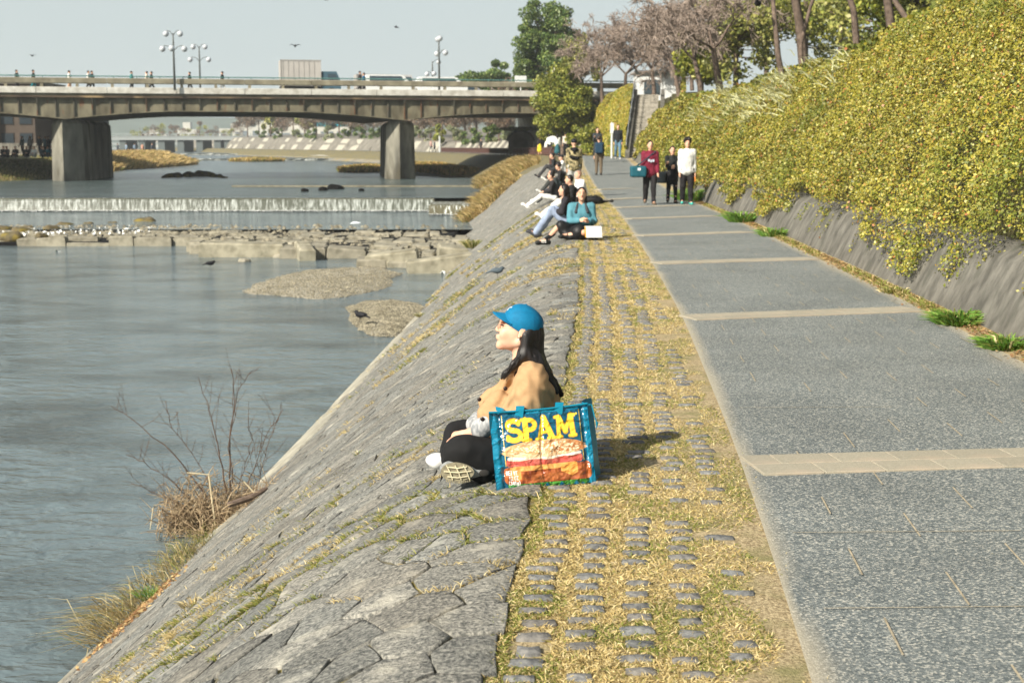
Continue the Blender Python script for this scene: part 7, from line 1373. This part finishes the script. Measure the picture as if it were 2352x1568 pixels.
def side(a, b, c, d, nm, m, bulge=0):         # ruled panel between four corners
    n1, n2 = 9, 12; V = []
    for jj in range(n2):
        for ii in range(n1): u, w = ii / (n1 - 1), jj / (n2 - 1); p = a * (1 - u) * (1 - w) + b * u * (1 - w) + c * (1 - u) * w + d * u * w; V.append(p - ctr + bulge * math.sin(math.pi * u) * V3(1, 0, 0) * (.3 + w) + .006 * V3(1, .5, 0) * (vnoise(np.array([[u * 3, w * 3, 1.]]), 1.5, 5)[0] - .5))
    k = (np.arange(n2 - 1)[:, None] * n1 + np.arange(n1 - 1)[None]).ravel(); return make(nm, V, np.stack([k, k + 1, k + n1 + 1, k + n1], 1), m, bagr, smooth=True)
side(BRg, BRg + DP, TRg, TRg + DP * .9, 'side_panel', M_teal, -.03); side(BLg, BLg + DP, TLg, TLg + DP * .9, 'side_panel', M_teal, .045); side(BLg + DP, BRg + DP, TLg + DP * .9 - V3(0, 0, .03), TRg + DP * .9 - V3(0, 0, .03), 'back_panel', M_teal); side(TLg - V3(0, 0, .012), TRg - V3(0, 0, .012), TLg + DP * .9 - V3(0, 0, .035), TRg + DP * .9 - V3(0, 0, .035), 'zip_panel', M_tband); side(BLg + V3(0, 0, .004), BRg + V3(0, 0, .004), BLg + DP, BRg + DP, 'base_panel', M_teal)
def topedge(s): a = np.array([s]); p = bil(a, np.array([1.]))[0]; p[1] += -.0; p[2] -= .008 * math.sin(math.pi * s); return p
mb = MB(); mb.tube([topedge(s) + V3(0, -.002, .002) for s in np.linspace(0, 1, 14)], .0055, 6); mb.out('piping', M_tband, bagr)
for s in (.30, .70):
    p = topedge(s); mb = MB(); w = .02; pts = [p + V3(0, -.008, -.03), p + V3(.004, -.006, .008), p + V3(.008, .03, .022), p + V3(.004, .08, .005)]
    for a, b in zip(pts[:-1], pts[1:]): mb.add([a + V3(-w, 0, 0), a + V3(w, 0, 0), b + V3(w, 0, 0), b + V3(-w, 0, 0), a + V3(-w, .003, -.002), a + V3(w, .003, -.002), b + V3(w, .003, -.002), b + V3(-w, .003, -.002)], [(0, 1, 2, 3), (7, 6, 5, 4), (0, 4, 5, 1), (3, 2, 6, 7), (1, 5, 6, 2), (0, 3, 7, 4)])
    mb.out('handle', M_tband, bagr)
p = TRg - ctr; mb = MB(); mb.tube([p, p + V3(.022, 0, -.005), p + V3(.035, -.01, -.06), p + V3(.048, -.01, -.095)], .003, 5); mb.tube([p + V3(.048, -.01, -.09), p + V3(.047, -.01, -.118)], [.008, .002], 6); mb.out('zip_pull', M_tband, bagr)
# second small grey bag tucked behind
c = K(1128, 1075, -.1); g = body('canvas_bag', [rbx((0, 0, 0), (.03, .05, .07), .015), cap((-.02, 0, .06), (.01, 0, .09), .02, .015)], .006, mat('grey_canvas', C(132, 132, 118), C(108, 108, 96), scale=30, bump=.4, bscale=100, bdist=.003), k=.02, disp=lambda X: .012 * (vnoise(X, 22, 4) - .5)); g.location = tuple(c + [W0[0], YW0, 0]); tag(g, 'small grey canvas bag squeezed between the woman and the printed bag', 'bag')
mb = MB(); mb.box(.0, .012, -.066, -.06, -.07, -.03); mb.out('yellow_label', plain(C(220, 190, 60)), g)

# ------------------------------------------------------------------ plants on and below the slope
tuft_specs = [(1090, 568, 260, .55, .28, .7, 'big mixed green and brown grass tuft where the apron meets the slope', .012), (970, 725, 160, .16, .14, .75, 'green grass tuft at the waterline beside the nearer gravel bar', .006), (830, 1040, 60, .07, .05, .6, 'small green tuft in the middle of the slope', .003), (765, 932, 50, .07, .06, .9, 'tiny green weed on the pale toe kerb', .005), (450, 1385, 120, .10, .08, .02, 'straw-coloured tuft low on the near slope', .003), (1250, 810, 1, .02, .02, .5, '', .002),
              (1750, 735, 1, .01, .01, 1, '', .001), (1045, 745, 60, .08, .06, .02, 'dry golden tuft on the slope left of the cap', .003), (1195, 655, 50, .07, .06, .1, 'dry tuft on the slope above the cap', .003)]
for px, py, n, L, sp, gr, lb, w in tuft_specs:
    if lb: q = hit(px, py); tuft('grass_tuft', q, n, L, sp, gr, w, label=lb)
for px, py, n, L, sp, gr, lb in ((2270, 745, 420, .17, .16, .95, 'lush green grass clump at the foot of the wall, nearest one'), (2340, 800, 360, .14, .16, .85, 'green grass clump at the right edge of the picture under the wall'), (1815, 543, 160, .2, .22, .85, 'small green weed clump at the wall foot, middle one'), (1735, 510, 240, .28, .3, .85, 'green grass clump at the wall foot, second farthest'), (1632, 462, 240, .42, .36, .85, 'farthest green grass clump at the wall foot by the walkers'), (2095, 672, 120, .1, .12, .6, 'thin weeds by the wall foot at the tan band')):
    q = P(px, py, 0); q[0] = XRt(q[1]) - .1 - random.uniform(0, .04); tuft('grass_clump', (q[0], q[1], .0), int(n * 1.3), L * 1.7, sp, gr, .004 + q[1] * .0004, label=lb, cat='grass clump')
n = 9000; y = 7 + 60 * rng.random(n) ** 1.5; kk = vnoise(np.stack([y, y * 0, y * 0], 1), .45, 99) > .45; y = y[kk]; n = len(y); Bw = np.stack([XRt(y) - .02 - np.abs(rng.normal(0, .07, n)), y, ZR(y)], 1); Dw = np.stack([rng.normal(-.2, .5, n), rng.normal(0, .5, n), rng.uniform(.4, 1.1, n)], 1)
tag(blades('verge_grass', Bw, Dw, rng.uniform(.03, .12, n), .003 + y * .00015, gcols(n, .7), M_grass), kind='stuff')
# leaf litter along the wall foot
n = 9000; y = 7 + 34 * rng.random(n) ** 1.6; x = XRt(y) + .02 - np.abs(rng.normal(0, .1, n)); Bp = np.stack([x, y, .008 + rng.random(n) * .02], 1); lc = np.array([C(176, 140, 96)[:3], C(150, 112, 76)[:3], C(196, 170, 120)[:3], C(130, 128, 66)[:3]])
tag(leafquads('leaf_litter', Bp, .03 + y * .0006, lc[rng.integers(0, 4, n)] * rng.uniform(.7, 1.2, (n, 1)), M_ivy, nrm=np.tile([0, 0, 1.], (n, 1)), nb=.7), kind='stuff')
n = 1400; y = 5 + 28 * rng.random(n) ** 1.3; x = XL(y) + rng.uniform(.1, 2.4, n) ; Bp = np.stack([x, y, .010 + rng.random(n) * .003], 1); kk = rng.random(n) < .25 + .5 * ((x - XL(y)) > 1.9); tag(leafquads('path_litter', Bp[kk], .016, np.array([C(200, 190, 160)[:3]]) * rng.uniform(.5, 1.2, (int(kk.sum()), 1)), M_ivy, nrm=np.tile([0, 0, 1.], (int(kk.sum()), 1)), nb=.95, asp=.3), kind='stuff')
# long dry grass at the water's edge, lower left
Bs, Ds, Ls, Cs = [], [], [], []
for (px, py, n, L, lean, gr) in ((230, 1440, 240, .55, (-1.2, -.5), .06), (300, 1380, 240, .36, (-.8, -.3), .15), (360, 1320, 200, .28, (-.6, -.2), .12), (400, 1280, 200, .3, (-.4, 0), .4), (430, 1260, 120, .2, (0, 0), .3), (270, 1420, 160, .16, (0, 0), .02), (460, 1230, 120, .2, (-.3, 0), .5)):
    q = toe(py, 3.7)
    for _ in range(n): Bs.append(q + np.array([random.gauss(-.03, .09), random.gauss(0, .3), -.01 + random.uniform(-.02, .02)])); Ds.append((lean[0] * random.uniform(.3, 1.3) + random.gauss(0, .35), lean[1] + random.gauss(0, .5), random.uniform(.3, 1.1))); Ls.append(L * random.uniform(.4, 1.2)); Cs.append(gr)
Bs, Ds, Ls, Cs = map(np.array, (Bs, Ds, Ls, Cs)); n = len(Bs); cl = np.where((rng.random(n) < Cs)[:, None], GREEN[rng.integers(0, 3, n)], GOLD[rng.integers(0, 4, n)] * .85) * rng.uniform(.7, 1.15, (n, 1))
tag(blades('waterside_grass', Bs, Ds, Ls, .0028, cl, M_grass, bend=.75), kind='stuff')
q = toe(1372, 3.6); tuft('grass_tuft', q + np.array([0, 0, .02]), 140, .16, .09, 1.0, .003, label='fresh bright green tuft among the long dry waterside grass')
n = 900; c = toe(1400, 3.55); t = rng.normal(0, 1, (n, 2)); Y_c = c[1] + t[:, 0] * .45; s_c = (XL(c[1]) - 1 - c[0]) + t[:, 1] * .1; Bp = np.stack([XL(Y_c) - 1 - s_c, Y_c, prof(s_c) + .012 + rng.random(n) * .02], 1); tag(leafquads('waterside_litter', Bp, .04, lc[rng.integers(0, 3, n)] * rng.uniform(.7, 1.2, (n, 1)), M_ivy, nrm=np.tile([-.3, 0, 1.], (n, 1)), nb=.6), kind='stuff')
# bare sapling with flood debris caught at its foot
qb = toe(1200, 3.75); sp_o = empty('bare_shrub', tuple(qb)); tag(sp_o, 'leafless shrub with a nest of flood-borne straw round its foot at the water edge', 'shrub')
px2m = lambda px, py, dy=0: PY(px, py, qb[1] + dy) - qb
stems = [([(480, 1150), (400, 1040), (300, 960), (255, 932)], .009), ([(520, 1130), (498, 1020), (482, 940), (455, 865)], .009), ([(530, 1130), (527, 1000), (545, 900), (580, 850)], .010), ([(540, 1130), (524, 1030), (540, 930), (531, 845)], .008), ([(470, 1180), (400, 1110), (330, 1060), (290, 1045)], .006), ([(560, 1140), (590, 1060), (615, 990), (650, 940)], .006), ([(580, 1150), (600, 1090), (612, 1030), (640, 960)], .005), ([(460, 1200), (400, 1150), (300, 1110)], .005), ([(500, 1140), (440, 1040), (395, 985), (380, 920)], .005), ([(540, 1140), (560, 1080), (580, 1010), (570, 960)], .005)]
TR = []; S = []; M_stem = mat('shrub_stem', C(96, 76, 62), C(70, 56, 48), scale=10)
for i, (pl, r) in enumerate(stems):
    dyb = random.uniform(-.15, .15); pp = [px2m(a, b, dyb * (k / len(pl) + .3)) for k, (a, b) in enumerate(pl)]; fine = []
    for a, b in zip(pp[:-1], pp[1:]):
        for t in np.linspace(0, 1, 5)[:-1]: fine.append(a + (b - a) * t + rng.normal(0, .008, 3))
    fine.append(pp[-1])
    Si = []
    for k in range(len(fine) - 1):
        f0 = 1 - k / len(fine); Si.append((*fine[k], *fine[k + 1], max(r * f0, .0038), max(r * (f0 - .08), .0034)))
        if k > 1:
            for _ in range(1 if random.random() < .75 else 0):
                d = rng.normal(0, 1, 3); d[2] = abs(d[2]) + .5; d[1] *= .7; d /= np.linalg.norm(d); L = random.uniform(.15, .5) * (1.1 - k / len(fine) * .6); m_ = fine[k] + d * L * .5 + rng.normal(0, .012, 3); e = m_ + d * L * .5 + [0, 0, .03]; TR.append((*fine[k], *m_, .0032, .0026)); TR.append((*m_, *e, .0026, .002))
                if random.random() < .6: d2 = d + rng.normal(0, .5, 3); TR.append((*m_, *(m_ + d2 * L * .35), .0024, .0018))
    segs('stem', Si, M_stem, sp_o, n=5)
tag(segs('twigs', TR, M_stem, sp_o), kind='stuff')
n = 5200; S = []; ax_ = px2m(400, 1160), px2m(640, 1170)
for _ in range(n):
    t = random.random(); c = ax_[0] * (1 - t) + ax_[1] * t; R0 = .62 * (1 - .8 * abs(t - .35)) ; c = c + rng.normal(0, 1, 3) * [R0 * .22, R0 * .4, R0 * .38] + V3(0, 0, -.12 - .16 * (1 - abs(2 * t - .7))); d = rng.normal(0, 1, 3) * [1, .8, .9]; d /= np.linalg.norm(d); L = random.uniform(.08, .34); m_ = c + d * L * .5 + rng.normal(0, .012, 3); r = random.choice((.0028, .0038, .0055)); S.append((*c, *m_, r, r)); S.append((*m_, *(m_ + d * L * .4 + V3(0, 0, -.02)), r, r * .6))
M_straw = mat('flood_straw', C(182, 162, 130), C(124, 104, 80), scale=9, detail=2); tag(segs('straw_nest', S, M_straw, sp_o), kind='stuff')
S = []
for (a, b, r) in (((480, 1090), (500, 1250), .012), ((430, 1085), (482, 1090), .008), ((560, 1105), (610, 1160), .009), ((352, 1165), (345, 1215), .007), ((620, 1110), (700, 1105), .003), ((600, 1150), (660, 1120), .003)): S.append((*px2m(*a, -.3), *px2m(*b, -.32), r, r * .6))
for s1 in S: segs('pale_stick', [s1], plain(C(196, 182, 150)), sp_o, n=5)
q = toe(1150, 3.35); mb = MB(); mb.tube([(-.2, -.15, .0), (0, 0, .04), (.14, .16, .1)], [.03, .034, .022], 8); g = mb.out('driftwood', M_bark, loc=tuple(q)); tag(g, 'short dark driftwood log lying beside the straw nest', 'log')
# pale boulder-like stone course near the bottom edge, drifting bits of litter
q = P(815, 514, -1.9); g = make('plastic_scrap', [(-.25, 0, 0), (.2, .05, .02), (.25, .2, .05), (-.1, .2, .08), (0, .1, .1)], [(0, 1, 4), (1, 2, 4), (2, 3, 4), (3, 0, 4)], plain(C(230, 236, 240), rough=.3), loc=tuple(q)); tag(g, 'white plastic scrap caught on the upstream edge of the apron', 'litter')
